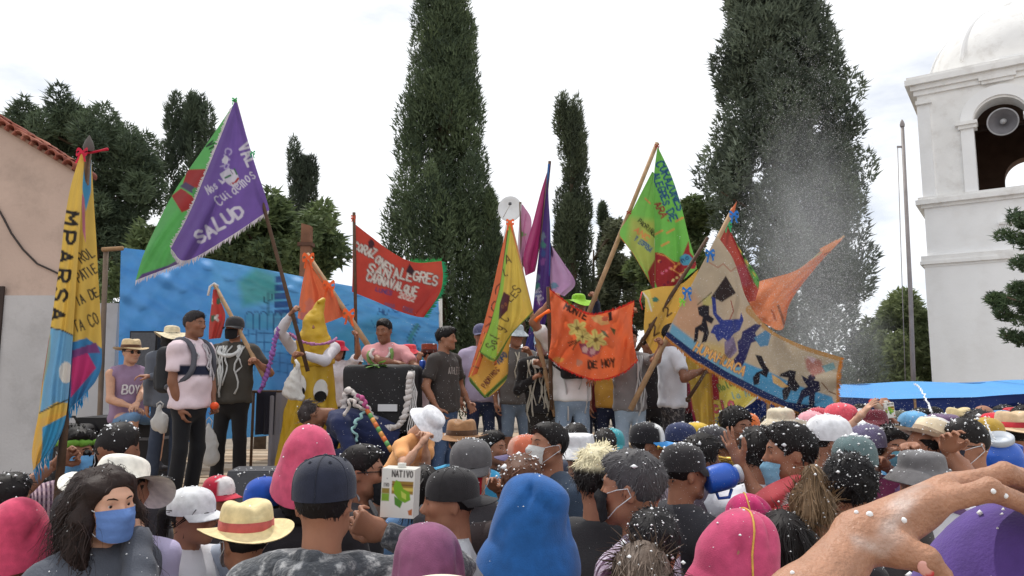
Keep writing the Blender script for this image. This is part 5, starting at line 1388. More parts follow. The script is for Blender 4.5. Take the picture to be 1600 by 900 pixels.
def strands(V, F, rng, n, ln, wd, c, whorl=(0, .05, .125), lift=.25, curl=0.0, cvar=.35, segs=3, grav=.0, front=.040, tie=None):
    """thin tapered strips combed over a hair shell; returns verts, quads, colours"""
    N = vnormals(V, F)
    ix = rng.choice(len(V), n)
    P = V[ix]; nn = N[ix]
    d = P - np.array(whorl)
    if tie is not None:
        tp = np.array(tie); on = (P[:, 1] < tp[1] - .02)[:, None]
        d = np.where(on, tp - P, np.array([[.05, .25, -1.0]]))
    d /= np.linalg.norm(d, axis=1, keepdims=True) + 1e-9
    d = d - nn * (d * nn).sum(1, keepdims=True) + rng.normal(size=(n, 3)) * .22
    d /= np.linalg.norm(d, axis=1, keepdims=True) + 1e-9
    L_ = ln * rng.uniform(.5, 1.3, n)[:, None]
    sd = np.cross(d, nn); sd /= np.linalg.norm(sd, axis=1, keepdims=True) + 1e-9
    out = []
    for k in range(segs + 1):
        t = k / segs
        c_ = P + d * L_ * t + nn * (lift * L_ * t - .002) + np.array([0, 0, -1]) * grav * (t ** 2) * L_
        if curl: c_ = c_ + (sd * np.sin(t * 9 + ix[:, None]) + nn * np.cos(t * 8 + ix[:, None] * 1.7)) * curl
        w = wd * (1 - .75 * t)
        out += [c_ - sd * w, c_ + sd * w]
    VV = np.stack(out, 1)                      # n, 2(segs+1), 3
    tip = VV[:, -1]
    ok = (-.8 * tip[:, 1] - .6 * tip[:, 2] < front) | ((tip[:, 2] < -.05) & (P[:, 2] < .0) & (np.abs(P[:, 0]) > .055)) | ((P[:, 2] < .02) & (P[:, 1] > .03))
    VV = VV[ok]; n = len(VV)
    ix = ix[ok]
    m = 2 * (segs + 1)
    b = (np.arange(n) * m)[:, None]
    FF = np.concatenate([b + np.array([[2*k, 2*k+1, 2*k+3, 2*k+2]]) for k in range(segs)])
    cc = np.array(lin(c))[None] * (1 + cvar * rng.normal(size=(n, 1)) * .7 + .12)
    return VV.reshape(-1, 3), FF, np.clip(np.repeat(cc, m, 0), 0, 1)

def join(parts):
    V, F, C, o = [], [], [], 0
    for (v, f, c) in parts:
        V.append(np.asarray(v)); F.append(np.asarray(f) + o); o += len(v)
        c = np.asarray(c)
        C.append(np.tile(c, (len(v), 1)) if c.ndim == 1 else c)
    return np.concatenate(V), np.concatenate(F), np.concatenate(C)

def hair_geo(style, c, rng, near, c_top=None, hatted=False):
    h = .0088 if near else .0145
    lo, hi = (-.13, -.14, -.12), (.13, .16, .17)
    if style == 'long': lo, hi = (-.16, -.14, -.36), (.16, .20, .16)
    if style == 'curly': lo, hi = (-.18, -.14, -.38), (.18, .22, .17)
    if style in ('pony', 'pony_up'): lo, hi = (-.13, -.14, -.26), (.13, .26, .24)
    if style == 'afro': lo, hi = (-.18, -.17, -.15), (.18, .2, .24)
    f = Field(lo, hi, h)
    nrm = np.array((0, -.8, -.6))
    if style == 'fade':
        f.add(el((0, .012, .034), (.0775, .097, .087)), 0); f.add(el((0, -.006, .066), (.072, .090, .064)), .02)
        f.displace(wrinkle(rng, .0035, 90)); f.clip(nrm * .026, nrm); f.clip((0, 0, -.045), (0, 0, -1))
    elif style == 'afro':
        f.add(el((0, .016, .042), (.097, .111, .102)), 0)
        f.displace(wrinkle(rng, .010, 70, 7)); f.clip(nrm * .030, nrm)
    elif style == 'mop':
        f.add(el((0, .014, .034), (.086, .104, .094)), 0); f.add(el((0, -.03, .075), (.075, .075, .055)), .03)
        f.displace(wrinkle(rng, .009, 75, 6)); f.clip(nrm * .030, nrm); f.clip((0, 0, -.075), (0, 0, -1))
    elif style == 'long':
        f.add(el((0, .014, .032), (.084, .103, .093)), 0)
        f.add(seg((0, .055, .02), (0, .085, -.30), (.090, .055), (.10, .04)), .05)
        for s in (-1, 1): f.add(rc((s * .07, .015, .01), (s * .095, .03, -.26), .030, .034), .04)
        f.displace(wrinkle(rng, .007, 50, 6)); f.clip(nrm * .018, nrm)
    elif style == 'curly':
        f.add(el((0, .014, .036), (.086, .105, .092)), 0); f.clip(nrm * .028, nrm)
        f.add(seg((0, .06, .02), (0, .09, -.34), (.105, .06), (.13, .05)), .05)
        for s_ in (-1, 1):
            f.add(rc((s_ * .066, -.035, .065), (s_ * .092, -.020, -.05), .022, .030), .03); f.add(rc((s_ * .092, -.020, -.05), (s_ * .120, -.03, -.36), .034, .045), .03)
        f.displace(wrinkle(rng, .012, 45, 7)); f.displace(wrinkle(rng, .005, 110, 6))
    elif style in ('pony', 'pony_up'):
        f.add(el((0, .014, .032), (.080, .099, .089)), 0)
        if style == 'pony':
            f.add(rc((0, .10, .03), (0, .145, .02), .022, .028), .015); f.add(rc((0, .145, .02), (0, .165, -.20), .030, .014), .02)
        else:
            f.add(rc((0, .075, .10), (.01, .10, .15), .022, .03), .015); f.add(rc((.01, .10, .15), (.05, .17, .02), .032, .02), .02)
        f.displace(wrinkle(rng, .004, 70)); f.clip(nrm * .022, nrm)
    elif style == 'bun':
        f.add(el((0, .014, .032), (.080, .099, .089)), 0); f.add(el((0, .10, .06), (.04, .035, .04)), .01)
        f.displace(wrinkle(rng, .004, 70)); f.clip(nrm * .022, nrm); f.clip((0, 0, -.07), (0, 0, -1))
    else:
        f.add(el((0, .014, .034), (.0815, .1005, .0905)), 0); f.add(el((0, -.012, .072), (.070, .086, .056)), .02)
        f.displace(wrinkle(rng, .005, 80)); f.clip(nrm * .024, nrm); f.clip((0, 0, -.066), (0, 0, -1))
    if style in ('short', 'fade', 'mop'):
        for s in (-1, 1): f.add(el((s * .082, .008, -.022), (.022, .028, .036)), .008, 's')
    V, F = f.mesh()
    parts = [(V, F, np.array(lin(c)))]
    k = .48 if near else .10
    wd = .0022 if near else .0042
    if style == 'afro': parts.append(strands(V, F, rng, int(3200 * k), .022, wd, c, lift=.45, curl=.006, segs=3, front=.05))
    elif style == 'curly': parts.append(strands(V, F, rng, 3400, .10, .0015, c, whorl=(0, -.02, .16), lift=.03, curl=.009, segs=6, grav=.7, front=.05, cvar=.6))
    elif style == 'long' and hatted: pass
    elif style == 'long': parts.append(strands(V, F, rng, int(2600 * k), .11, wd, c, lift=.02, curl=.003, segs=5, grav=.3, front=.028))
    elif style in ('pony', 'pony_up', 'bun'): parts.append(strands(V, F, rng, int(2400 * k), .07, wd, c, tie=(0, .105, .03) if style == 'pony' else ((0, .08, .10) if style == 'pony_up' else (0, .09, .06)), lift=.02, segs=4, grav=.05))
    elif style == 'mop': parts.append(strands(V, F, rng, int(2800 * k), .034, wd * 1.3, c, lift=.16, curl=.004, segs=3))
    elif style == 'fade' and hatted: pass
    elif style == 'fade': parts.append(strands(V, F, rng, int(1800 * k), .014, wd, c, lift=.3))
    else: parts.append(strands(V, F, rng, int(2800 * k), .024 if not hatted else .012, wd, c, lift=.14))
    V, F, C = join(parts)
    if c_top is not None:
        q = np.clip((V[:, 2] - .045) / .02, 0, 1)[:, None]
        C = C * (1 - q) + np.array(lin(c_top)) * (C / (np.array(lin(c)) + 1e-6)).mean(1, keepdims=True).clip(.6, 1.3) * q
    return V, F, C

# ---------------- headgear, in head coordinates
def grid_faces(nr, nc, wrap=True):
    I = np.arange(nr * nc).reshape(nr, nc)
    J = np.roll(I, -1, 1) if wrap else I[:, 1:]
    A = I if wrap else I[:, :-1]
    return np.stack([A[:-1].ravel(), J[:-1].ravel(), J[1:].ravel(), A[1:].ravel()], 1)
def lathe_geo(prof, n=40, ex=1.0, ey=1.2, c=(0, 0, 0), wob=None, rng=None, dent=0.0):
    th = np.linspace(0, 2 * np.pi, n, endpoint=False)
    V = np.array([[(r * np.cos(t) * ex, r * np.sin(t) * ey, z) for t in th] for r, z in prof]).reshape(-1, 3)
    if dent and rng is not None:
        w = wrinkle(rng, dent, 16, 6); q = w(V[:, 0], V[:, 1], V[:, 2]); w2 = wrinkle(rng, dent, 16, 6); q2 = w2(V[:, 0], V[:, 1], V[:, 2])
        rr_ = np.hypot(V[:, 0], V[:, 1])[:, None] + 1e-6
        V[:, :2] *= 1 + (q[:, None] / np.maximum(rr_, .03)); V[:, 2] += q2 * .8
    if wob: V[:, 2] += wob(np.arctan2(V[:, 1], V[:, 0]), np.hypot(V[:, 0], V[:, 1]))
    return V + np.array(c), grid_faces(len(prof), n)
def smooth_prof(pts, m=18): return [tuple(p) for p in catmull(np.array(pts, float), m)]
def jitcol(c, V, rng, amt=.10):
    w = wrinkle(rng, 1, 40, 4)(V[:, 0], V[:, 1], V[:, 2]) - 1.1 * np.clip(wrinkle(rng, 1.6, 20, 5)(V[:, 0], V[:, 1], V[:, 2]) - .45, 0, 1)
    return np.array(lin(c))[None] * (1 + amt * w[:, None])
def place(V, tilt, yaw, dz, roll=0.0):
    M = np.array(Matrix.Translation((0, .012, dz)) @ Euler((tilt, roll, yaw)).to_matrix().to_4x4())
    return V @ M[:3, :3].T + M[:3, 3]
def hat_geo(kind, c, rng, near, c2=None, tilt=0.0, hroll=0.0, back=0.0, sc=1.0, calm=False):
    """list of (part name, V, F, colour); first one is the hat itself"""
    n = 48 if near else 30
    out = []
    if kind == 'cap':
        pr = smooth_prof([(.0905, -.012), (.0915, .01), (.0885, .045), (.074, .080), (.045, .100), (.015, .107), (.002, .108)], 16)
        V, F = lathe_geo(pr, n, 1, 1.17, (0, 0, .018), rng=rng, dent=.0022)
        col = jitcol(c, V, rng, .06)
        if c2 is not None:
            fr = (V[:, 1] < -.045) & (np.abs(V[:, 0]) < .062)
            col[fr] = np.array(lin(c2))
        Vb = []
        na, nr = 19, 6
        for j in range(nr):
            for i in range(na):
                a = R(-78 + 156 * i / (na - 1)); q = j / (nr - 1)
                ext = .078 * max(0.0, math.cos(a)) ** .55 * q
                x = math.sin(a) * (.089 + .10 * ext); y = -math.cos(a) * .104 - ext
                Vb.append((x, y, .008 - 2.6 * x * x * q - .12 * ext + .004 * (1 - q)))
        Fb = grid_faces(nr, na, False); Vb = np.array(Vb)
        Vt = np.concatenate([Vb + (0, 0, .0035), Vb]); Ft = np.concatenate([Fb[:, ::-1], Fb + len(Vb)])
        bc = c2 if (c2 is not None and len(c2) > 3) else c
        out = [('cap', V, F, col), ('brim', Vt, Ft, np.array(lin(c2[3:] if (c2 is not None and len(c2) > 5) else c)))]
        m = MB().lathe([(.009, .123), (.009, .127), (.004, .130), (.0, .1305)], 10, ey=1)
        out.append(('button', np.array(m.V), np.array(m.F), np.array(lin(c)) * .9))
        if near:
            m = MB()
            for k in range(6):
                a = k * math.pi / 3 + math.pi / 6
                m.tube([Vector((r * math.cos(a), r * math.sin(a) * 1.17, z + .018)) * 1.004 for r, z in pr], .0012, 5, cap=False)
                r, z = pr[9]
                for q in range(1):
                    a2 = a + math.pi / 6
                    cc = Vector((r * math.cos(a2), r * math.sin(a2) * 1.17, z + .018)) * 1.006
                    tx = Vector((-math.sin(a2), math.cos(a2), 0)); tz = cc.normalized().cross(tx)
                    m.tube([cc + (tx * math.cos(t) + tz * math.sin(t)) * .0042 for t in np.linspace(0, 6.283, 10)], .0012, 4, cap=False)
            out.append(('seam', np.array(m.V), np.array(m.F), np.array(lin(c)) * .75))
        out = [(nm, place(V * np.array([sc, sc, sc]), tilt, back, .012, hroll), F, cc) for nm, V, F, cc in out]
    elif kind == 'felt':                       # deep soft felt hat
        pr = smooth_prof([(.140, -.090), (.139, -.082), (.133, -.060), (.125, -.032), (.1175, -.010), (.115, .004), (.111, .036), (.101, .084), (.084, .124), (.058, .153), (.028, .168), (.002, .171)], 34)
        V, F = lathe_geo(pr, n, 1, 1.08, (0, 0, .0), rng=rng, dent=.016, wob=lambda t, r: np.clip((r - .112) / .025, 0, 1) * (.022 * np.sin(2 * t + 1) + .012 * np.sin(3 * t + 2.2)))
        th_ = np.arctan2(V[:, 1], V[:, 0]); rr2 = np.hypot(V[:, 0], V[:, 1]) + 1e-6
        for _ in range(0 if calm else 9):
            t0 = rng.uniform(-3.1, 3.1); sl_ = rng.normal() * 6; zc = rng.uniform(.03, .13)
            dd_ = (th_ - t0 - sl_ * (V[:, 2] - zc) + np.pi) % (2 * np.pi) - np.pi
            am_ = rng.uniform(.009, .021) * np.exp(-(dd_ / .15) ** 2) * np.exp(-((V[:, 2] - zc) / .045) ** 2)
            V[:, 0] -= am_ * np.cos(th_); V[:, 1] -= am_ * np.sin(th_)
        V[:, :2] += np.array([rng.normal(), rng.normal()]) * .10 * np.clip(V[:, 2:3] - .05, 0, 1)
        Vi = V[:n * 10] * np.array([.965, .965, 1]) + (0, 0, -.001)
        out = [('felt_hat', np.concatenate([V, Vi]), np.concatenate([F, grid_faces(10, n)[:, ::-1] + len(V)]), jitcol(c, np.concatenate([V, Vi]), rng, .05))]
        out = [(nm, place(V * sc, tilt, back, .005, hroll), F, cc) for nm, V, F, cc in out]
    elif kind in ('fedora', 'straw', 'tophat', 'sun', 'bucket'):
        if kind == 'bucket': pr = [(.150, -.030), (.132, -.008), (.108, .018), (.096, .030), (.093, .060), (.086, .085), (.066, .098), (.03, .102), (.002, .102)]; bandr = None
        elif kind == 'sun': pr = [(.205, -.012), (.175, -.004), (.14, .008), (.105, .022), (.096, .034), (.094, .065), (.084, .092), (.06, .106), (.03, .111), (.002, .112)]; bandr = None
        elif kind == 'tophat': pr = [(.15, .012), (.12, .010), (.098, .018), (.094, .04), (.092, .11), (.090, .125), (.075, .130), (.03, .131), (.002, .131)]; bandr = True
        else: pr = [(.168, .014), (.14, .006), (.112, .010), (.097, .022), (.094, .045), (.090, .085), (.080, .112), (.055, .120), (.028, .112), (.002, .108)]; bandr = True
        pr = smooth_prof(pr, 28)
        amp = {'sun': .030, 'bucket': .008}.get(kind, .014)
        V, F = lathe_geo(pr, n, 1, 1.14, (0, 0, .012), rng=rng, dent=.004 if kind != 'sun' else .006, wob=lambda t, r: np.where(r > .10, amp * (r - .10) / .07 * np.cos(2 * t), 0))
        if kind in ('fedora', 'straw'):
            pin = np.exp(-(V[:, 0] / .028) ** 2) * (V[:, 2] > .09) * .018
            V[:, 2] -= pin
        col = jitcol(c, V, rng, .06)
        bi = int(n * 9)
        out = [({'bucket': 'bucket_hat', 'sun': 'sun_hat', 'tophat': 'top_hat'}.get(kind, 'brimmed_hat'), np.concatenate([V, V[:bi] - (0, 0, .003)]), np.concatenate([F, grid_faces(9, n)[:, ::-1] + len(V)]), np.concatenate([col, col[:bi]]))]
        if bandr:
            Vb, Fb = lathe_geo([(.0985, .020), (.0985, .022), (.0965, .052), (.094, .053)], n, 1, 1.145, (0, 0, .012))
            bc = jitcol(c2 or (60, 44, 36), Vb, rng, .3)
            out.append(('hat_band', Vb, Fb, bc))
        out = [(nm, place(V * sc, tilt, back, .022, hroll), F, cc) for nm, V, F, cc in out]
    elif kind == 'beanie':
        pr = smooth_prof([(.088, -.02), (.091, .0), (.090, .04), (.078, .085), (.045, .112), (.002, .122)], 16)
        V, F = lathe_geo(pr, n, 1, 1.17, (0, 0, .01), rng=rng, dent=.004)
        out = [('beanie', place(V, tilt, back, .01, hroll), F, jitcol(c, V, rng, .12))]
    return out

def flecks(V, F, rng, n, size, up=.15):
    """small blobs of foam lying on upward faces"""
    N = vnormals(V, F)
    w = np.clip(N[:, 2] - up, 0, None) ** 1.0
    if w.sum() <= 0: return None
    ix = rng.choice(len(V), n, p=w / w.sum())
    P = V[ix] + rng.normal(size=(n, 3)) * size * .5
    r = size * rng.lognormal(-.30, .62, n)
    O = np.array([(1, 0, 0), (-1, 0, 0), (0, 1, 0), (0, -1, 0), (0, 0, .8), (0, 0, -.8)], float)
    Fo = np.array([(4, 0, 2), (4, 2, 1), (4, 1, 3), (4, 3, 0), (5, 2, 0), (5, 1, 2), (5, 3, 1), (5, 0, 3)])
    st = rng.uniform(.7, 1.3, (n, 1, 3))
    VV = (P[:, None, :] + O[None] * r[:, None, None] * st).reshape(-1, 3)
    FF = (np.arange(n)[:, None, None] * 6 + Fo[None]).reshape(-1, 3)
    return VV, FF

def mask_geo(style='cover'):
    nz_, nx_ = 12, 15
    V = []
    for j in range(nz_):
        q = j / (nz_ - 1)
        z = -.004 - .108 * q
        for i in range(nx_):
            a = R(-68 + 136 * i / (nx_ - 1)); t = math.cos(a)
            bul = .020 * math.exp(-(a / .30) ** 2) * math.exp(-((q - .22) / .25) ** 2) + .013 * math.sin(math.pi * min(1, q * .93)) * max(t, 0)
            rx = .0745 - .007 * q; ry = .0715 - .002 * q
            edge = abs(i - (nx_ - 1) / 2) / ((nx_ - 1) / 2)
            V.append((math.sin(a) * rx, -.034 - math.cos(a) * ry - bul + .004 * math.sin(q * 19) * .35, z * (1 - .22 * edge ** 3) + (-.006 * edge ** 2 if q < .2 else 0)))
    V = np.array(V); F = grid_faces(nz_, nx_, False)[:, ::-1]
    lps = []
    for s in (-1, 1):
        loops = MB(); lps.append(loops)
        e0, e1 = V[0 if s < 0 else nx_ - 1], V[(nz_ - 1) * nx_ if s < 0 else nz_ * nx_ - 1]
        ear = Vector((s * .083, .012, .012))
        loops.tube([Vector(e0), (Vector(e0) + ear) / 2 + Vector((s * .008, 0, .004)), ear, Vector((s * .084, .024, -.012))], .0016, 5)
        loops.tube([Vector(e1), (Vector(e1) + ear) / 2 + Vector((s * .009, 0, -.012)), Vector((s * .084, .024, -.012))], .0016, 5)
    return V, F, lps

def person(label, px, py, Y, yaw=0, skin=(164, 116, 92), hair=('short', (30, 26, 26)), hat=None, shirt=((60, 60, 66), 's'), pants=((44, 52, 74), 'l'),
           hyaw=0, hpitch=0, hroll=0, rh=None, lh=None, rg='relax', lg='relax', relb=None, lelb=None, mask=None, glasses=None, H=None, base=0.0, lean=0, roll=0, fem=False,
           wt=1.0, foam=14, legs='stand', near=None, shoe=(44, 42, 46), extra=None, belly=0.0, group=None, build_legs=True, rdir=None, ldir=None, stripe=None, faces=True, tuck=False, noarm=()):
    rng = np.random.default_rng(abs(hash((px, py))) % (2 ** 31)) if False else np.random.default_rng(int(px * 31 + py * 7) % 100000)
    near = (Y < 3.0) if near is None else near
    crowd = (base == 0.0 and H is None)
    hb = .017 if Y < 2.7 else (.030 if crowd else .0225)
    tgt = W(px, py, Y)
    yw = R(yaw)
    # --- skeleton in metres for a 1.72 m figure
    E = Euler((R(lean), R(roll), 0)).to_matrix()
    piv = Vector((0, 0, .95))
    def B(p): return piv + E @ (Vector(p) - piv)
    sw = .172 if fem else .194
    wt = wt * 1.09
    neck = B((0, .012, 1.44)); hc0 = B((0, -.012, 1.605))
    s = (H / 1.72) if H else (tgt.z - base) / hc0.z
    rz = tgt.z - s * hc0.z
    Rz = Matrix.Rotation(yw, 3, 'Z')
    root = tgt - Rz @ (Vector((hc0.x, hc0.y, 0)) * s); root.z = rz
    t = thing('person', label, 'person', root, yw, group)
    inv = Rz.inverted()
    def loc(p): return inv @ (Vector(p) - root) / s
    S = {-1: B((-sw, .005, 1.378)), 1: B((sw, .005, 1.378))}      # -1 right, +1 left
    arms = {}
    for sd, tg_, elb in ((-1, rh, relb), (1, lh, lelb)):
        U, Fo = .285, .255
        if tg_ is None:
            j = rng.normal(size=3) * .02
            el_ = S[sd] + Vector((sd * .055 + j[0], .03 + j[1], -.28)); wr = el_ + Vector((-sd * .01, -.075 + j[2], -.238))
        else:
            T = loc(W(*tg_)) if not isinstance(tg_, Vector) else loc(tg_)
            d = T - S[sd]; D = d.length
            if D > (U + Fo) * .985: T = S[sd] + d * ((U + Fo) * .985 / D); d = T - S[sd]; D = d.length
            if D < .08: D = .08
            a = (U * U - Fo * Fo + D * D) / (2 * D); hh = math.sqrt(max(U * U - a * a, 0))
            hint = Vector(elb) if elb else Vector((sd * .6, .35, -.8))
            dn = d.normalized(); pv = hint - dn * hint.dot(dn); pv.normalize()
            el_ = S[sd] + dn * a + pv * hh; wr = T
        arms[sd] = (el_, wr)
    hips = {sd: Vector((sd * .088, 0, .90)) for sd in (-1, 1)}
    if legs == 'stand':
        kn = {sd: Vector((sd * .10, -.02 + rng.normal() * .015, .50)) for sd in (-1, 1)}; an = {sd: Vector((sd * (.11 + rng.normal() * .012), .03 + rng.normal() * .02, .085)) for sd in (-1, 1)}
    elif legs == 'sit':
        kn = {sd: Vector((sd * .15, -.42, .93)) for sd in (-1, 1)}; an = {sd: Vector((sd * .14, -.40, .46)) for sd in (-1, 1)}
    elif legs == 'kneel':
        kn = {sd: Vector((sd * .12, -.34, .72)) for sd in (-1, 1)}; an = {sd: Vector((sd * .12, -.02, .48)) for sd in (-1, 1)}
    # --- body
    pts = [hc0, neck] + [p for a in arms.values() for p in a] + list(S.values()) + (list(kn.values()) + list(an.values()) if build_legs else []) + [Vector((0, 0, .82))]
    lo = np.min([tuple(p) for p in pts], 0) - .16; hi = np.max([tuple(p) for p in pts], 0) + .16
    hi[2] = max(hi[2] - .05, neck.z + .1)
    hs = hb / s
    f = Field(lo, hi, hs)
    cl = f  # torso core under the clothes
    xd = E @ Vector((1, 0, 0))
    f.add(seg(B((0, 0, .92)), B((0, .005, 1.34)), (.115 * wt, .075 * wt), (.13, .08), xd), .03)
    for sd in (-1, 1): f.add(rc(B((0, .012, 1.40)), S[sd], .05, .045), .03)
    f.add(seg(B((0, .016, 1.38)), hc0 + E @ Vector((0, .022, -.05)), (.058, .060), (.052, .056), xd), .03)
    short_arm = shirt[1] in ('s', 'n')
    for sd in (-1, 1):
        e_, w_ = arms[sd]
        if sd in noarm: continue
        f.add(rc(S[sd], e_, .050 if not fem else .043, .040 if not fem else .035), .03); f.add(rc(e_, (e_ * .55 + w_ * .45), .038, .040 if not fem else .035), .02); f.add(rc(e_, w_, .038, .0265), .02)
        if build_legs and not (pants and pants[1] == 'l'):
            f.add(rc(hips[sd], kn[sd], .074, .054), .03); f.add(rc(kn[sd], an[sd], .053, .036), .02)
    V, F = f.mesh()
    sk = np.array(lin(skin))
    parts = [(V, F, sk)]
    # head
    away = abs(((yaw + hyaw + 180) % 360) - 180) > 128
    hh_ = (.012 if Y < 3.2 else .014) if away and Y > 1.5 else (.0064 if Y < 2.6 else (.0100 if crowd else .0110))
    HV, HF, HM = head_proto(fem, hh_)
    Mh = Matrix.Translation(hc0) @ (E @ Euler((R(-hpitch) * -1, R(hroll), R(hyaw)), 'XYZ').to_matrix()).to_4x4() @ Matrix.Diagonal((1.0 + rng.normal() * .02, 1.0, 1.0 + rng.normal() * .02, 1))
    A = np.array(Mh)
    parts.append((HV @ A[:3, :3].T + A[:3, 3], HF, sk[None] * HM))
    for sd, gk, dr in ((-1, rg, rdir), (1, lg, ldir)):
        if sd in noarm: continue
        e_, w_ = arms[sd]
        fz = (w_ - e_).normalized()
        HVh, HFh = hand_proto(gk, (.006 if Y < 2.6 else .0092) if (rh if sd < 0 else lh) is not None else (.018 if crowd else .0105))
        if dr: palm = inv @ Vector(dr)
        else: palm = Vector((-sd, -.3, 0)) if abs(fz.z) > .5 else Vector((0, 0, -1))
        yv = -(palm - fz * palm.dot(fz)).normalized()
        xv = yv.cross(fz)
        Mr = np.array([list(xv), list(yv), list(fz)]).T
        hv = HVh.copy()
        flip = sd > 0
        if flip: hv[:, 0] *= -1
        hv = hv @ Mr.T + np.array(w_)
        parts.append((hv, HFh[:, ::-1] if flip else HFh, sk))
    V, F, C = join(parts)
    bw = wrinkle(rng, 1, 14, 4)(V[:, 0], V[:, 1], V[:, 2])
    C = C * (1 + .05 * bw[:, None])
    obj('body', V * s, F, M_skin(), t, C)
    # --- shirt
    def torso(f, o):
        f.add(seg(B((0, 0, .90)), B((0, 0, 1.05)), ((.158 + o) * wt, (.112 + o) * wt), ((.142 + o) * wt, (.100 + o) * wt), xd), .04)
        f.add(seg(B((0, 0, 1.05)), B((0, .004, 1.30)), ((.142 + o) * wt, (.100 + o) * wt), ((.158 + o) * wt ** .6, (.108 + o) * wt ** .6), xd), .04)
        if belly: f.add(el(B((0, -.055, 1.10)), (.12 * wt, .09 + belly, .14)), .06)
        f.add(rc(S[-1], S[1], .055 + o * .7, .055 + o * .7), .05)
        for sd in (-1, 1): f.add(rc(S[sd], B((sd * .02, .022, 1.455)), .048 + o * .5, .048 + o * .5), .04)
        if fem:
            for sd in (-1, 1): f.add(el(B((sd * .07, -.085, 1.26)), (.058, .05, .058)), .04)
    sc_, slv = shirt[0], shirt[1]
    kind = shirt[2] if len(shirt) > 2 else 'plain'
    thick = .026 if kind in ('fleece', 'jacket') else .013
    if sc_ is not None:
        f = Field(lo, np.maximum(hi, 0) , (.016 if Y < 2.7 else (.031 if crowd else .0225)) / s)
        torso(f, thick)
        if slv != 'gown': f.clip(B((0, 0, .855 if not tuck else .95)), E @ Vector((0, 0, -1)))
        f.clip(B((0, -.01, 1.478 if kind != 'hood' else 1.52)), E @ Vector((0, -.15, 1)))
        for sd in (-1, 1):
            e_, w_ = arms[sd]
            if sd in noarm: continue
            if slv == 's':
                q = S[sd] * .30 + e_ * .70
                f.add(seg(S[sd], q, (.063 + thick * .4, .063 + thick * .4), (.069, .065), (0, 1, .3), cut1=True), .03)
            elif slv == 'l':
                f.add(rc(S[sd], e_, .056 + thick * .5, .046 + thick * .4), .03); f.add(seg(e_, w_ * .98 + e_ * .02, (.045 + thick * .4, .045 + thick * .4), (.034 + thick * .3, .034 + thick * .3), (0, 1, .3), cut1=True), .02)
        f.displace(wrinkle(rng, .012 if kind != 'fleece' else .014, 26, 5))
        f.displace(wrinkle(rng, .0045, 65, 5))
        if slv == 'n':
            for sd in (-1, 1): f.clip(S[sd] + Vector((sd * .012, 0, 0)), E @ Vector((sd, 0, .25)))
        V, F = f.mesh()
        if stripe:
            zc, hw, c2_ = stripe
            rel = np.array([(E.inverted() @ (Vector(v) - piv)).z + .95 for v in V])
            al = np.clip((hw - np.abs(rel - zc)) / .012 + .5, 0, 1)[:, None] * (np.abs(V[:, 0]) < sw + .02)[:, None]
            colr = np.array(lin(sc_)) * (1 - al) + np.array(lin(c2_)) * al
            so = obj('shirt', V * s, F, material('painted_shirt', None, .88, .14, 6, .25, 200), t, colr)
        else:
            so = obj('jacket' if kind in ('fleece', 'jacket') else 'shirt', V * s, F, M_cloth(sc_, kind), t)
        if foam > 5:
            r2 = flecks(V * s, F, rng, max(6, int(foam * .8)), .0026 if Y < 3 else .004, .3)
            if r2: tag(obj('foam_flecks', r2[0], r2[1], WHITE_FOAM(), so, smooth=True), kind='stuff')
        if kind == 'hood' or kind == 'fleece':
            f = Field(np.array(neck) - .17, np.array(neck) + .17, hs)
            f.add(rc(neck + Vector((-.07, .05, -.01)), neck + Vector((.07, .05, -.01)), .045, .045), .03); f.add(rc(neck + Vector((-.08, .03, 0)), neck + Vector((-.05, -.07, -.05)), .032, .02), .03); f.add(rc(neck + Vector((.08, .03, 0)), neck + Vector((.05, -.07, -.05)), .032, .02), .03)
            f.add(el(neck + Vector((0, .09, -.05)), (.09, .05, .07)), .04)
            f.displace(wrinkle(rng, .007, 40, 5))
            V, F = f.mesh(); obj('hood', V * s, F, M_cloth(sc_, kind if kind == 'fleece' else 'plain'), t)
        shirtV = V
    else:
        shirtV = None
    # --- trousers, shoes
    if pants and build_legs:
        f = Field(np.array(lo) , np.array([hi[0], hi[1], 1.1]), .055 if crowd else .025)
        f.add(seg((0, 0, .86), (0, 0, 1.0), (.143 * wt, .104 * wt), (.134 * wt, .096 * wt)), .03)
        for sd in (-1, 1):
            lw = .012
            f.add(rc(hips[sd] - Vector((sd * .008, 0, .02)), kn[sd], .080 * (wt ** .5), .064), .03)
            if pants[1] == 'l': f.add(seg(kn[sd], an[sd] + Vector((0, 0, -.03)), (.064 + lw * .3, .064), (.058 + lw, .060), cut1=True), .02)
        f.displace(wrinkle(rng, .006, 34, 6))
        f.clip((0, 0, 1.0), (0, 0, 1))
        if pants[1] == 'k':
            for sd in (-1, 1):
                pass
            f.clip((0, 0, .50 if legs == 'stand' else -9), (0, 0, -1))
        V, F = f.mesh()
        obj('shorts' if pants[1] == 'k' else 'trousers', V * s, F, M_cloth(pants[0], pants[2] if len(pants) > 2 else 'plain'), t)
        _sm = M_cloth(shoe)
        for sd in (-1, 1):
            f = Field(np.array(an[sd]) + (-.08, -.22, -.10), np.array(an[sd]) + (.08, .10, .06), .030 if crowd else .018)
            a0 = an[sd]
            f.add(seg(a0 + Vector((0, .03, -.045)), a0 + Vector((sd * .015, -.13, -.055)), (.042, .040), (.046, .028), (1, 0, 0)), .0); f.add(rc(a0 + Vector((0, .01, .0)), a0 + Vector((0, -.02, -.04)), .045, .045), .03)
            f.clip(a0 + Vector((0, 0, -.085)), (0, 0, -1))
            V, F = f.mesh(); obj('shoe', V * s, F, _sm, t)
    # --- head furniture
    Mo = Matrix.Diagonal((s, s, s, 1)) @ Mh
    fore = []
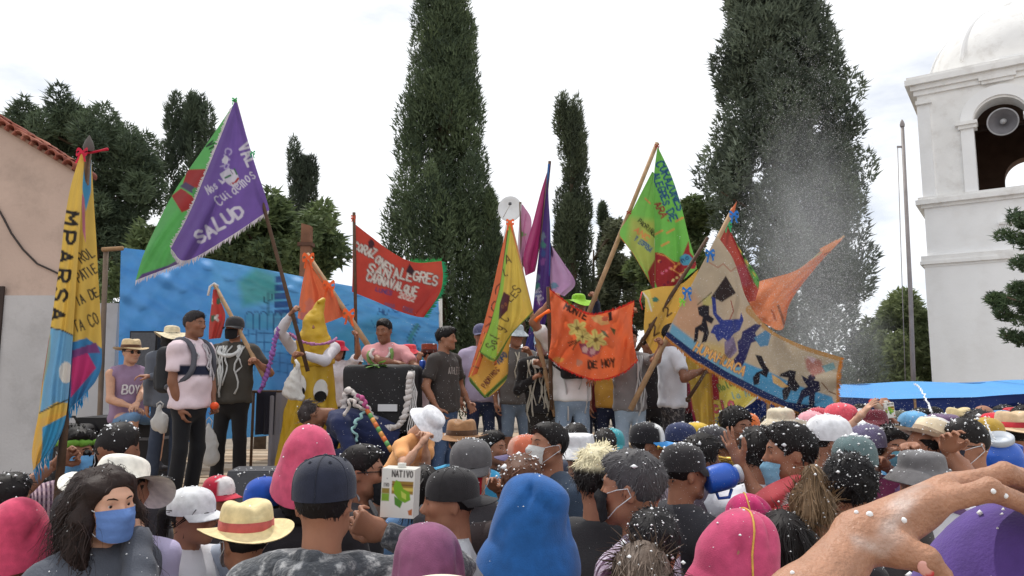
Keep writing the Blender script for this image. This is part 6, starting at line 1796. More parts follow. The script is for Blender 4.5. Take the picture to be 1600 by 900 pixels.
    if hair:
        hatted = hat is not None and hat[0] in ('cap', 'felt', 'beanie', 'bucket', 'sun', 'fedora', 'straw', 'tophat')
        V, F, C = hair_geo(hair[0], hair[1], rng, near, hair[2] if len(hair) > 2 else None, hatted)
        if hatted:
            keep = V[:, 2] < (.055 if hat[0] != 'felt' else .03)
            fm = keep[F].all(1); F = F[fm]
            V = V.copy(); 
            sh = np.clip((V[:, 2] - .0) / .05, 0, 1)[:, None]
            V = V * (1 - .06 * sh * np.array([1, 1, 0]))
            used = np.unique(F); mp_ = np.full(len(V), -1); mp_[used] = np.arange(len(used)); V, C, F = V[used], C[used], mp_[F]
        if len(F):
            ho = obj('hair', V, F, M_hair(), t, C, mw=Mo); fore.append((ho, V, F))
    if hat:
        kw = hat[3] if len(hat) > 3 else {}
        g_ = hat_geo(hat[0], hat[1], rng, near, hat[2] if len(hat) > 2 else None, **kw)
        ho = None
        for i, (nm, V, F, C) in enumerate(g_):
            if ho is None:
                ho = obj(nm, V, F, M_hat(), t, C, mw=Mo); fore = [(ho, V, F)]
            else: obj(nm, V, F, M_hat(), ho, C)
    if foam and fore:
        o_, V, F = fore[0]
        F_ = F if F.shape[1] == 4 else F
        r2 = flecks(V, F_, rng, int(foam * 2.4), .0023 if Y < 3 else .0036, -.1)
        if r2: tag(obj('foam_flecks', r2[0], r2[1], WHITE_FOAM(), o_), kind='stuff')
    facing = abs(((yaw + hyaw + 180) % 360) - 180)
    if facing < 125 and faces:
        for sd in (-1, 1):
            m = MB(); nn_ = 9
            ev, ef = lathe_geo([(.0125 * math.sin(a), -.0125 * math.cos(a)) for a in np.linspace(.02, 3.12, 9)], 12, 1, 1)
            q = ev[:, [0, 2, 1]] * np.array([1, -1, 1])          # axis along -Y
            dd = np.hypot(q[:, 0], q[:, 2]); fr = q[:, 1] < 0
            cc = np.tile(np.array([.72, .70, .68]), (len(q), 1)); cc[fr & (dd < .0078)] = lin((50, 32, 24)); cc[fr & (dd < .0036)] = (.005, .005, .005)
            obj('eye', q + np.array([sd * .0305, -.0712, .0035]), ef, material('eyeball', None, .2, .02, spec=.5), t, cc, mw=Mo)
            m.tube([(sd * .013, -.0925, .022), (sd * .028, -.0905, .028), (sd * .040, -.083, .0275), (sd * .048, -.074, .022)], [.0020, .0027, .0022, .0010], 6)
            hc_ = hair[1] if hair else (40, 34, 32)
            m.build('eyebrow', M_hair(), t, True, col=np.tile(np.array(lin(hc_)) * .8, (len(m.V), 1)), mw=Mo)
    if mask:
        V, F, lp = mask_geo()
        off = np.array([0, 0, 0])
        if len(mask) > 1: V = V + np.array(mask[1]); 
        mo_ = obj('face_mask', V, F, material('mask_%d_%d_%d' % mask[0], lin(mask[0]), .8, .06, 30, .3, 60, transl=.1), t, mw=Mo)
        if len(mask) < 2:
            for q_ in lp: q_.build('ear_loop', material('mask_loop', lin((214, 216, 220)), .8), mo_, True)
    if glasses:
        m = MB()
        for sd in (-1, 1):
            m.lathe([(.0, 0), (.016, .0015), (.0225, .003), (.0225, .005), (.0, .004)], 14, ex=1.1, ey=.86, M=Matrix.Translation((sd * .031, -.093, .004)) @ Matrix.Rotation(R(-90), 4, 'X') @ Matrix.Rotation(R(sd * 12), 4, 'Y'))
        go = m.build('sunglasses' if glasses != 'clear' else 'glasses', material('lens_%s' % (glasses,), lin({'dark': (20, 20, 24), 'red': (170, 30, 40), 'clear': (70, 60, 60)}[glasses]), .15, .02, spec=.6), t, True, mw=Mo)
        m = MB(); m.tube([(-.012, -.097, .008), (.012, -.097, .008)], .0025, 6)
        for sd in (-1, 1): m.tube([(sd * .052, -.086, .008), (sd * .074, -.05, .010), (sd * .082, .015, .008)], .0025, 6)
        m.build('frame', material('glasses_frame', lin((30, 28, 30)), .4), go, True)
    info = dict(t=t, s=s, root=root, Rz=Rz, B=B, S=S, arms=arms, Mo=Mo, neck=neck, E=E, shirtV=shirtV)
    return info
def pw(info, p):
    """person-local point (metres at 1.72 m scale) to world"""
    return info['root'] + info['Rz'] @ (Vector(p) * info['s'])

def on_chest(info, x, z):
    V = info['shirtV']
    d = (V[:, 0] - x) ** 2 + (V[:, 2] - z) ** 2 + np.where(V[:, 1] < info['B']((0, 0, z)).y, 0, 1)
    k = np.argsort(d)[:4]
    return V[k, 1].mean() - .006
def print_strokes(info, polys, color, w, name='shirt_print'):
    """flat print on the shirt front: polylines in chest coordinates (x right of the wearer is negative, z up)"""
    V, F = [], []
    for pl in polys:
        pl = catmull(np.array(pl, float), max(6, len(pl) * 3)) if len(pl) > 1 else np.array(pl)
        k = len(V)
        for i in range(len(pl)):
            d = pl[min(i + 1, len(pl) - 1)] - pl[max(i - 1, 0)]; d = d / (np.hypot(*d) + 1e-9); q = np.array([-d[1], d[0]]) * w / 2
            for sg in (1, -1):
                x, z = pl[i] + q * sg
                V.append((x, on_chest(info, x, z), z))
        for i in range(len(pl) - 1): F.append((k+2*i, k+2*i+1, k+2*i+3, k+2*i+2))
    return obj(name, np.array(V) * info['s'], F, material('print_%d_%d_%d' % color, lin(color), .8, .1), info['t'])
def shirt_text(info, txt, x0, x1, z, h, color, w):
    polys = []
    n = len(txt); a = (x1 - x0) / n
    for i, ch in enumerate(txt):
        for g_ in GLP.get(ch, []):
            polys.append(np.stack([x0 + a * (i + .1) + g_[:, 0] * a * .75, z - g_[:, 1] * h], 1))
    V = [p for p in polys]
    out = []
    for p in polys:
        q = [p[0]]
        for u, v in zip(p[:-1], p[1:]): q += [u * .5 + v * .5, v]
        out.append(np.array(q))
    return print_strokes(info, out, color, w)
def streamers(info, n, color, spread=.12, ln=.5, z0=1.43, seed=0, w=.009, name='streamer'):
    r_ = random.Random(seed)
    mt = material('streamer_%d_%d_%d' % color, lin(color), .8, .15, transl=.2)
    for i in range(n):
        x = r_.uniform(-spread, spread); L_ = ln * r_.uniform(.5, 1.2)
        pts = []
        for k in range(9):
            q = k / 8
            z = z0 - L_ * q; xx = x + .02 * math.sin(q * 9 + i) + r_.uniform(-.006, .006)
            pts.append(Vector((xx, on_chest(info, xx, z) - .012 if info['shirtV'] is not None else -.15, z)) * info['s'])
        MB().tube(pts, [w * r_.uniform(.6, 1.2) for _ in pts], 5).build(name, mt, info['t'], True)
def necklace(info, color, drop=.16, r=.014, name='garland', rad=.10, seed=0):
    pts = []
    for k in range(28):
        a = 2 * math.pi * k / 27
        x = rad * math.sin(a); fr = (1 + math.cos(a)) / 2
        z = 1.47 - drop * fr - .02
        y = on_chest(info, x, z) - .01 if fr > .25 else info['neck'].y + .07 - fr * .1
        pts.append(Vector((x, y, z)) * info['s'])
    rr_ = random.Random(seed)
    return MB().tube(pts, [r * rr_.uniform(.7, 1.25) for _ in pts], 7).build(name, material('garland_%d_%d_%d' % color, lin(color), .8, .25, 30), info['t'], True)
# ------------------------------------------------------------------ the cast
SZ = STAGE_Z
BLK = (26, 22, 22)
DSK, MSK, LSK = (136, 92, 70), (158, 110, 86), (196, 150, 124)
# ---------- on the stage
a = person('man in straw hat and purple tank top sitting beside the house wall', 205, 551, 8.0, 55, LSK, ('short', (60, 46, 38)), ('straw', (214, 190, 150), (90, 60, 44)), ((150, 124, 152), 'n'), ((104, 136, 170), 'k', 'denim'), H=1.74, legs='sit', rh=(207, 636, 7.75), lh=(212, 636, 7.7), glasses='dark', foam=4)
shirt_text(a, 'BOYS', -.12, .12, 1.26, .09, (220, 216, 220), .016)
person('person in cream sun hat and grey long sleeves behind the pink-shirted man', 268, 527, 7.45, -150, MSK, ('long', BLK), ('sun', (222, 208, 176), None, dict(sc=.86)), ((92, 96, 106), 'l'), ((52, 60, 76), 'l', 'denim'), base=SZ, rh=(232, 588, 7.2), fem=True, foam=4)
m3 = person('man with black backpack and pale pink shirt crossed by a navy stripe', 304, 507, 6.4, 72, DSK, ('short', (44, 40, 42)), None, ((224, 204, 210), 's'), ((24, 24, 28), 'l'), base=SZ, rh=(282, 645, 6.25), lh=(334, 632, 6.55), stripe=(1.19, .045, (30, 34, 54)), wt=1.12, belly=.03, foam=6, shoe=(36, 46, 70), lg='curl')
streamers(m3, 4, (206, 200, 204), .09, .28, seed=2)
m4 = person('man with black mask and cap in dusty dark shirt hung with white streamers', 366, 514, 7.3, -4, MSK, ('short', BLK), ('cap', (50, 48, 50)), ((70, 66, 60), 's'), ((28, 26, 28), 'l'), base=SZ, lh=(402, 566, 7.1), lg='grip', rh=(331, 640, 7.1), rg='grip', mask=((26, 25, 28),), wt=1.15, belly=.02, foam=4)
streamers(m4, 9, (206, 206, 204), .13, .5, seed=4); necklace(m4, (206, 206, 204), .12, .02, 'streamer_collar')
m7 = person('man in pink polo leaning over the black loudspeaker with a leafy garland', 600, 517, 7.55, -14, DSK, ('short', BLK), None, ((214, 150, 152), 's'), ((60, 66, 84), 'l', 'denim'), base=SZ, rh=(640, 574, 7.12), lh=(654, 578, 7.15), lg='grip', rg='curl', lean=8, wt=1.15, relb=(-1, -.2, -.5), belly=.02, foam=8)
necklace(m7, (206, 196, 190), .16, .016); necklace(m7, (120, 150, 84), .24, .02, 'leaf_garland', .12, 5)
person('person in red hat and white patterned scarf behind the yellow costume', 528, 548, 8.6, 25, MSK, ('long', BLK), ('bucket', (196, 40, 66)), ((214, 208, 214), 's', 'print'), ((60, 60, 70), 'l'), base=SZ, lh=(558, 528, 8.4), lg='curl', fem=True, foam=4)
person('person in coral red hat and pale blue mask behind the loudspeaker', 640, 553, 8.3, 55, MSK, ('short', BLK), ('bucket', (226, 76, 84)), ((222, 206, 212), 's'), ((56, 60, 80), 'l', 'denim'), base=SZ, mask=((150, 190, 200),), foam=4)
person('person in rust red top hat raising a fist beside the black-shirted man', 672, 556, 7.9, 80, MSK, ('short', BLK), ('tophat', (140, 66, 48), (70, 34, 28)), ((200, 180, 184), 's'), ((50, 56, 80), 'l', 'denim'), base=SZ, rh=(654, 562, 7.5), rg='grip', foam=4)
m11 = person('man in black printed shirt and jeans looking to the right on stage', 697, 529, 6.85, 62, MSK, ('mop', BLK), None, ((62, 56, 54), 's'), ((70, 90, 122), 'l', 'denim'), base=SZ, hyaw=18, rh=(684, 640, 6.65), lh=(734, 632, 6.95), wt=1.08, foam=10)
for i in range(5): pass
shirt_text(m11, 'ATHLETIC', -.10, .13, 1.31, .07, (150, 142, 138), .009)
person('person in lavender grey shirt and dark jeans behind the yellow and orange flag', 752, 524, 8.0, 15, MSK, ('short', BLK), ('cap', (90, 90, 120)), ((176, 164, 190), 's'), ((50, 60, 90), 'l', 'denim'), base=SZ, foam=4)
m13 = person('person in grey shirt and denim shorts hung with a white streamer', 806, 526, 7.75, 20, MSK, ('short', BLK), ('bucket', (180, 190, 196)), ((104, 100, 98), 's'), ((120, 138, 160), 'k', 'denim'), base=SZ, lh=(828, 552, 7.5), lg='grip', foam=6)
streamers(m13, 3, (206, 198, 180), .1, .7, seed=7)
m14 = person('person in black beaded jacket and pale blue cap gripping the yellow flag pole', 847, 538, 7.15, 4, MSK, ('short', BLK), ('cap', (150, 180, 200), (214, 214, 214)), ((34, 32, 34), 'l', 'jacket'), ((40, 36, 34), 'l'), base=SZ, lh=(846, 572, 6.95), lg='grip', rh=(835, 590, 7.0), rg='grip', mask=((206, 168, 168),), foam=30)
streamers(m14, 14, (196, 190, 176), .16, .75, seed=9); necklace(m14, (206, 202, 196), .10, .024, 'streamer_collar')
m15 = person('person in white shirt and light jeans holding the orange flower flag', 893, 500, 6.95, 6, MSK, ('short', BLK), None, ((222, 220, 220), 's'), ((128, 146, 166), 'l', 'denim'), base=SZ, rh=(860, 470, 6.75), rg='grip', lh=(930, 590, 6.75), foam=6)
streamers(m15, 3, (200, 200, 200), .13, .85, seed=3)
m16 = person('person in lime green and white hat raising the lime green flag', 905, 476, 8.85, 20, MSK, ('short', BLK), ('sun', (150, 206, 60), None, dict(sc=.85)), ((40, 46, 70), 'l'), ((50, 56, 70), 'l'), base=SZ + .30, lh=(930, 462, 8.4), lg='grip', foam=4)
m17 = person('person in grey shirt and pale jeans holding the tan flag pole', 983, 530, 7.0, 10, MSK, ('mop', BLK), None, ((124, 120, 120), 's'), ((150, 168, 186), 'l', 'denim'), base=SZ, lh=(1032, 540, 6.6), lg='grip', rh=(990, 475, 6.75), rg='grip', lelb=(.3, 0, -1), foam=14)
streamers(m17, 4, (206, 206, 206), .13, .8, seed=5)
person('person in black clothes standing between the pale jeans and white shirt', 1013, 540, 7.8, 20, DSK, ('mop', BLK), None, ((36, 32, 36), 'l'), ((30, 28, 32), 'l'), base=SZ, foam=30)
m19 = person('person in white shirt and dark patterned trousers reaching out to the right', 1050, 524, 7.2, 100, DSK, ('short', BLK), None, ((222, 224, 232), 's'), ((60, 58, 62), 'l', 'print'), base=SZ, rh=(1098, 577, 6.95), rg='grip', lh=(1108, 580, 7.2), wt=1.08, foam=10)
person('person in brown and mustard clothes half hidden behind the orange flower flag', 952, 540, 7.9, 0, DSK, ('short', BLK), None, ((190, 140, 60), 's'), ((36, 42, 66), 'l', 'denim'), base=SZ, foam=4)
person('person in dark red shirt behind the yellow numeral flag', 1085, 560, 8.2, -20, MSK, ('short', BLK), ('cap', (120, 40, 40)), ((110, 40, 50), 's'), ((40, 40, 50), 'l'), base=SZ, foam=10)
# crouching figure in navy
person('crouching person in navy jacket with a pink hair band beside the loudspeaker', 487, 650, 6.35, -70, DSK, ('bun', (60, 52, 52)), None, ((34, 42, 78), 'l', 'jacket'), ((30, 34, 56), 'l'), H=1.7, lean=72, hpitch=10, legs='kneel', wt=1.15, foam=8, rh=(500, 700, 6.2), lh=(520, 710, 6.3))
# child on shoulders
kid = person('child in white bucket hat and orange shirt perched above the crowd', 668, 664, 4.25, 62, LSK, ('short', (60, 40, 32)), ('bucket', (232, 232, 236), None, dict(sc=1.12)), ((236, 172, 112), 's'), ((196, 194, 206), 'l', 'print'), H=1.12, lean=34, hpitch=14, legs='sit', rh=(660, 690, 4.08), lh=(664, 688, 4.15), rg='curl', lg='curl', foam=4)

# ---------- in the crowd, from the left
c1 = person('young woman with long curly dark hair and blue surgical mask looking right', 163, 788, 2.48, 66, (212, 164, 138), ('curly', (44, 32, 29)), None, ((84, 88, 98), 'l', 'jacket'), hyaw=-4, lh=(214, 826, 2.54), lg='curl', lelb=(.05, -.12, -1), ldir=(-1, .1, .1), fem=True, mask=((104, 138, 200),), foam=60, near=True)
person('person in floppy white sun hat and lilac shirt behind the masked woman', 190, 768, 2.75, 165, MSK, ('short', BLK), ('sun', (236, 232, 222), None, dict(sc=.90, tilt=.30)), ((192, 184, 218), 's'), foam=3)
person('person in pink felt hat and red shirt seen from behind beside the house', 28, 846, 2.65, 175, MSK, ('short', BLK), ('felt', (204, 72, 104)), ((190, 40, 52), 's'), foam=4)
c4 = person('man in sunglasses holding up the yellow banner', 119, 708, 3.75, 38, MSK, ('mop', BLK), None, ((196, 170, 178), 's', 'plaid'), rh=(90, 722, 3.55), rg='grip', glasses='dark', mask=((110, 170, 220),), foam=20)
person('man with shaved sides seen from behind beneath the seated man', 184, 706, 3.35, 172, DSK, ('fade', BLK), None, ((50, 48, 52), 's'), foam=34)
person('dark-haired person flecked with foam behind the pink felt hat', 6, 788, 3.0, 150, MSK, ('mop', BLK), None, ((60, 58, 64), 's'), foam=40)
person('woman in white cap with a dark ponytail and white shirt', 302, 808, 3.0, 78, MSK, ('pony', BLK), ('cap', (218, 220, 224)), ((222, 222, 228), 's'), fem=True, foam=6)
person('person in red cap with a white front panel', 343, 778, 4.0, 64, MSK, ('short', BLK), ('cap', (190, 40, 64), (226, 220, 220)), ((60, 56, 60), 's'), foam=10)
person('person in royal blue cap and grey blue shirt seen from behind', 413, 792, 3.15, 185, MSK, ('short', BLK), ('cap', (32, 78, 170)), ((170, 180, 196), 's'), foam=4)
person('person in cream straw hat with a red floral band and white mask', 382, 846, 2.6, -140, MSK, ('short', BLK), ('straw', (230, 210, 160), (190, 90, 84), dict(sc=1.02)), ((60, 54, 54), 's'), mask=((222, 222, 224),), foam=3)
person('person in tall rose pink felt hat before the stage monitor', 479, 738, 3.05, 190, MSK, ('long', BLK), ('felt', (206, 84, 116), None, dict(sc=1.06, tilt=-.08)), ((40, 36, 40), 's'), fem=True, foam=14)
c12 = person('man in dark navy cap and grey fleece holding up a white carton', 508, 786, 2.18, 180, MSK, ('short', BLK), ('cap', (40, 44, 60), None, dict(sc=.98)), ((70, 74, 80), 'l', 'fleece'), rh=(598, 832, 2.36), rg='curl', relb=(-.9, .3, -.6), rdir=(.2, 1, 0), foam=5)
person('man in glasses with a black mask pulled under his chin', 566, 738, 3.4, 95, MSK, ('short', BLK), None, ((46, 44, 50), 's'), glasses='clear', mask=((28, 28, 32), (0, .004, -.035)), foam=22)
person('woman with long black hair and denim shirt below the child', 664, 760, 3.9, 185, MSK, ('long', BLK), None, ((98, 134, 176), 's', 'denim'), fem=True, foam=10)
person('man in black cap turned backwards and pale grey shirt', 702, 786, 2.8, -82, MSK, ('short', BLK), ('cap', (46, 44, 46), None, dict(back=math.pi)), ((186, 188, 194), 's'), foam=26)
person('person in mauve felt hat near the blue felt hat', 668, 908, 2.08, 180, MSK, ('short', BLK), ('felt', (138, 82, 114), None, dict(sc=1.0)), ((90, 60, 80), 's'), foam=6)
person('person in cream wide sun hat below the mauve hat', 690, 1043, 1.25, 180, MSK, ('short', BLK), ('sun', (226, 218, 196)), ((190, 180, 170), 's'), foam=0)
c20 = person('man in red mask grey cap and charcoal hooded jacket', 735, 735, 3.25, -12, LSK, ('short', BLK), ('cap', (92, 90, 92)), ((70, 68, 72), 'l', 'hood'), mask=((190, 30, 52),), hpitch=6, foam=20)
print_strokes(c20, [[(.055, 1.215), (.063, 1.23)], [(.072, 1.212), (.085, 1.24)], [(.089, 1.209), (.107, 1.25)]], (220, 220, 222), .012, 'bar_emblem')
shirt_text(c20, 'adidas', .05, .115, 1.205, .016, (220, 220, 222), .003)
person('man in brown felt fedora and bright cyan shirt', 722, 692, 4.6, 168, MSK, ('short', BLK), ('fedora', (156, 116, 80), (80, 56, 40)), ((70, 166, 214), 's'), foam=8)
person('person in bright blue felt hat towering over the front row', 828, 838, 2.0, 180, MSK, ('short', (50, 34, 30)), ('felt', (32, 88, 152), None, dict(sc=1.02, tilt=-.05)), ((200, 70, 110), 's'), foam=8, fem=True)
person('person in faded orange cap with both arms raised', 820, 718, 3.95, -95, MSK, ('short', BLK), ('cap', (204, 112, 84), (206, 150, 130, 92, 84, 120)), ((60, 62, 72), 's', 'print'), rh=(775, 762, 3.7), lh=(792, 770, 3.7), foam=20)
c24 = person('man in white mask and dark football jersey looking up to the left', 857, 697, 3.9, -62, MSK, ('short', BLK), None, ((56, 70, 88), 's'), mask=((206, 206, 204),), hpitch=-8, foam=14)
print_strokes(c24, [[(-.005, 1.24), (.02, 1.24), (.02, 1.19), (.008, 1.18), (-.005, 1.19), (-.005, 1.24)], [(.007, 1.235), (.007, 1.19)]], (206, 176, 70), .018, 'team_crest')
person('person with reddish brown hair full of foam before the orange cap', 815, 762, 3.05, 175, MSK, ('mop', (92, 60, 44)), None, ((60, 50, 50), 's'), foam=90)
person('person with bleached blond top and black shaved sides in black shirt', 935, 752, 2.7, 165, MSK, ('mop', (30, 26, 26), (212, 202, 168)), None, ((56, 56, 58), 's'), foam=24)
person('grey-haired man in black mask and purple striped shirt', 988, 764, 2.45, -118, MSK, ('short', (74, 72, 74)), None, ((206, 196, 212), 's', 'plaid'), mask=((28, 28, 32),), foam=40, wt=1.1)
person('person with glossy black hair dotted with foam before the striped shirt', 1022, 856, 2.3, 178, MSK, ('short', (24, 22, 24)), None, ((60, 56, 60), 's'), foam=110, fem=True)
person('person with a grey brown ponytail at the front of the crowd', 1005, 918, 1.85, 160, MSK, ('pony', (104, 90, 80)), None, ((90, 84, 84), 's', 'print'), foam=40, fem=True)
person('man in black cap and dark shirt looking right behind the striped shirt', 1070, 740, 3.3, 112, MSK, ('short', BLK), ('cap', (44, 42, 44)), ((48, 48, 54), 's'), foam=50)
c30 = person('man in black white and blue cap blowing a brass horn', 1014, 696, 4.4, 88, DSK, ('short', BLK), ('cap', (34, 32, 36), (222, 222, 222, 70, 150, 220)), ((190, 190, 196), 's'), foam=12)
person('person in navy cap below the white-shirted flag bearer', 1067, 692, 4.8, 78, MSK, ('short', BLK), ('cap', (50, 58, 92)), ((70, 70, 80), 's'), foam=16)
person('person in charcoal and grey cap beside the brass horn', 1117, 702, 4.35, 100, DSK, ('short', BLK), ('cap', (64, 62, 66), (110, 108, 108)), ((60, 56, 60), 's'), foam=30)
person('person with bushy black hair under the yellow lettered flag', 1152, 668, 4.9, 25, DSK, ('afro', BLK), None, ((50, 46, 60), 's'), foam=30)
person('person in white shirt with one open hand raised', 1187, 712, 3.55, 178, MSK, ('afro', BLK), None, ((226, 228, 236), 's'), lh=(1156, 722, 3.35), lg='open', lelb=(-.3, 0, -1), foam=50)
person('young man with pale blue mask under his chin and red towel', 1234, 708, 3.3, -98, MSK, ('mop', BLK), None, ((204, 70, 84), 's'), mask=((130, 176, 204), (0, .006, -.030)), foam=50)
c38b = person('person in small magenta hat with a gold cord', 1172, 836, 2.6, 170, MSK, ('short', BLK), ('felt', (190, 48, 106), None, dict(sc=.88)), ((160, 50, 90), 's'), foam=24)
c38 = person('person in large rose pink hat with a gold cord', 1150, 890, 2.0, 182, MSK, ('short', BLK), ('felt', (194, 74, 112), None, dict(sc=1.0, hroll=-.10)), ((150, 60, 90), 's'), foam=24)
person('woman with blond streaked ponytail tied up with a pink band', 1268, 802, 2.6, 170, MSK, ('pony_up', (112, 90, 66)), None, ((40, 36, 40), 's'), fem=True, foam=50)
person('person with plain dark hair between the pink hat and the ponytail', 1222, 850, 2.5, 180, MSK, ('long', BLK), None, ((40, 36, 40), 's'), foam=50)
person('person with round black curls covered in tiny foam drops', 1327, 765, 2.9, 175, MSK, ('afro', (26, 24, 26)), None, ((50, 46, 50), 's'), foam=160)
person('man in white cap and grey shirt with a dark strap', 1300, 692, 3.7, 82, MSK, ('short', BLK), ('cap', (230, 230, 234)), ((158, 164, 172), 's'), foam=24)
person('person in khaki beige cap beside the white cap', 1250, 693, 4.3, 105, DSK, ('short', BLK), ('cap', (150, 138, 122)), ((90, 80, 76), 's'), foam=30)
person('person in salmon pink cap below the tan flag tip', 1318, 662, 5.0, 85, MSK, ('short', BLK), ('cap', (226, 90, 104)), ((80, 70, 74), 's'), foam=16)
person('person in dark coral cap behind the white cap', 1282, 668, 5.3, 120, MSK, ('short', BLK), ('cap', (190, 70, 84)), ((100, 60, 66), 's'), foam=16)
person('woman in dark red hat and red sunglasses with a hand raised', 1365, 674, 4.85, 0, LSK, ('long', (60, 34, 32)), ('bucket', (110, 46, 56)), ((110, 50, 60), 's'), glasses='red', rh=(1342, 652, 4.6), rg='open', fem=True, hpitch=-8, foam=16)
person('person in olive cap reaching up with a carton and a bottle', 1410, 672, 5.3, -15, MSK, ('short', BLK), ('cap', (84, 86, 74)), ((70, 66, 66), 'l'), rh=(1373, 640, 5.0), rg='grip', lh=(1392, 655, 5.0), lg='curl', foam=16)
person('man in pale blue mask and light blue shirt facing the camera', 1394, 700, 4.05, 2, MSK, ('mop', BLK), None, ((90, 156, 206), 's'), mask=((120, 186, 206),), rh=(1372, 722, 3.8), lh=(1382, 726, 3.75), foam=50)
person('person in grey violet cap seen from behind', 1356, 702, 3.85, 160, MSK, ('short', BLK), ('cap', (98, 90, 118)), ((150, 70, 110), 's'), foam=40)
person('man with cream hat pushed back and a blue mask dangling', 1450, 702, 3.65, -86, MSK, ('mop', BLK), ('straw', (222, 206, 178), (150, 130, 110), dict(tilt=-.5, sc=.92)), ((150, 120, 170), 's'), mask=((130, 186, 214), (0, -.01, -.03)), rh=(1420, 716, 3.45), rg='grip', foam=50)
person('person in purple patterned bucket hat before the awning', 1478, 680, 4.8, 10, DSK, ('short', BLK), ('bucket', (108, 86, 116)), ((60, 56, 66), 's'), foam=30)
person('man in sunglasses and white shirt with his hand at a dark mask', 1510, 698, 3.55, -84, MSK, ('fade', BLK), None, ((228, 228, 230), 's'), glasses='dark', mask=((52, 56, 70),), rh=(1482, 704, 3.35), lh=(1484, 700, 3.45), foam=40)
person('bald man standing before a pale blue umbrella', 1536, 658, 5.6, -55, MSK, None, None, ((196, 110, 110), 's'), foam=0)
person('person in bright red cap behind the blue jug', 1552, 678, 4.9, -150, MSK, ('short', BLK), ('cap', (210, 44, 60)), ((200, 90, 110), 's'), foam=12)
person('person in red and cream straw hat at the awning', 1583, 680, 4.6, 170, MSK, ('short', BLK), ('straw', (214, 186, 150), (180, 50, 60)), ((150, 150, 90), 's'), foam=12)
person('person in grey teal cap flecked with foam', 1337, 730, 3.2, 150, MSK, ('short', BLK), ('cap', (92, 112, 114)), ((70, 66, 66), 's'), foam=60)
person('person in grey mesh bucket hat seen from behind', 1440, 752, 3.2, 178, MSK, ('short', BLK), ('bucket', (110, 108, 110)), ((206, 206, 212), 's'), foam=40)
# more of the stage's back row
person('person in white shirt and straw hat in the back row behind the lavender shirt', 775, 548, 8.7, 10, MSK, ('short', BLK), ('straw', (206, 180, 130), (90, 60, 40)), ((220, 216, 214), 's'), ((60, 66, 84), 'l', 'denim'), base=SZ, foam=4)
person('person in teal shirt in the back row left of the orange flower flag', 868, 552, 8.3, -10, DSK, ('mop', BLK), None, ((60, 120, 124), 's'), ((40, 44, 60), 'l', 'denim'), base=SZ, foam=6)
person('person in maroon shirt in the back row below the orange flower flag', 925, 556, 8.2, 20, MSK, ('short', BLK), None, ((120, 50, 56), 's'), ((46, 52, 74), 'l', 'denim'), base=SZ, foam=6)
person('person in pale yellow shirt in the back row beside the black clothes', 1032, 556, 8.4, -25, MSK, ('short', BLK), ('cap', (60, 70, 110)), ((214, 196, 130), 's'), ((50, 50, 60), 'l'), base=SZ, foam=8)
person('person in white cap and blue shirt in the back row left of the loudspeaker', 558, 566, 8.8, 20, MSK, ('short', BLK), ('cap', (214, 212, 214)), ((90, 120, 170), 's'), ((50, 54, 70), 'l', 'denim'), base=SZ, foam=4)
person('person in mint green shirt in the back row right of the loudspeaker', 622, 566, 8.9, -20, MSK, ('long', BLK), None, ((150, 190, 170), 's'), ((50, 54, 70), 'l', 'denim'), base=SZ, fem=True, foam=4)
# more of the crowd around the brass player and below the awning
more = [('white bucket hat and pale grey shirt facing the stage', 905, 712, 4.3, 150, ('bucket', (222, 222, 224)), (196, 196, 200), None),
        ('turquoise cap and white mask looking back', 955, 700, 4.9, -20, ('cap', (70, 160, 170)), (206, 200, 196), (216, 218, 220)),
        ('yellow cap and light blue shirt', 1092, 690, 5.2, 60, ('cap', (214, 180, 70)), (150, 180, 206), (130, 180, 206)),
        ('cream bucket hat and blue mask', 1222, 668, 5.4, 10, ('bucket', (214, 204, 180)), (200, 160, 160), (110, 170, 210)),
        ('pale pink cap and white mask', 1268, 676, 4.8, -35, ('cap', (226, 160, 170)), (214, 206, 206), (220, 220, 222)),
        ('sky blue cap and white shirt', 1432, 676, 5.0, 30, ('cap', (110, 170, 214)), (222, 222, 226), (120, 180, 206)),
        ('straw hat with a black band and lilac shirt', 1500, 668, 5.6, -20, ('straw', (216, 196, 150), (40, 36, 36)), (180, 160, 200), None),
        ('scarlet bucket hat and black mask', 1590, 662, 6.2, 0, ('bucket', (200, 50, 60)), (90, 90, 96), (40, 40, 44)),
        ('light grey cap and orange shirt', 1345, 668, 5.6, -50, ('cap', (190, 192, 196)), (220, 130, 70), (126, 186, 200)),
        ('white headscarf and pale blue mask', 1462, 690, 4.3, 15, ('beanie', (214, 210, 206)), (190, 170, 180), (130, 186, 210)),
        ('mustard beanie and teal shirt', 1540, 690, 4.3, -70, ('beanie', (186, 150, 60)), (70, 140, 140), None),
        ('bright orange cap and grey shirt', 1166, 676, 5.2, -40, ('cap', (226, 120, 60)), (150, 150, 156), (220, 220, 222))]
for lb, x, y, Y_, yw_, ht_, sh_, mk_ in more:
    person('person in %s among the crowd' % lb, x, y, Y_, yw_, (MSK, LSK)[int(x) % 2], ('short', BLK), ht_, (sh_, 's'), mask=(mk_,) if mk_ else None, foam=16)
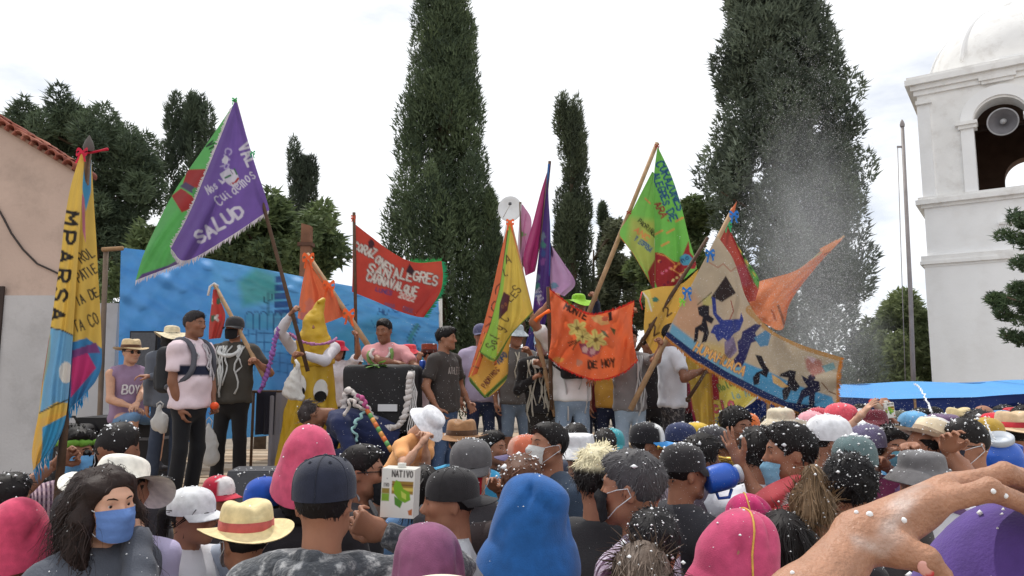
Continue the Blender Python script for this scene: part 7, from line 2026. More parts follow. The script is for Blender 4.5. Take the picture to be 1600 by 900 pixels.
# fillers deeper in the crowd
fill = [(1210, 672, 5.6, 40), (1265, 662, 6.2, 150), (1440, 662, 6.0, 20), (1500, 664, 6.2, 160), (1570, 655, 6.5, 30), (1240, 650, 6.8, 90), (1345, 655, 6.4, -60), (1600, 665, 5.4, -60), (945, 700, 4.7, 170), (1165, 690, 5.6, 60), (1390, 662, 6.6, 120), (1290, 655, 7.2, 170), (1460, 655, 7.4, 100), (1530, 672, 5.0, 160), (1330, 672, 5.8, 150), (60, 770, 4.4, 100), (250, 770, 4.6, 120), (1095, 720, 3.7, 120), (900, 690, 4.9, 160), (595, 760, 4.6, 190), (770, 700, 5.0, 60)]
for i, (x, y, Y_, yw_) in enumerate(fill):
    hs_ = ('short', 'mop', 'short', 'afro')[i % 4]
    person('person with %s black hair and %s shirt deep in the crowd' % ({'short': 'short cropped', 'mop': 'thick tousled', 'afro': 'bushy curly'}[hs_], ('brown grey', 'mauve grey', 'slate blue', 'dusty tan')[i % 4]), x, y, Y_, yw_, (MSK, DSK)[i % 2], (hs_, BLK), None, ([(70, 64, 66), (96, 84, 96), (60, 64, 80), (120, 100, 90)][i % 4], 's'), foam=24, group='dark heads filling the crowd')
# ------------------------------------------------------------------ yellow hooded carnival costume
def rbox(c, hlf, r, M=None):
    c, hlf = v3(c), v3(hlf)
    A = None if M is None else np.array(M, dtype=float)
    def fn(X, Y, Z):
        x, y, z = X-c[0], Y-c[1], Z-c[2]
        if A is not None: x, y, z = (x*A[0,0]+y*A[1,0]+z*A[2,0], x*A[0,1]+y*A[1,1]+z*A[2,1], x*A[0,2]+y*A[1,2]+z*A[2,2])
        qx, qy, qz = np.abs(x)-hlf[0]+r, np.abs(y)-hlf[1]+r, np.abs(z)-hlf[2]+r
        return np.sqrt(np.maximum(qx,0)**2+np.maximum(qy,0)**2+np.maximum(qz,0)**2) + np.minimum(np.maximum(qx, np.maximum(qy, qz)), 0) - r
    rm = np.linalg.norm(hlf)
    return c - rm, c + rm, fn
yc = person('figure in yellow hooded carnival gown with painted eyes holding the purple flag pole', 491, 509, 7.5, 12, MSK, None, None, ((206, 202, 208), 'l'), ((190, 160, 40), 'l'), base=SZ, rh=(455, 490, 7.12), rg='grip', lh=(474, 554, 7.12), lg='grip', relb=(-1, .2, -.5), lelb=(.9, -.1, -.8), faces=False, foam=4)
YEL = material('yellow_satin', lin((208, 168, 36)), .5, .14, 8, .2, 90, spec=.5, transl=.12)
rg_ = np.random.default_rng(4)
f = Field((-.30, -.26, 1.16), (.30, .26, 1.98), .014)
f.add(seg((0, 0, 1.24), (0, 0, 1.44), (.215, .150), (.165, .135)), 0); f.add(seg((0, 0, 1.42), (0, -.005, 1.64), (.150, .135), (.104, .118)), .06)
f.add(rc((0, 0, 1.66), (.045, .02, 1.81), .098, .050), .04); f.add(rc((.045, .02, 1.81), (.075, .0, 1.865), .050, .028), .03); f.add(rc((.075, 0, 1.865), (.035, -.055, 1.85), .032, .014), .02)
f.add(el((-.03, -.135, 1.60), (.016, .03, .014)), .008, 's')
f.displace(wrinkle(rg_, .016, 26, 5)); f.displace(wrinkle(rg_, .006, 60, 5)); f.clip((0, 0, 1.22), (0, .25, -1))
V, F = f.mesh(); obj('hood', V * yc['s'], F, YEL, yc['t'])
f = Field((-.44, -.34, .0), (.44, .34, 1.42), .017)
f.add(seg((0, 0, 1.32), (0, 0, .70), (.185, .130), (.235, .17)), 0); f.add(seg((0, 0, .70), (0, 0, .06), (.235, .17), (.31, .23), cut1=True), .05)
f.displace(lambda X, Y, Z: .032 * np.sin(np.arctan2(Y, X) * 9 + 2 * np.sin(Z * 4)) * np.clip(1.28 - Z, 0, 1) + .008 * np.sin(np.arctan2(Y, X) * 29 + Z * 4) * np.clip(1.3 - Z, 0, 1))
f.clip((0, 0, .07), (0, 0, -1))
V, F = f.mesh(); gw = obj('gown', V * yc['s'], F, YEL, yc['t'])
yc['shirtV'] = V
for (x, z, a_) in ((-.12, 1.00, .4), (.09, .95, -.5)):
    for (rx_, rz_, colr, off, nm, sh) in ((.070, .115, (224, 222, 218), .004, 'painted_eye', 0), (.060, .055, (24, 22, 24), .008, 'painted_pupil', -.056)):
        P_, Fc = [], []
        for ir in range(6):
            for ia_ in range(20):
                t_ = ia_ / 20 * 6.283; q = ir / 5
                xx, zz = x + rx_ * q * math.cos(t_) , z + sh + rz_ * q * math.sin(t_)
                P_.append((xx, on_chest(yc, xx, zz) - off, zz))
        obj(nm, np.array(P_) * yc['s'], grid_faces(6, 20), material('paint_%d' % colr[0], lin(colr), .8), gw)
def coil(pts, r, color, name, parent, off=(0, 0, 0), turns=1.0, n=60, amp=.02, k=7):
    P_ = catmull(np.array([tuple(p) for p in pts]), n)
    r_ = np.random.default_rng(n)
    q = np.arange(n)
    P_ = P_ + np.stack([amp * np.cos(q * turns), amp * np.sin(q * turns), amp * .3 * np.sin(q * 1.7)], 1) - np.array(off)
    return MB().tube([Vector(p) for p in P_], [r * x for x in r_.uniform(.7, 1.3, n)], k).build(name, material('garland_%d_%d_%d' % color, lin(color), .8, .2, 30), parent, True)
ro = yc['root']
def toloc(info, p): return info['Rz'].inverted() @ (Vector(p) - info['root'])
coil([toloc(yc, W(x, y, Y_)) for x, y, Y_ in ((440, 505, 7.2), (430, 530, 7.2), (424, 560, 7.2), (415, 590, 7.2), (406, 612, 7.2))], .020, (150, 100, 170), 'purple_garland', yc['t'], amp=.012, turns=1.9)
coil([toloc(yc, W(x, y, Y_)) for x, y, Y_ in ((452, 520, 7.35), (470, 533, 7.25), (495, 538, 7.22), (518, 534, 7.3), (526, 528, 7.45))], .014, (170, 110, 150), 'neck_garland', yc['t'], amp=.006, turns=1.9)

b = W(460, 602, 7.0)
t = thing('white_cloth_bundle', 'crumpled white cloth bundle in the yellow costume\'s hand', 'cloth', b)
f = Field((-.15, -.12, -.2), (.15, .12, .22), .011); f.add(rc((.02, 0, .15), (-.01, 0, .02), .035, .07), 0); f.add(el((-.02, 0, -.05), (.09, .06, .10)), .04); f.add(rc((-.02, 0, -.05), (.07, 0, -.12), .05, .03), .03)
f.displace(wrinkle(np.random.default_rng(9), .022, 30, 6)); f.displace(wrinkle(np.random.default_rng(8), .006, 80, 5)); V, F = f.mesh()
obj('bundle', V, F, material('white_cotton', lin((206, 202, 196)), .9, .1, 10, .3, 90), t); MB().tube([(.02, 0, .12), (.03, -.01, .2), (.0, .0, .24)], [.03, .02, .012], 8).build('twisted_end', material('white_cotton'), t, True)

# ------------------------------------------------------------------ stage equipment
b = W(598, 700, 6.75); b.z = SZ
sp = thing('stage_loudspeaker', 'cloth-covered black loudspeaker stack with a white paper garland', 'loudspeaker', b, R(-4))
BLKC = material('black_cover_cloth', lin((30, 28, 30)), .7, .25, 6, .3, 60, spec=.4)
rg_ = np.random.default_rng(12)
for nm, zc_, hz, wx in (('lower_cabinet', .29, .295, .31), ('upper_cabinet', .90, .305, .32)):
    f = Field((-.42, -.36, zc_ - hz - .03), (.42, .36, zc_ + hz + .03), .018)
    f.add(rbox((0, 0, zc_), (wx, .26, hz), .05), 0); f.displace(wrinkle(rg_, .010, 18, 6))
    f.clip((0, 0, 0.001), (0, 0, -1))
    V, F = f.mesh(); obj(nm, V, F, BLKC, sp)
MB().box((.02, -.287, .80), (.19, -.268, .86)).build('name_plate', material('plate_silver', lin((206, 206, 208)), .4, .05), sp)
coil([(-.24, -.33, .60), (-.27, -.33, .78), (-.24, -.34, .98), (-.10, -.34, .88), (.02, -.34, .72), (.16, -.34, .66), (.26, -.34, .74), (.30, -.34, .95), (.31, -.34, 1.12)], .026, (206, 198, 194), 'paper_garland', sp, amp=.012, turns=2.2, n=90)
for i in range(5): coil([(.29 + .012 * i, -.33, 1.15), (.31 + .015 * i, -.34, .9), (.30 + .02 * i, -.33, .62)], .006, (206, 202, 200), 'paper_streamer', sp, amp=.008, turns=.9, n=20, k=5)
V, F = [], []
for i in range(14):
    a_ = i * 2.4; L_ = .10 + .03 * math.sin(i * 3)
    d = Vector((math.cos(a_), -.5 + .3 * math.sin(a_), .35 * math.sin(i * 1.7))).normalized(); sd_ = d.cross(Vector((0, 0, 1))).normalized()
    p0 = Vector((-.02, -.20, 1.21)) + d * .02; k = len(V)
    V += [p0, p0 + d * L_ * .5 + sd_ * .028, p0 + d * L_, p0 + d * L_ * .5 - sd_ * .028]; F.append((k, k+1, k+2, k+3))
obj('leaf_sprig', V, F, material('fresh_leaf', lin((110, 160, 70)), .6, .3, transl=.3), sp, smooth=False)
# ribboned stick leaning on it
b = W(600, 690, 6.2)
t = thing('ribboned_stick', 'stick wrapped in orange and green ribbon leaning by the loudspeaker', 'stick', b)
P0, P1 = W(573, 640, 6.25), W(612, 705, 6.1)
for i in range(9):
    a0, a1 = P0.lerp(P1, i / 9), P0.lerp(P1, (i + 1) / 9)
    MB().tube([a0 - b, a1 - b], .019, 8).build('ribbon_wrap', material('wrap_%d' % (i % 3), lin([(206, 110, 60), (96, 150, 90), (214, 150, 80)][i % 3]), .7, .2), t, True)
coil([P0, W(560, 636, 6.2), W(548, 625, 6.2), W(540, 650, 6.2)], .014, (206, 196, 190), 'paper_tassel', t, b, amp=.015, n=24)
coil([P0, W(568, 625, 6.2), W(560, 618, 6.2)], .016, (190, 90, 140), 'pink_tassel', t, b, amp=.012, n=18)
coil([P0, W(560, 655, 6.2), W(552, 670, 6.2), W(560, 690, 6.2)], .012, (150, 190, 190), 'pale_tassel', t, b, amp=.015, n=24)
# wedge monitor at the stage edge
b = W(398, 766, 6.15); b.z = SZ
t = thing('stage_monitor', 'dark grey wedge stage monitor spattered with foam', 'monitor', b, R(6))
mgr = material('monitor_grey', lin((72, 73, 78)), .6, .15, 10, .3, 90)
MB().prism([(-.26, 0), (.26, 0), (.26, .33), (-.22, .33)], 0, .34).build('cabinet', mgr, t)
MB().prism([(-.255, .01), (.255, .01), (.255, .32), (-.22, .32)], -.012, -.002).build('grille', material('monitor_grille', lin((84, 86, 92)), .55, .2, 30, .5, 250), t)
MB().box((.15, -.02, .14), (.205, -.013, .24)).build('handle', material('monitor_hole', lin((18, 18, 20)), .6), t)
rg_ = np.random.default_rng(3)
P_ = np.stack([rg_.uniform(-.22, .25, 70), np.full(70, -.018), .33 - np.abs(rg_.normal(0, .12, 70))], 1)
P_[:25, 2] = .333; P_[:25, 1] = rg_.uniform(0, .2, 25)
fk = flecks(np.repeat(P_, 4, 0) + np.tile(np.array([(0, 0, 0), (.001, 0, 0), (.001, .001, 0), (0, .001, 0)]), (70, 1)), np.arange(280).reshape(-1, 4), rg_, 90, .006, -2)
tag(obj('foam_flecks', fk[0], fk[1], WHITE_FOAM(), t), kind='stuff')
# seat and cases under the seated man
b = W(200, 700, 8.2); b.z = SZ
t = thing('equipment_case', 'black equipment case used as a seat by the purple tank top', 'case', b)
MB().box((-.45, -.25, .0), (.45, .3, .66)).build('body', BLKC, t); MB().box((-.46, -.26, .42), (.46, .31, .45)).build('metal_edge', material('case_edge', lin((96, 96, 100)), .4), t)
MB().box((-.08, -.275, .2), (.08, -.262, .28)).build('handle', material('case_edge'), t)
b = W(118, 680, 7.9); b.z = SZ
t = thing('black_bag', 'black travel bag set down against the white house wall', 'bag', b)
f = Field((-.3, -.25, 0), (.3, .25, .65), .02); f.add(rbox((0, 0, .3), (.22, .16, .30), .10), 0); f.displace(wrinkle(np.random.default_rng(5), .015, 18, 6)); V, F = f.mesh()
obj('body', V, F, BLKC, t); MB().tube([(-.1, -.1, .58), (-.06, -.14, .68), (.06, -.14, .68), (.1, -.1, .58)], .014, 7).build('handle', BLKC, t, True)
b = W(232, 530, 9.0); b.z = SZ
t = thing('small_speaker', 'small black speaker on a stand before the blue backdrop', 'loudspeaker', b)
zt = W(232, 518, 9.0).z - SZ
MB().box((-.17, -.12, zt - .48), (.17, .12, zt)).build('cabinet', BLKC, t); MB().tube([(0, 0, -.01), (0, 0, zt - .48)], .02, 8).build('stand', BLKC, t, True)
MB().box((-.15, -.135, zt - .46), (.15, -.122, zt - .02)).build('grille', material('monitor_grille'), t)
# draped clothes rail between the black-masked man and the yellow gown
b = W(425, 660, 7.6); b.z = SZ
t = thing('draped_rail', 'grey and black garments draped over a rail beside the yellow gown', 'clothes rail', b)
zt = W(425, 612, 7.6).z - SZ
MB().tube([(-.22, 0, zt), (.22, 0, zt)], .015, 8).build('rail', M_darkpole(), t, True)
for x in (-.2, .2): MB().tube([(x, 0, -.01), (x, 0, zt)], .015, 8).build('post', M_darkpole(), t, True)
for nm, x0, x1, ln, c_ in (('black_garment', -.16, .04, .45, (40, 40, 52)), ('grey_garment', -.02, .20, .85, (140, 138, 146))):
    V = []
    for j in range(14):
        for i in range(18):
            u, v = i / 17, j / 13
            V.append((x0 + (x1 - x0) * u, -.03 - .03 * math.sin(u * 14) * v - (.0 if j else -.03), zt + .018 - ln * v))
    obj(nm, np.array(V), grid_faces(14, 18, False)[:, ::-1], M_cloth(c_), t)

# ------------------------------------------------------------------ things carried on stage
def bag(label, px, py, Y_, w, h, seed, c_=(206, 204, 202)):
    b = W(px, py, Y_)
    t = thing('plastic_bag', label, 'bag', b)
    f = Field((-w, -w, -h * 1.2), (w, w, h * .9), .009)
    f.add(seg((0, 0, -h * .62), (0, 0, h * .05), (w * .66, w * .40), (w * .52, w * .34)), 0); f.add(seg((0, 0, -h * .05), (0, 0, h * .70), (w * .50, w * .32), (w * .10, w * .08)), .04); f.add(el((w * .25, 0, -h * .6), (w * .42, w * .3, h * .3)), .04)
    f.displace(wrinkle(np.random.default_rng(seed), .018, 30, 6)); f.displace(wrinkle(np.random.default_rng(seed + 1), .004, 90, 5))
    V, F = f.mesh(); obj('sack', V, F, material('thin_white_plastic', lin(c_), .35, .08, 12, .3, 60, transl=.35, spec=.5), t)
    MB().tube([(-.02, 0, h * .55), (-.03, 0, h * .8), (.0, 0, h * .95), (.03, 0, h * .8), (.02, 0, h * .55)], .006, 6).build('handle', material('thin_white_plastic'), t, True)
bag('white plastic bag hanging from the black-masked man\'s hand', 325, 690, 7.05, .15, .24, 1)
bag('grey white plastic bag hanging beside the backpack', 249, 652, 6.75, .10, .15, 4, (190, 188, 188))
bp_ = m3
t = thing('backpack', 'black backpack with grey straps on the pink-shirted man', 'backpack', bp_['root'], R(72))
f = Field((-.2, .06, .98), (.2, .40, 1.46), .015)
f.add(rbox((0, .215, 1.20), (.135, .085, .21), .06), 0); f.add(rbox((0, .295, 1.13), (.105, .045, .12), .04), .02); f.displace(wrinkle(np.random.default_rng(2), .006, 30, 6))
V, F = f.mesh(); obj('pack', V * bp_['s'], F, material('black_nylon', lin((30, 31, 36)), .6, .2, 10, .3, 120), t)
for sd in (-1, 1):
    pts = [(sd * .11, .14, 1.40), (sd * .115, .06, 1.462), (sd * .115, -.05, 1.442), (sd * .12, -.125, 1.34), (sd * .135, -.13, 1.20), (sd * .165, -.06, 1.10), (sd * .165, .08, 1.06), (sd * .12, .15, 1.04)]
    MB().tube([Vector(p) * bp_['s'] for p in catmull(np.array(pts), 24)], .024, 7).build('strap', material('grey_strap', lin((84, 84, 92)), .7, .2), t, True)
p = W(335, 634, 6.42)
t = thing('orange_fruit', 'bright orange ball in the pink-shirted man\'s hand', 'ball', p)
V, F = lathe_geo([(.034 * math.sin(a_), -.034 * math.cos(a_)) for a_ in np.linspace(.02, 3.12, 10)], 16, 1, 1, rng=np.random.default_rng(1), dent=.004); obj('peel', V, F, material('orange_peel', lin((230, 84, 40)), .5, .15, 60, .3, 90), t)
V, F = lathe_geo([(.006, .03), (.004, .038), (.001, .04)], 8, 1, 1); obj('stem', V, F, material('fresh_leaf'), t)
p = W(660, 573, 7.05)
t = thing('drink_can', 'blue drink can held by the man in pink', 'can', p)
MB().lathe([(.026, -.06), (.032, -.055), (.032, .05), (.026, .06), (.024, .058), (0, .058)], 16).build('body', material('blue_can', lin((40, 70, 150)), .3, .1, metal=.4), t, True)
MB().lathe([(.012, .059), (.010, .062), (0, .062)], 10).build('lid', material('plate_silver'), t, True)
t = thing('short_stick', 'short dark stick held by the white-shirted flag bearer', 'stick', W(1090, 600, 6.9))
b = W(1090, 600, 6.9)
MB().tube([W(1076, 622, 6.9) - b, W(1092, 598, 6.9) - b, W(1106, 574, 6.95) - b], [.018, .017, .015], 8).build('shaft', M_darkpole(), t, True); MB().lathe([(0, -.03), (.024, -.02), (.026, .01), (0, .03)], 10, M=Matrix.Translation(W(1075, 624, 6.9) - b)).build('knob', M_darkpole(), t, True)
fb = m15
t = thing('waist_bag', 'black waist bag over the white shirt behind the flower flag', 'bag', fb['root'], R(6))
f = Field((-.16, -.3, 1.0), (.16, .0, 1.26), .014); f.add(rbox((-.02, -.16, 1.12), (.11, .04, .06), .03), 0); f.displace(wrinkle(np.random.default_rng(6), .006, 40, 5)); V, F = f.mesh()
obj('pouch', V * fb['s'], F, material('black_nylon'), t)
MB().tube([Vector(q) * fb['s'] for q in ((-.12, -.15, 1.13), (-.19, .0, 1.2), (-.1, .14, 1.3), (.12, .13, 1.4), (.19, .0, 1.36), (.13, -.12, 1.22), (.07, -.16, 1.13))], .011, 6).build('strap', material('black_nylon'), t, True)

# ------------------------------------------------------------------ cartons with printed faces
def carton(label, px, py, Y_, w, h, d, rz, tilt, words):
    b = W(px, py, Y_)
    t = thing('drink_carton', label, 'carton', b, rz)
    t.rotation_euler = (tilt[0], tilt[1], rz)
    MB().box((-w/2, -d/2, -h/2), (w/2, d/2, h/2)).build('box', material('carton_white', lin((206, 204, 196)), .5, .05), t)
    nu, nv = 60, 90
    u, v = np.meshgrid(np.linspace(0, 1, nu), np.linspace(0, 1, nv))
    p = Paint(np.stack([u.ravel() * 60, v.ravel() * 90], 1), (226, 224, 216), 1); p.soft = .8
    p.poly([(19, 22), (58, 22), (58, 46), (19, 46)], (150, 120, 50)); p.poly([(19, 34), (58, 34), (58, 40), (19, 40)], (214, 190, 90)); p.poly([(19, 28), (58, 28), (58, 30), (19, 30)], (110, 70, 40)); p.poly([(1, 36), (15, 36), (15, 46), (1, 46)], (150, 130, 60)); p.poly([(1, 46), (15, 46), (15, 60), (1, 60)], (130, 170, 60))
    p.poly([(26, 20), (34, 24), (40, 36), (52, 42), (54, 56), (44, 62), (32, 56), (24, 46), (22, 32)], (120, 170, 40)); p.poly([(24, 50), (40, 60), (36, 72), (26, 66)], (84, 140, 50)); p.poly([(36, 40), (46, 46), (46, 56), (38, 52)], (190, 206, 90))
    p.text(words, (18, 14), (57, 14), 11, (52, 46, 44), 2.2, jit=.01); p.text('IVO', (3, 33), (14, 33), 6, (60, 54, 50), 1.4, jit=.01); p.text('.', (8, 18), (12, 18), 5, (60, 50, 50), 1.5)
    p.poly([(50, 76), (58, 72), (58, 84), (52, 84)], (190, 110, 60))
    V = np.stack([(u.ravel() - .5) * w * .99, np.full(u.size, -d/2 - .0015), (.5 - v.ravel()) * h * .99], 1)
    I = np.arange(nu * nv).reshape(nv, nu)
    F = np.stack([I[:-1, :-1].ravel(), I[1:, :-1].ravel(), I[1:, 1:].ravel(), I[:-1, 1:].ravel()], 1)
    obj('printed_face', V, F, material('printed_card', None, .5, .03), t, p.C)
    MB().lathe([(.014, 0), (.014, .014), (0, .015)], 12, M=Matrix.Translation((0, 0, h/2))).build('cap', material('carton_white'), t, True)
carton('white drink carton lettered NATIVO with a green pear held over the crowd', 626, 768, 2.42, .108, .152, .075, R(-6), (0, R(2), 0), 'NATIVO')
carton('small white carton with a green picture raised before the awning', 1386, 641, 4.95, .075, .10, .05, R(12), (0, R(-6), 0), 'NATIVO')
def bottle(name, label, cat, px, py, Y_, prof, mat, capm, tilt=0.0, tx=0.0):
    b = W(px, py, Y_); t = thing(name, label, cat, b); t.rotation_euler = (tx, tilt, 0)
    MB().lathe(prof, 24).build('body', mat, t, True)
    r, z = prof[-1]
    MB().lathe([(r + .004, z - .005), (r + .004, z + .02), (0, z + .021)], 16).build('cap', capm, t, True)
    return t
RC_ = material('red_plastic', lin((206, 50, 44)), .4); BJ = material('blue_plastic', lin((34, 90, 190)), .35, .12, 8, .2, 40, spec=.5)
bottle('small_bottle', 'small clear bottle with red cap raised beside the carton', 'bottle', 1370, 634, 4.95, [(0, -.09), (.026, -.09), (.028, -.02), (.02, .01), (.012, .03), (.012, .035)], material('clear_bottle', lin((190, 170, 150)), .25, .1, transl=.3), RC_, R(-50))
def jug(label, px, py, Y_, tilt, sc):
    b = W(px, py, Y_); t = thing('blue_jug', label, 'jug', b); t.rotation_euler = (R(12), tilt, R(20))
    V, F = lathe_geo(smooth_prof([(.0, -.11), (.07, -.11), (.085, -.09), (.088, .0), (.080, .06), (.055, .09), (.05, .10)], 20), 28, 1, 1, rng=np.random.default_rng(8), dent=.006); obj('body', V * sc, F, BJ, t)
    V, F = lathe_geo([(.05, .098), (.058, .105), (.058, .125), (.052, .13), (.04, .11), (.0, .105)], 24, 1, 1); obj('rim', V * sc, F, material('pale_grey_rim', lin((190, 196, 204)), .4), t)
    MB().tube([Vector(q) * sc for q in ((.07, 0, -.06), (.125, 0, -.05), (.135, 0, .02), (.085, 0, .05))], .011 * sc, 8).build('handle', BJ, t, True)
jug('blue plastic jug with grey mouth tilted beside the black cap', 1128, 746, 3.3, R(78), .68)
jug('cut blue plastic jug spraying foam behind the raised hand', 1566, 722, 3.9, R(-20), 1.15)
# brass horn
b = W(1075, 708, 4.2)
t = thing('brass_horn', 'gold brass trombone blown by the man in the trucker cap', 'trombone', b)
BR = material('brass', lin((206, 168, 84)), .25, .08, metal=.9, spec=.5)
MB().tube([W(1030, 700, 4.3) - b, W(1085, 705, 4.2) - b, W(1140, 718, 4.1) - b], .008, 8).build('slide', BR, t, True); MB().tube([W(1090, 716, 4.2) - b, W(1155, 724, 4.1) - b], .008, 8).build('slide_tube', BR, t, True)
d_ = (W(1160, 722, 4.08) - W(1120, 716, 4.15)).normalized()
MB().lathe([(.011, -.2), (.014, -.1), (.025, -.04), (.05, 0), (.068, .02), (.066, .022), (.03, -.02)], 20, M=Matrix.Translation(W(1155, 722, 4.1) - b) @ d_.to_track_quat('Z', 'Y').to_matrix().to_4x4()).build('bell', BR, t, True)
MB().lathe([(.014, 0), (.006, .02), (.006, .04)], 10, M=Matrix.Translation(W(1028, 699, 4.31) - b) @ d_.to_track_quat('Z', 'Y').to_matrix().to_4x4()).build('mouthpiece', BR, t, True)
# pale blue umbrella behind the bald man
b = W(1552, 660, 6.0); b.z = 0
t = thing('small_umbrella', 'pale blue umbrella tilted behind the bald man', 'umbrella', b)
zt = W(1552, 648, 6.0).z
Mu = Matrix.Translation((.02, 0, zt - .05)) @ Matrix.Rotation(R(-35), 4, 'Y')
MB().lathe([(.20, -.10), (.17, -.03), (.11, .03), (.05, .07), (.0, .085)], 8, M=Mu).build('canopy', material('pale_blue_cloth', lin((110, 170, 220)), .7, .08, transl=.3), t)
MB().tube([Mu @ Vector((0, 0, .1)), Mu @ Vector((0, 0, -.4))], .008, 6).build('shaft', M_darkpole(), t, True)
MB().lathe([(.012, -.42), (.018, -.5), (0, -.52)], 8, M=Mu).build('handle', M_darkpole(), t, True)
# gold cords round two pink hats, head bands and wreath (parts of their wearers)
for inf in (c38, c38b):
    ht_ = [c for c in inf['t'].children if c.name.startswith('felt_hat')][0]
    vv = np.array([v.co[:] for v in ht_.data.vertices])
    pth = [vv[i * 48 + 12] for i in range(6, 34, 2)] + [vv[i * 48 + 36] for i in range(33, 5, -2)]
    ctr = np.array([0, 0, .03])
    MB().tube([Vector(ctr + (q - ctr) * 1.012) for q in pth], .0030, 6).build('gold_cord', material('gold_cord', lin((206, 160, 70)), .5, .3, 60), ht_, True)
o = coil([(.085 * math.cos(a_), .1 * math.sin(a_) + .012, .055) for a_ in np.linspace(0, 6.28, 16)], .016, (110, 160, 60), 'leaf_wreath', c4['t'], amp=.008, n=70); o.matrix_basis = c4['Mo']
# towel over the young man's shoulders, strap of the white-cap man are small: towel only
t = thing('red_towel', 'red and white towel lying over the young man\'s shoulders', 'towel', W(1225, 765, 2.95))
b = W(1225, 765, 2.95)
s = Sheet([[(1172, 778, .1), (1200, 758, .05), (1240, 742, .0), (1262, 745, -.02)], [(1175, 792, .02), (1205, 776, -.05), (1245, 762, -.06), (1266, 760, -.06)], [(1185, 800, .0), (1215, 792, -.08), (1250, 782, -.10), (1270, 775, -.08)]], 2.85, 2.2, ((.02, 1.8, .4, 0, '1'),))
p = Paint(s.P, (206, 60, 72), 1); p.poly([(1215, 800), (1230, 772), (1266, 752), (1275, 760), (1240, 790), (1225, 805)], (224, 220, 220)); s.build('cloth', t, p.C, off=b)
fringe('fringe', s.edge('left'), .02, (206, 90, 90), t, (-.6, 0, -.6), b, 16)

# ------------------------------------------------------------------ foreground: the purple hat and the raised hand
pu = person('person in purple felt hat pressing it down with one bare hand', 1592, 1046, .86, 180, (174, 128, 102), ('long', (60, 44, 38)), ('felt', (88, 64, 136), None, dict(sc=1.02, calm=True)), ((60, 50, 80), 's'), foam=34, fem=True, near=True, noarm=(1,))
org = pu['root']
HX = lambda x, y, d_: W(x, y, d_)
f = Field(tuple(np.array([.05, .50, 1.36])), tuple(np.array([.70, .98, 1.98])), .0050)
def add(a_, b_, r1, r2, k): f.add(rc(tuple(HX(*a_)), tuple(HX(*b_)), r1, r2), k)
shl = pw(pu, pu['S'][1]); elb = HX(1150, 1080, .58)
f.add(rc(tuple(shl), tuple(elb), .044, .037), .02); f.add(rc(tuple(elb), tuple(HX(1258, 952, .66)), .036, .032), .02)
add((1258, 952, .66), (1338, 846, .715), .031, .0225, .02)
wri = (1346, 838, .718)
for kx, r1, r2 in (((1458, 786, .728), .0175, .0125), ((1478, 764, .752), .0175, .0128), ((1490, 757, .776), .0165, .0120), ((1494, 762, .797), .0150, .0110)): add(wri, kx, r1, r2, .016)
def finger(ps, rs, k=.005):
    for i in range(len(ps) - 1): add(ps[i], ps[i + 1], rs[i], rs[i + 1], k)
finger([(1458, 786, .728), (1546, 766, .722), (1608, 790, .738), (1646, 822, .752)], [.0125, .0106, .0096, .0080])
finger([(1478, 764, .752), (1570, 741, .755), (1640, 757, .77), (1684, 790, .785)], [.0128, .0108, .0098, .0082])
finger([(1490, 757, .776), (1575, 740, .785), (1648, 757, .80), (1688, 792, .81)], [.0120, .0102, .0092, .008])
finger([(1494, 762, .797), (1570, 752, .81), (1630, 772, .82), (1660, 802, .83)], [.0110, .0092, .0084, .0074])
finger([(1356, 846, .712), (1404, 860, .698), (1446, 874, .690), (1472, 900, .691)], [.0170, .0145, .0112, .0100], .008)
add((1380, 842, .715), (1446, 806, .728), .012, .008, .022)
for x, y, d_ in ((1458, 780, .720), (1478, 757, .744)): f.add(el(tuple(HX(x, y, d_)), (.0100, .0085, .0070)), .010)
f.add(el(tuple(HX(1546, 762, .718)), (.0112, .0108, .0108)), .004); f.add(el(tuple(HX(1570, 738, .753)), (.0112, .0110, .0110)), .004); f.add(el(tuple(HX(1446, 872, .688)), (.0118, .0114, .0114)), .004); f.add(el(tuple(HX(1350, 822, .735)), (.012, .012, .010)), .010)
for (x, y, d_) in ((1552, 757, .711), (1541, 758, .712), (1450, 868, .6795), (1441, 866, .680)): f.add(rc(tuple(HX(x - 1, y - 6, d_)), tuple(HX(x + 2, y + 8, d_)), .0010, .0010), .003, 's')
for (q0, q1) in (((1366, 826, .705), (1452, 786, .716)), ((1372, 812, .722), (1472, 764, .742))): add(q0, q1, .0045, .0052, .010)
V, F = f.mesh()
sk = np.tile(np.array(lin((174, 128, 102))), (len(V), 1))
pc = np.array([((v[0]) * FOC / (v[1] * CP + (v[2] - CAM_Z) * SP) + 800, 450 - FOC * ((v[2] - CAM_Z) * CP - v[1] * SP) / (v[1] * CP + (v[2] - CAM_Z) * SP)) for v in V])
w1 = wrinkle(np.random.default_rng(3), 1, 60, 5)(V[:, 0], V[:, 1], V[:, 2])
sk *= (1 + .06 * w1)[:, None]
sm = Paint(pc, (0, 0, 0), 5); sm.C[:] = 0; sm.soft = 7
sm.poly([(1352, 858), (1378, 800), (1400, 775), (1435, 752), (1452, 760), (1425, 790), (1410, 815), (1418, 838), (1380, 870)], (255, 255, 255), .30); sm.poly([(1330, 838), (1352, 830), (1362, 852), (1340, 862)], (255, 255, 255), .28)
al = np.clip(sm.C[:, :1] * (.75 + 1.3 * wrinkle(np.random.default_rng(6), 1, 150, 5)(V[:, 0], V[:, 1], V[:, 2])[:, None]), 0, .55)
sk = sk * (1 - al) + np.array(lin((226, 220, 216))) * al
Mi = Matrix.Rotation(R(-180), 4, 'Z') @ Matrix.Translation(-org)
Vl = np.array([tuple(Mi @ Vector(v)) for v in V])
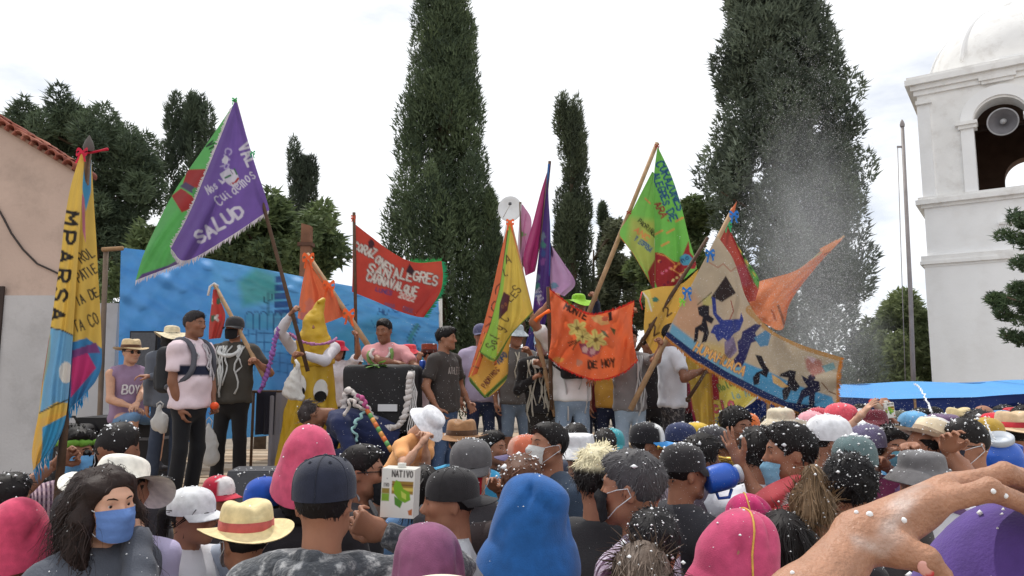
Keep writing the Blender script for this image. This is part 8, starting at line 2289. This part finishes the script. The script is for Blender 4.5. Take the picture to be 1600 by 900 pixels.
arm = obj('raised_arm', Vl, F, material('hand_skin', None, .5, .22, 38, .35, 210, spec=.35, sss=.05), pu['t'], sk)
nc = HX(1447, 889, .6805)
nd = (Vector((0, 0, 2)) - nc).normalized(); ax_ = (HX(1470, 902, .69) - HX(1450, 876, .688)).normalized()
x_ = ax_.cross(nd).normalized(); y_ = nd.cross(x_)
V_, F_ = lathe_geo([(.0, .0022), (.003, .0020), (.0055, .0012), (.0066, 0), (.0066, -.0016)], 20, 1.0, 1.35)
Mn = Matrix(((x_.x, ax_.x, nd.x, nc.x), (x_.y, ax_.y, nd.y, nc.y), (x_.z, ax_.z, nd.z, nc.z), (0, 0, 0, 1)))
cn = np.tile(np.array(lin((226, 168, 156))), (len(V_), 1)); cn[V_[:, 1] > .0052] = lin((206, 60, 66))
obj('thumbnail', np.array([tuple(Mi @ Mn @ Vector(v)) for v in V_]), F_, material('fingernail', None, .25, .03, spec=.5), arm, cn)
for (x, y, r) in ((1335, 797, 4.4), (1362, 801, 6.5), (1416, 811, 5.5), (1547, 771, 5.0), (1578, 775, 5), (1237, 889, 4.2)):
    ray = (HX(x, y, 1.0) - Vector((0, 0, CAM_Z))).normalized()
    d2 = np.linalg.norm(np.cross(V - np.array([0, 0, CAM_Z]), np.array(ray)), axis=1)
    cand = np.nonzero(d2 < .004)[0]
    if len(cand):
        k = cand[np.argmin(V[cand, 1])]
        V_, F_ = lathe_geo([(math.sin(a_), -math.cos(a_)) for a_ in np.linspace(.05, 3.09, 7)], 10, 1.0, .8, rng=np.random.default_rng(x), dent=.15)
        q = V[k] + V_ * r * .0005
        tag(obj('foam_fleck', np.array([tuple(Mi @ Vector(v)) for v in q]), F_, WHITE_FOAM(), arm), kind='stuff')

# ------------------------------------------------------------------ foam in the air
def spray():
    r_ = np.random.default_rng(77)
    px, py, Yd = [], [], []
    def blob(n, cx, cy, sx, sy, y0, y1, lo=(0, 0), hi=(1600, 900)):
        a_, b_ = r_.normal(cx, sx, n), r_.normal(cy, sy, n)
        ok = (a_ > lo[0]) & (a_ < hi[0]) & (b_ > lo[1]) & (b_ < hi[1])
        px.append(a_[ok]); py.append(b_[ok]); Yd.append(r_.uniform(y0, y1, ok.sum()))
    blob(25000, 1268, 400, 56, 120, 5.6, 8.5, (1115, 60), (1368, 640))
    blob(17000, 1285, 470, 52, 85, 5.6, 8.5, (1120, 200), (1372, 640))
    blob(4000, 1255, 190, 42, 60, 6.5, 8.5, (1130, 40), (1360, 400))
    blob(4500, 1190, 540, 100, 80, 5.2, 6.1, (980, 340), (1400, 700))
    blob(6000, 1330, 690, 130, 45, 2.8, 5.6, (1050, 610), (1600, 800))
    blob(3500, 1150, 760, 150, 70, 2.0, 4.5, (850, 600), (1600, 900))
    blob(2500, 800, 660, 160, 90, 3.0, 6.0, (450, 430), (1300, 900))
    a_ = r_.uniform(0, 1, 700); px.append(1240 + a_ * 95 + r_.normal(0, 6, 700)); py.append(70 + a_ * a_ * 270 + r_.normal(0, 12, 700)); Yd.append(r_.uniform(6.5, 7.5, 700))
    px, py, Yd = np.concatenate(px), np.concatenate(py), np.concatenate(Yd)
    P = Wn(px, py, Yd)
    n = len(P)
    r = np.clip(r_.lognormal(np.log(.00105), .36, n), .0006, .004) * np.clip(Yd / 6.5, .35, 1.2)
    T = np.array([(1, 1, 1), (1, -1, -1), (-1, 1, -1), (-1, -1, 1)], float)
    V = (P[:, None, :] + T[None] * r[:, None, None] * r_.uniform(.7, 1.3, (n, 1, 3))).reshape(-1, 3)
    F = (np.arange(n)[:, None, None] * 4 + np.array([(0, 1, 2), (0, 3, 1), (0, 2, 3), (1, 3, 2)])[None]).reshape(-1, 3)
    tag(obj('foam_spray', V, F, material('airborne_foam', lin((236, 238, 240)), .8, .02, transl=.4), smooth=True), 'white foam droplets drifting through the air over the crowd', 'foam', kind='stuff')
spray()
def mist(label, px, py, Y_, rx, ry, rz, dens):
    c_ = W(px, py, Y_)
    V, F = lathe_geo([(math.sin(a_) + 1e-4, -math.cos(a_)) for a_ in np.linspace(0, math.pi, 17)], 24, 1, 1, rng=np.random.default_rng(int(px)), dent=.05)
    m = bpy.data.materials.new('foam_mist'); m.use_nodes = True; m.node_tree.nodes.clear()
    o_ = m.node_tree.nodes.new('ShaderNodeOutputMaterial'); pv = m.node_tree.nodes.new('ShaderNodeVolumePrincipled')
    pv.inputs['Color'].default_value = (.9, .91, .93, 1); pv.inputs['Density'].default_value = dens; pv.inputs['Anisotropy'].default_value = .3
    N_, K_ = m.node_tree.nodes, m.node_tree.links.new
    tx = N_.new('ShaderNodeTexCoord'); ln_ = N_.new('ShaderNodeVectorMath'); ln_.operation = 'LENGTH'
    fr = N_.new('ShaderNodeMapRange'); fr.interpolation_type = 'SMOOTHSTEP'
    fr.inputs['From Min'].default_value = 1.0; fr.inputs['From Max'].default_value = .05; fr.inputs['To Max'].default_value = dens
    ns = N_.new('ShaderNodeTexNoise'); ns.inputs['Scale'].default_value = 2.6; ns.inputs['Detail'].default_value = 3
    n2 = N_.new('ShaderNodeMapRange'); n2.inputs['From Min'].default_value = .35; n2.inputs['From Max'].default_value = .7; n2.inputs['To Min'].default_value = .35; n2.inputs['To Max'].default_value = 1.5
    ml = N_.new('ShaderNodeMath'); ml.operation = 'MULTIPLY'
    K_(tx.outputs['Object'], ln_.inputs[0]); K_(tx.outputs['Object'], ns.inputs['Vector']); K_(ln_.outputs['Value'], fr.inputs['Value']); K_(ns.outputs['Fac'], n2.inputs['Value'])
    K_(fr.outputs['Result'], ml.inputs[0]); K_(n2.outputs['Result'], ml.inputs[1]); K_(ml.outputs['Value'], pv.inputs['Density'])
    K_(pv.outputs['Volume'], o_.inputs['Volume'])
    oo = tag(obj('foam_mist', V, F, m, loc=c_), label, 'mist', kind='stuff'); oo.scale = (rx, ry, rz)
mist('thin white mist of foam hanging before the huge conifer', 1262, 390, 7.6, .85, .8, 1.75, .50)
mist('low white mist of foam drifting above the awning crowd', 1300, 540, 8.6, .9, .7, 1.0, .40)
def jet(label, pts, r):
    q = [W(*p) for p in pts]; b = q[0]
    t = thing('foam_jet', label, 'foam jet', b)
    P_ = catmull(np.array([tuple(p - b) for p in q]), 40)
    rg2 = np.random.default_rng(int(pts[0][0]))
    for k in range(2):
        MB().tube([Vector(p + rg2.normal(size=3) * .004) for p in P_], [r * (1 - .7 * i / 39) * x for i, x in zip(range(40), rg2.uniform(.5, 1.4, 40))], 5).build('stream', WHITE_FOAM(), t, True)
jet('thin arc of foam shot up before the awning', [(1456, 645, 4.6), (1447, 625, 4.7), (1436, 605, 4.9), (1428, 600, 5.0)], .005)
jet('short burst of foam leaving the cut blue jug', [(1563, 706, 3.85), (1556, 690, 3.85), (1546, 672, 3.9), (1538, 655, 4.0)], .005)
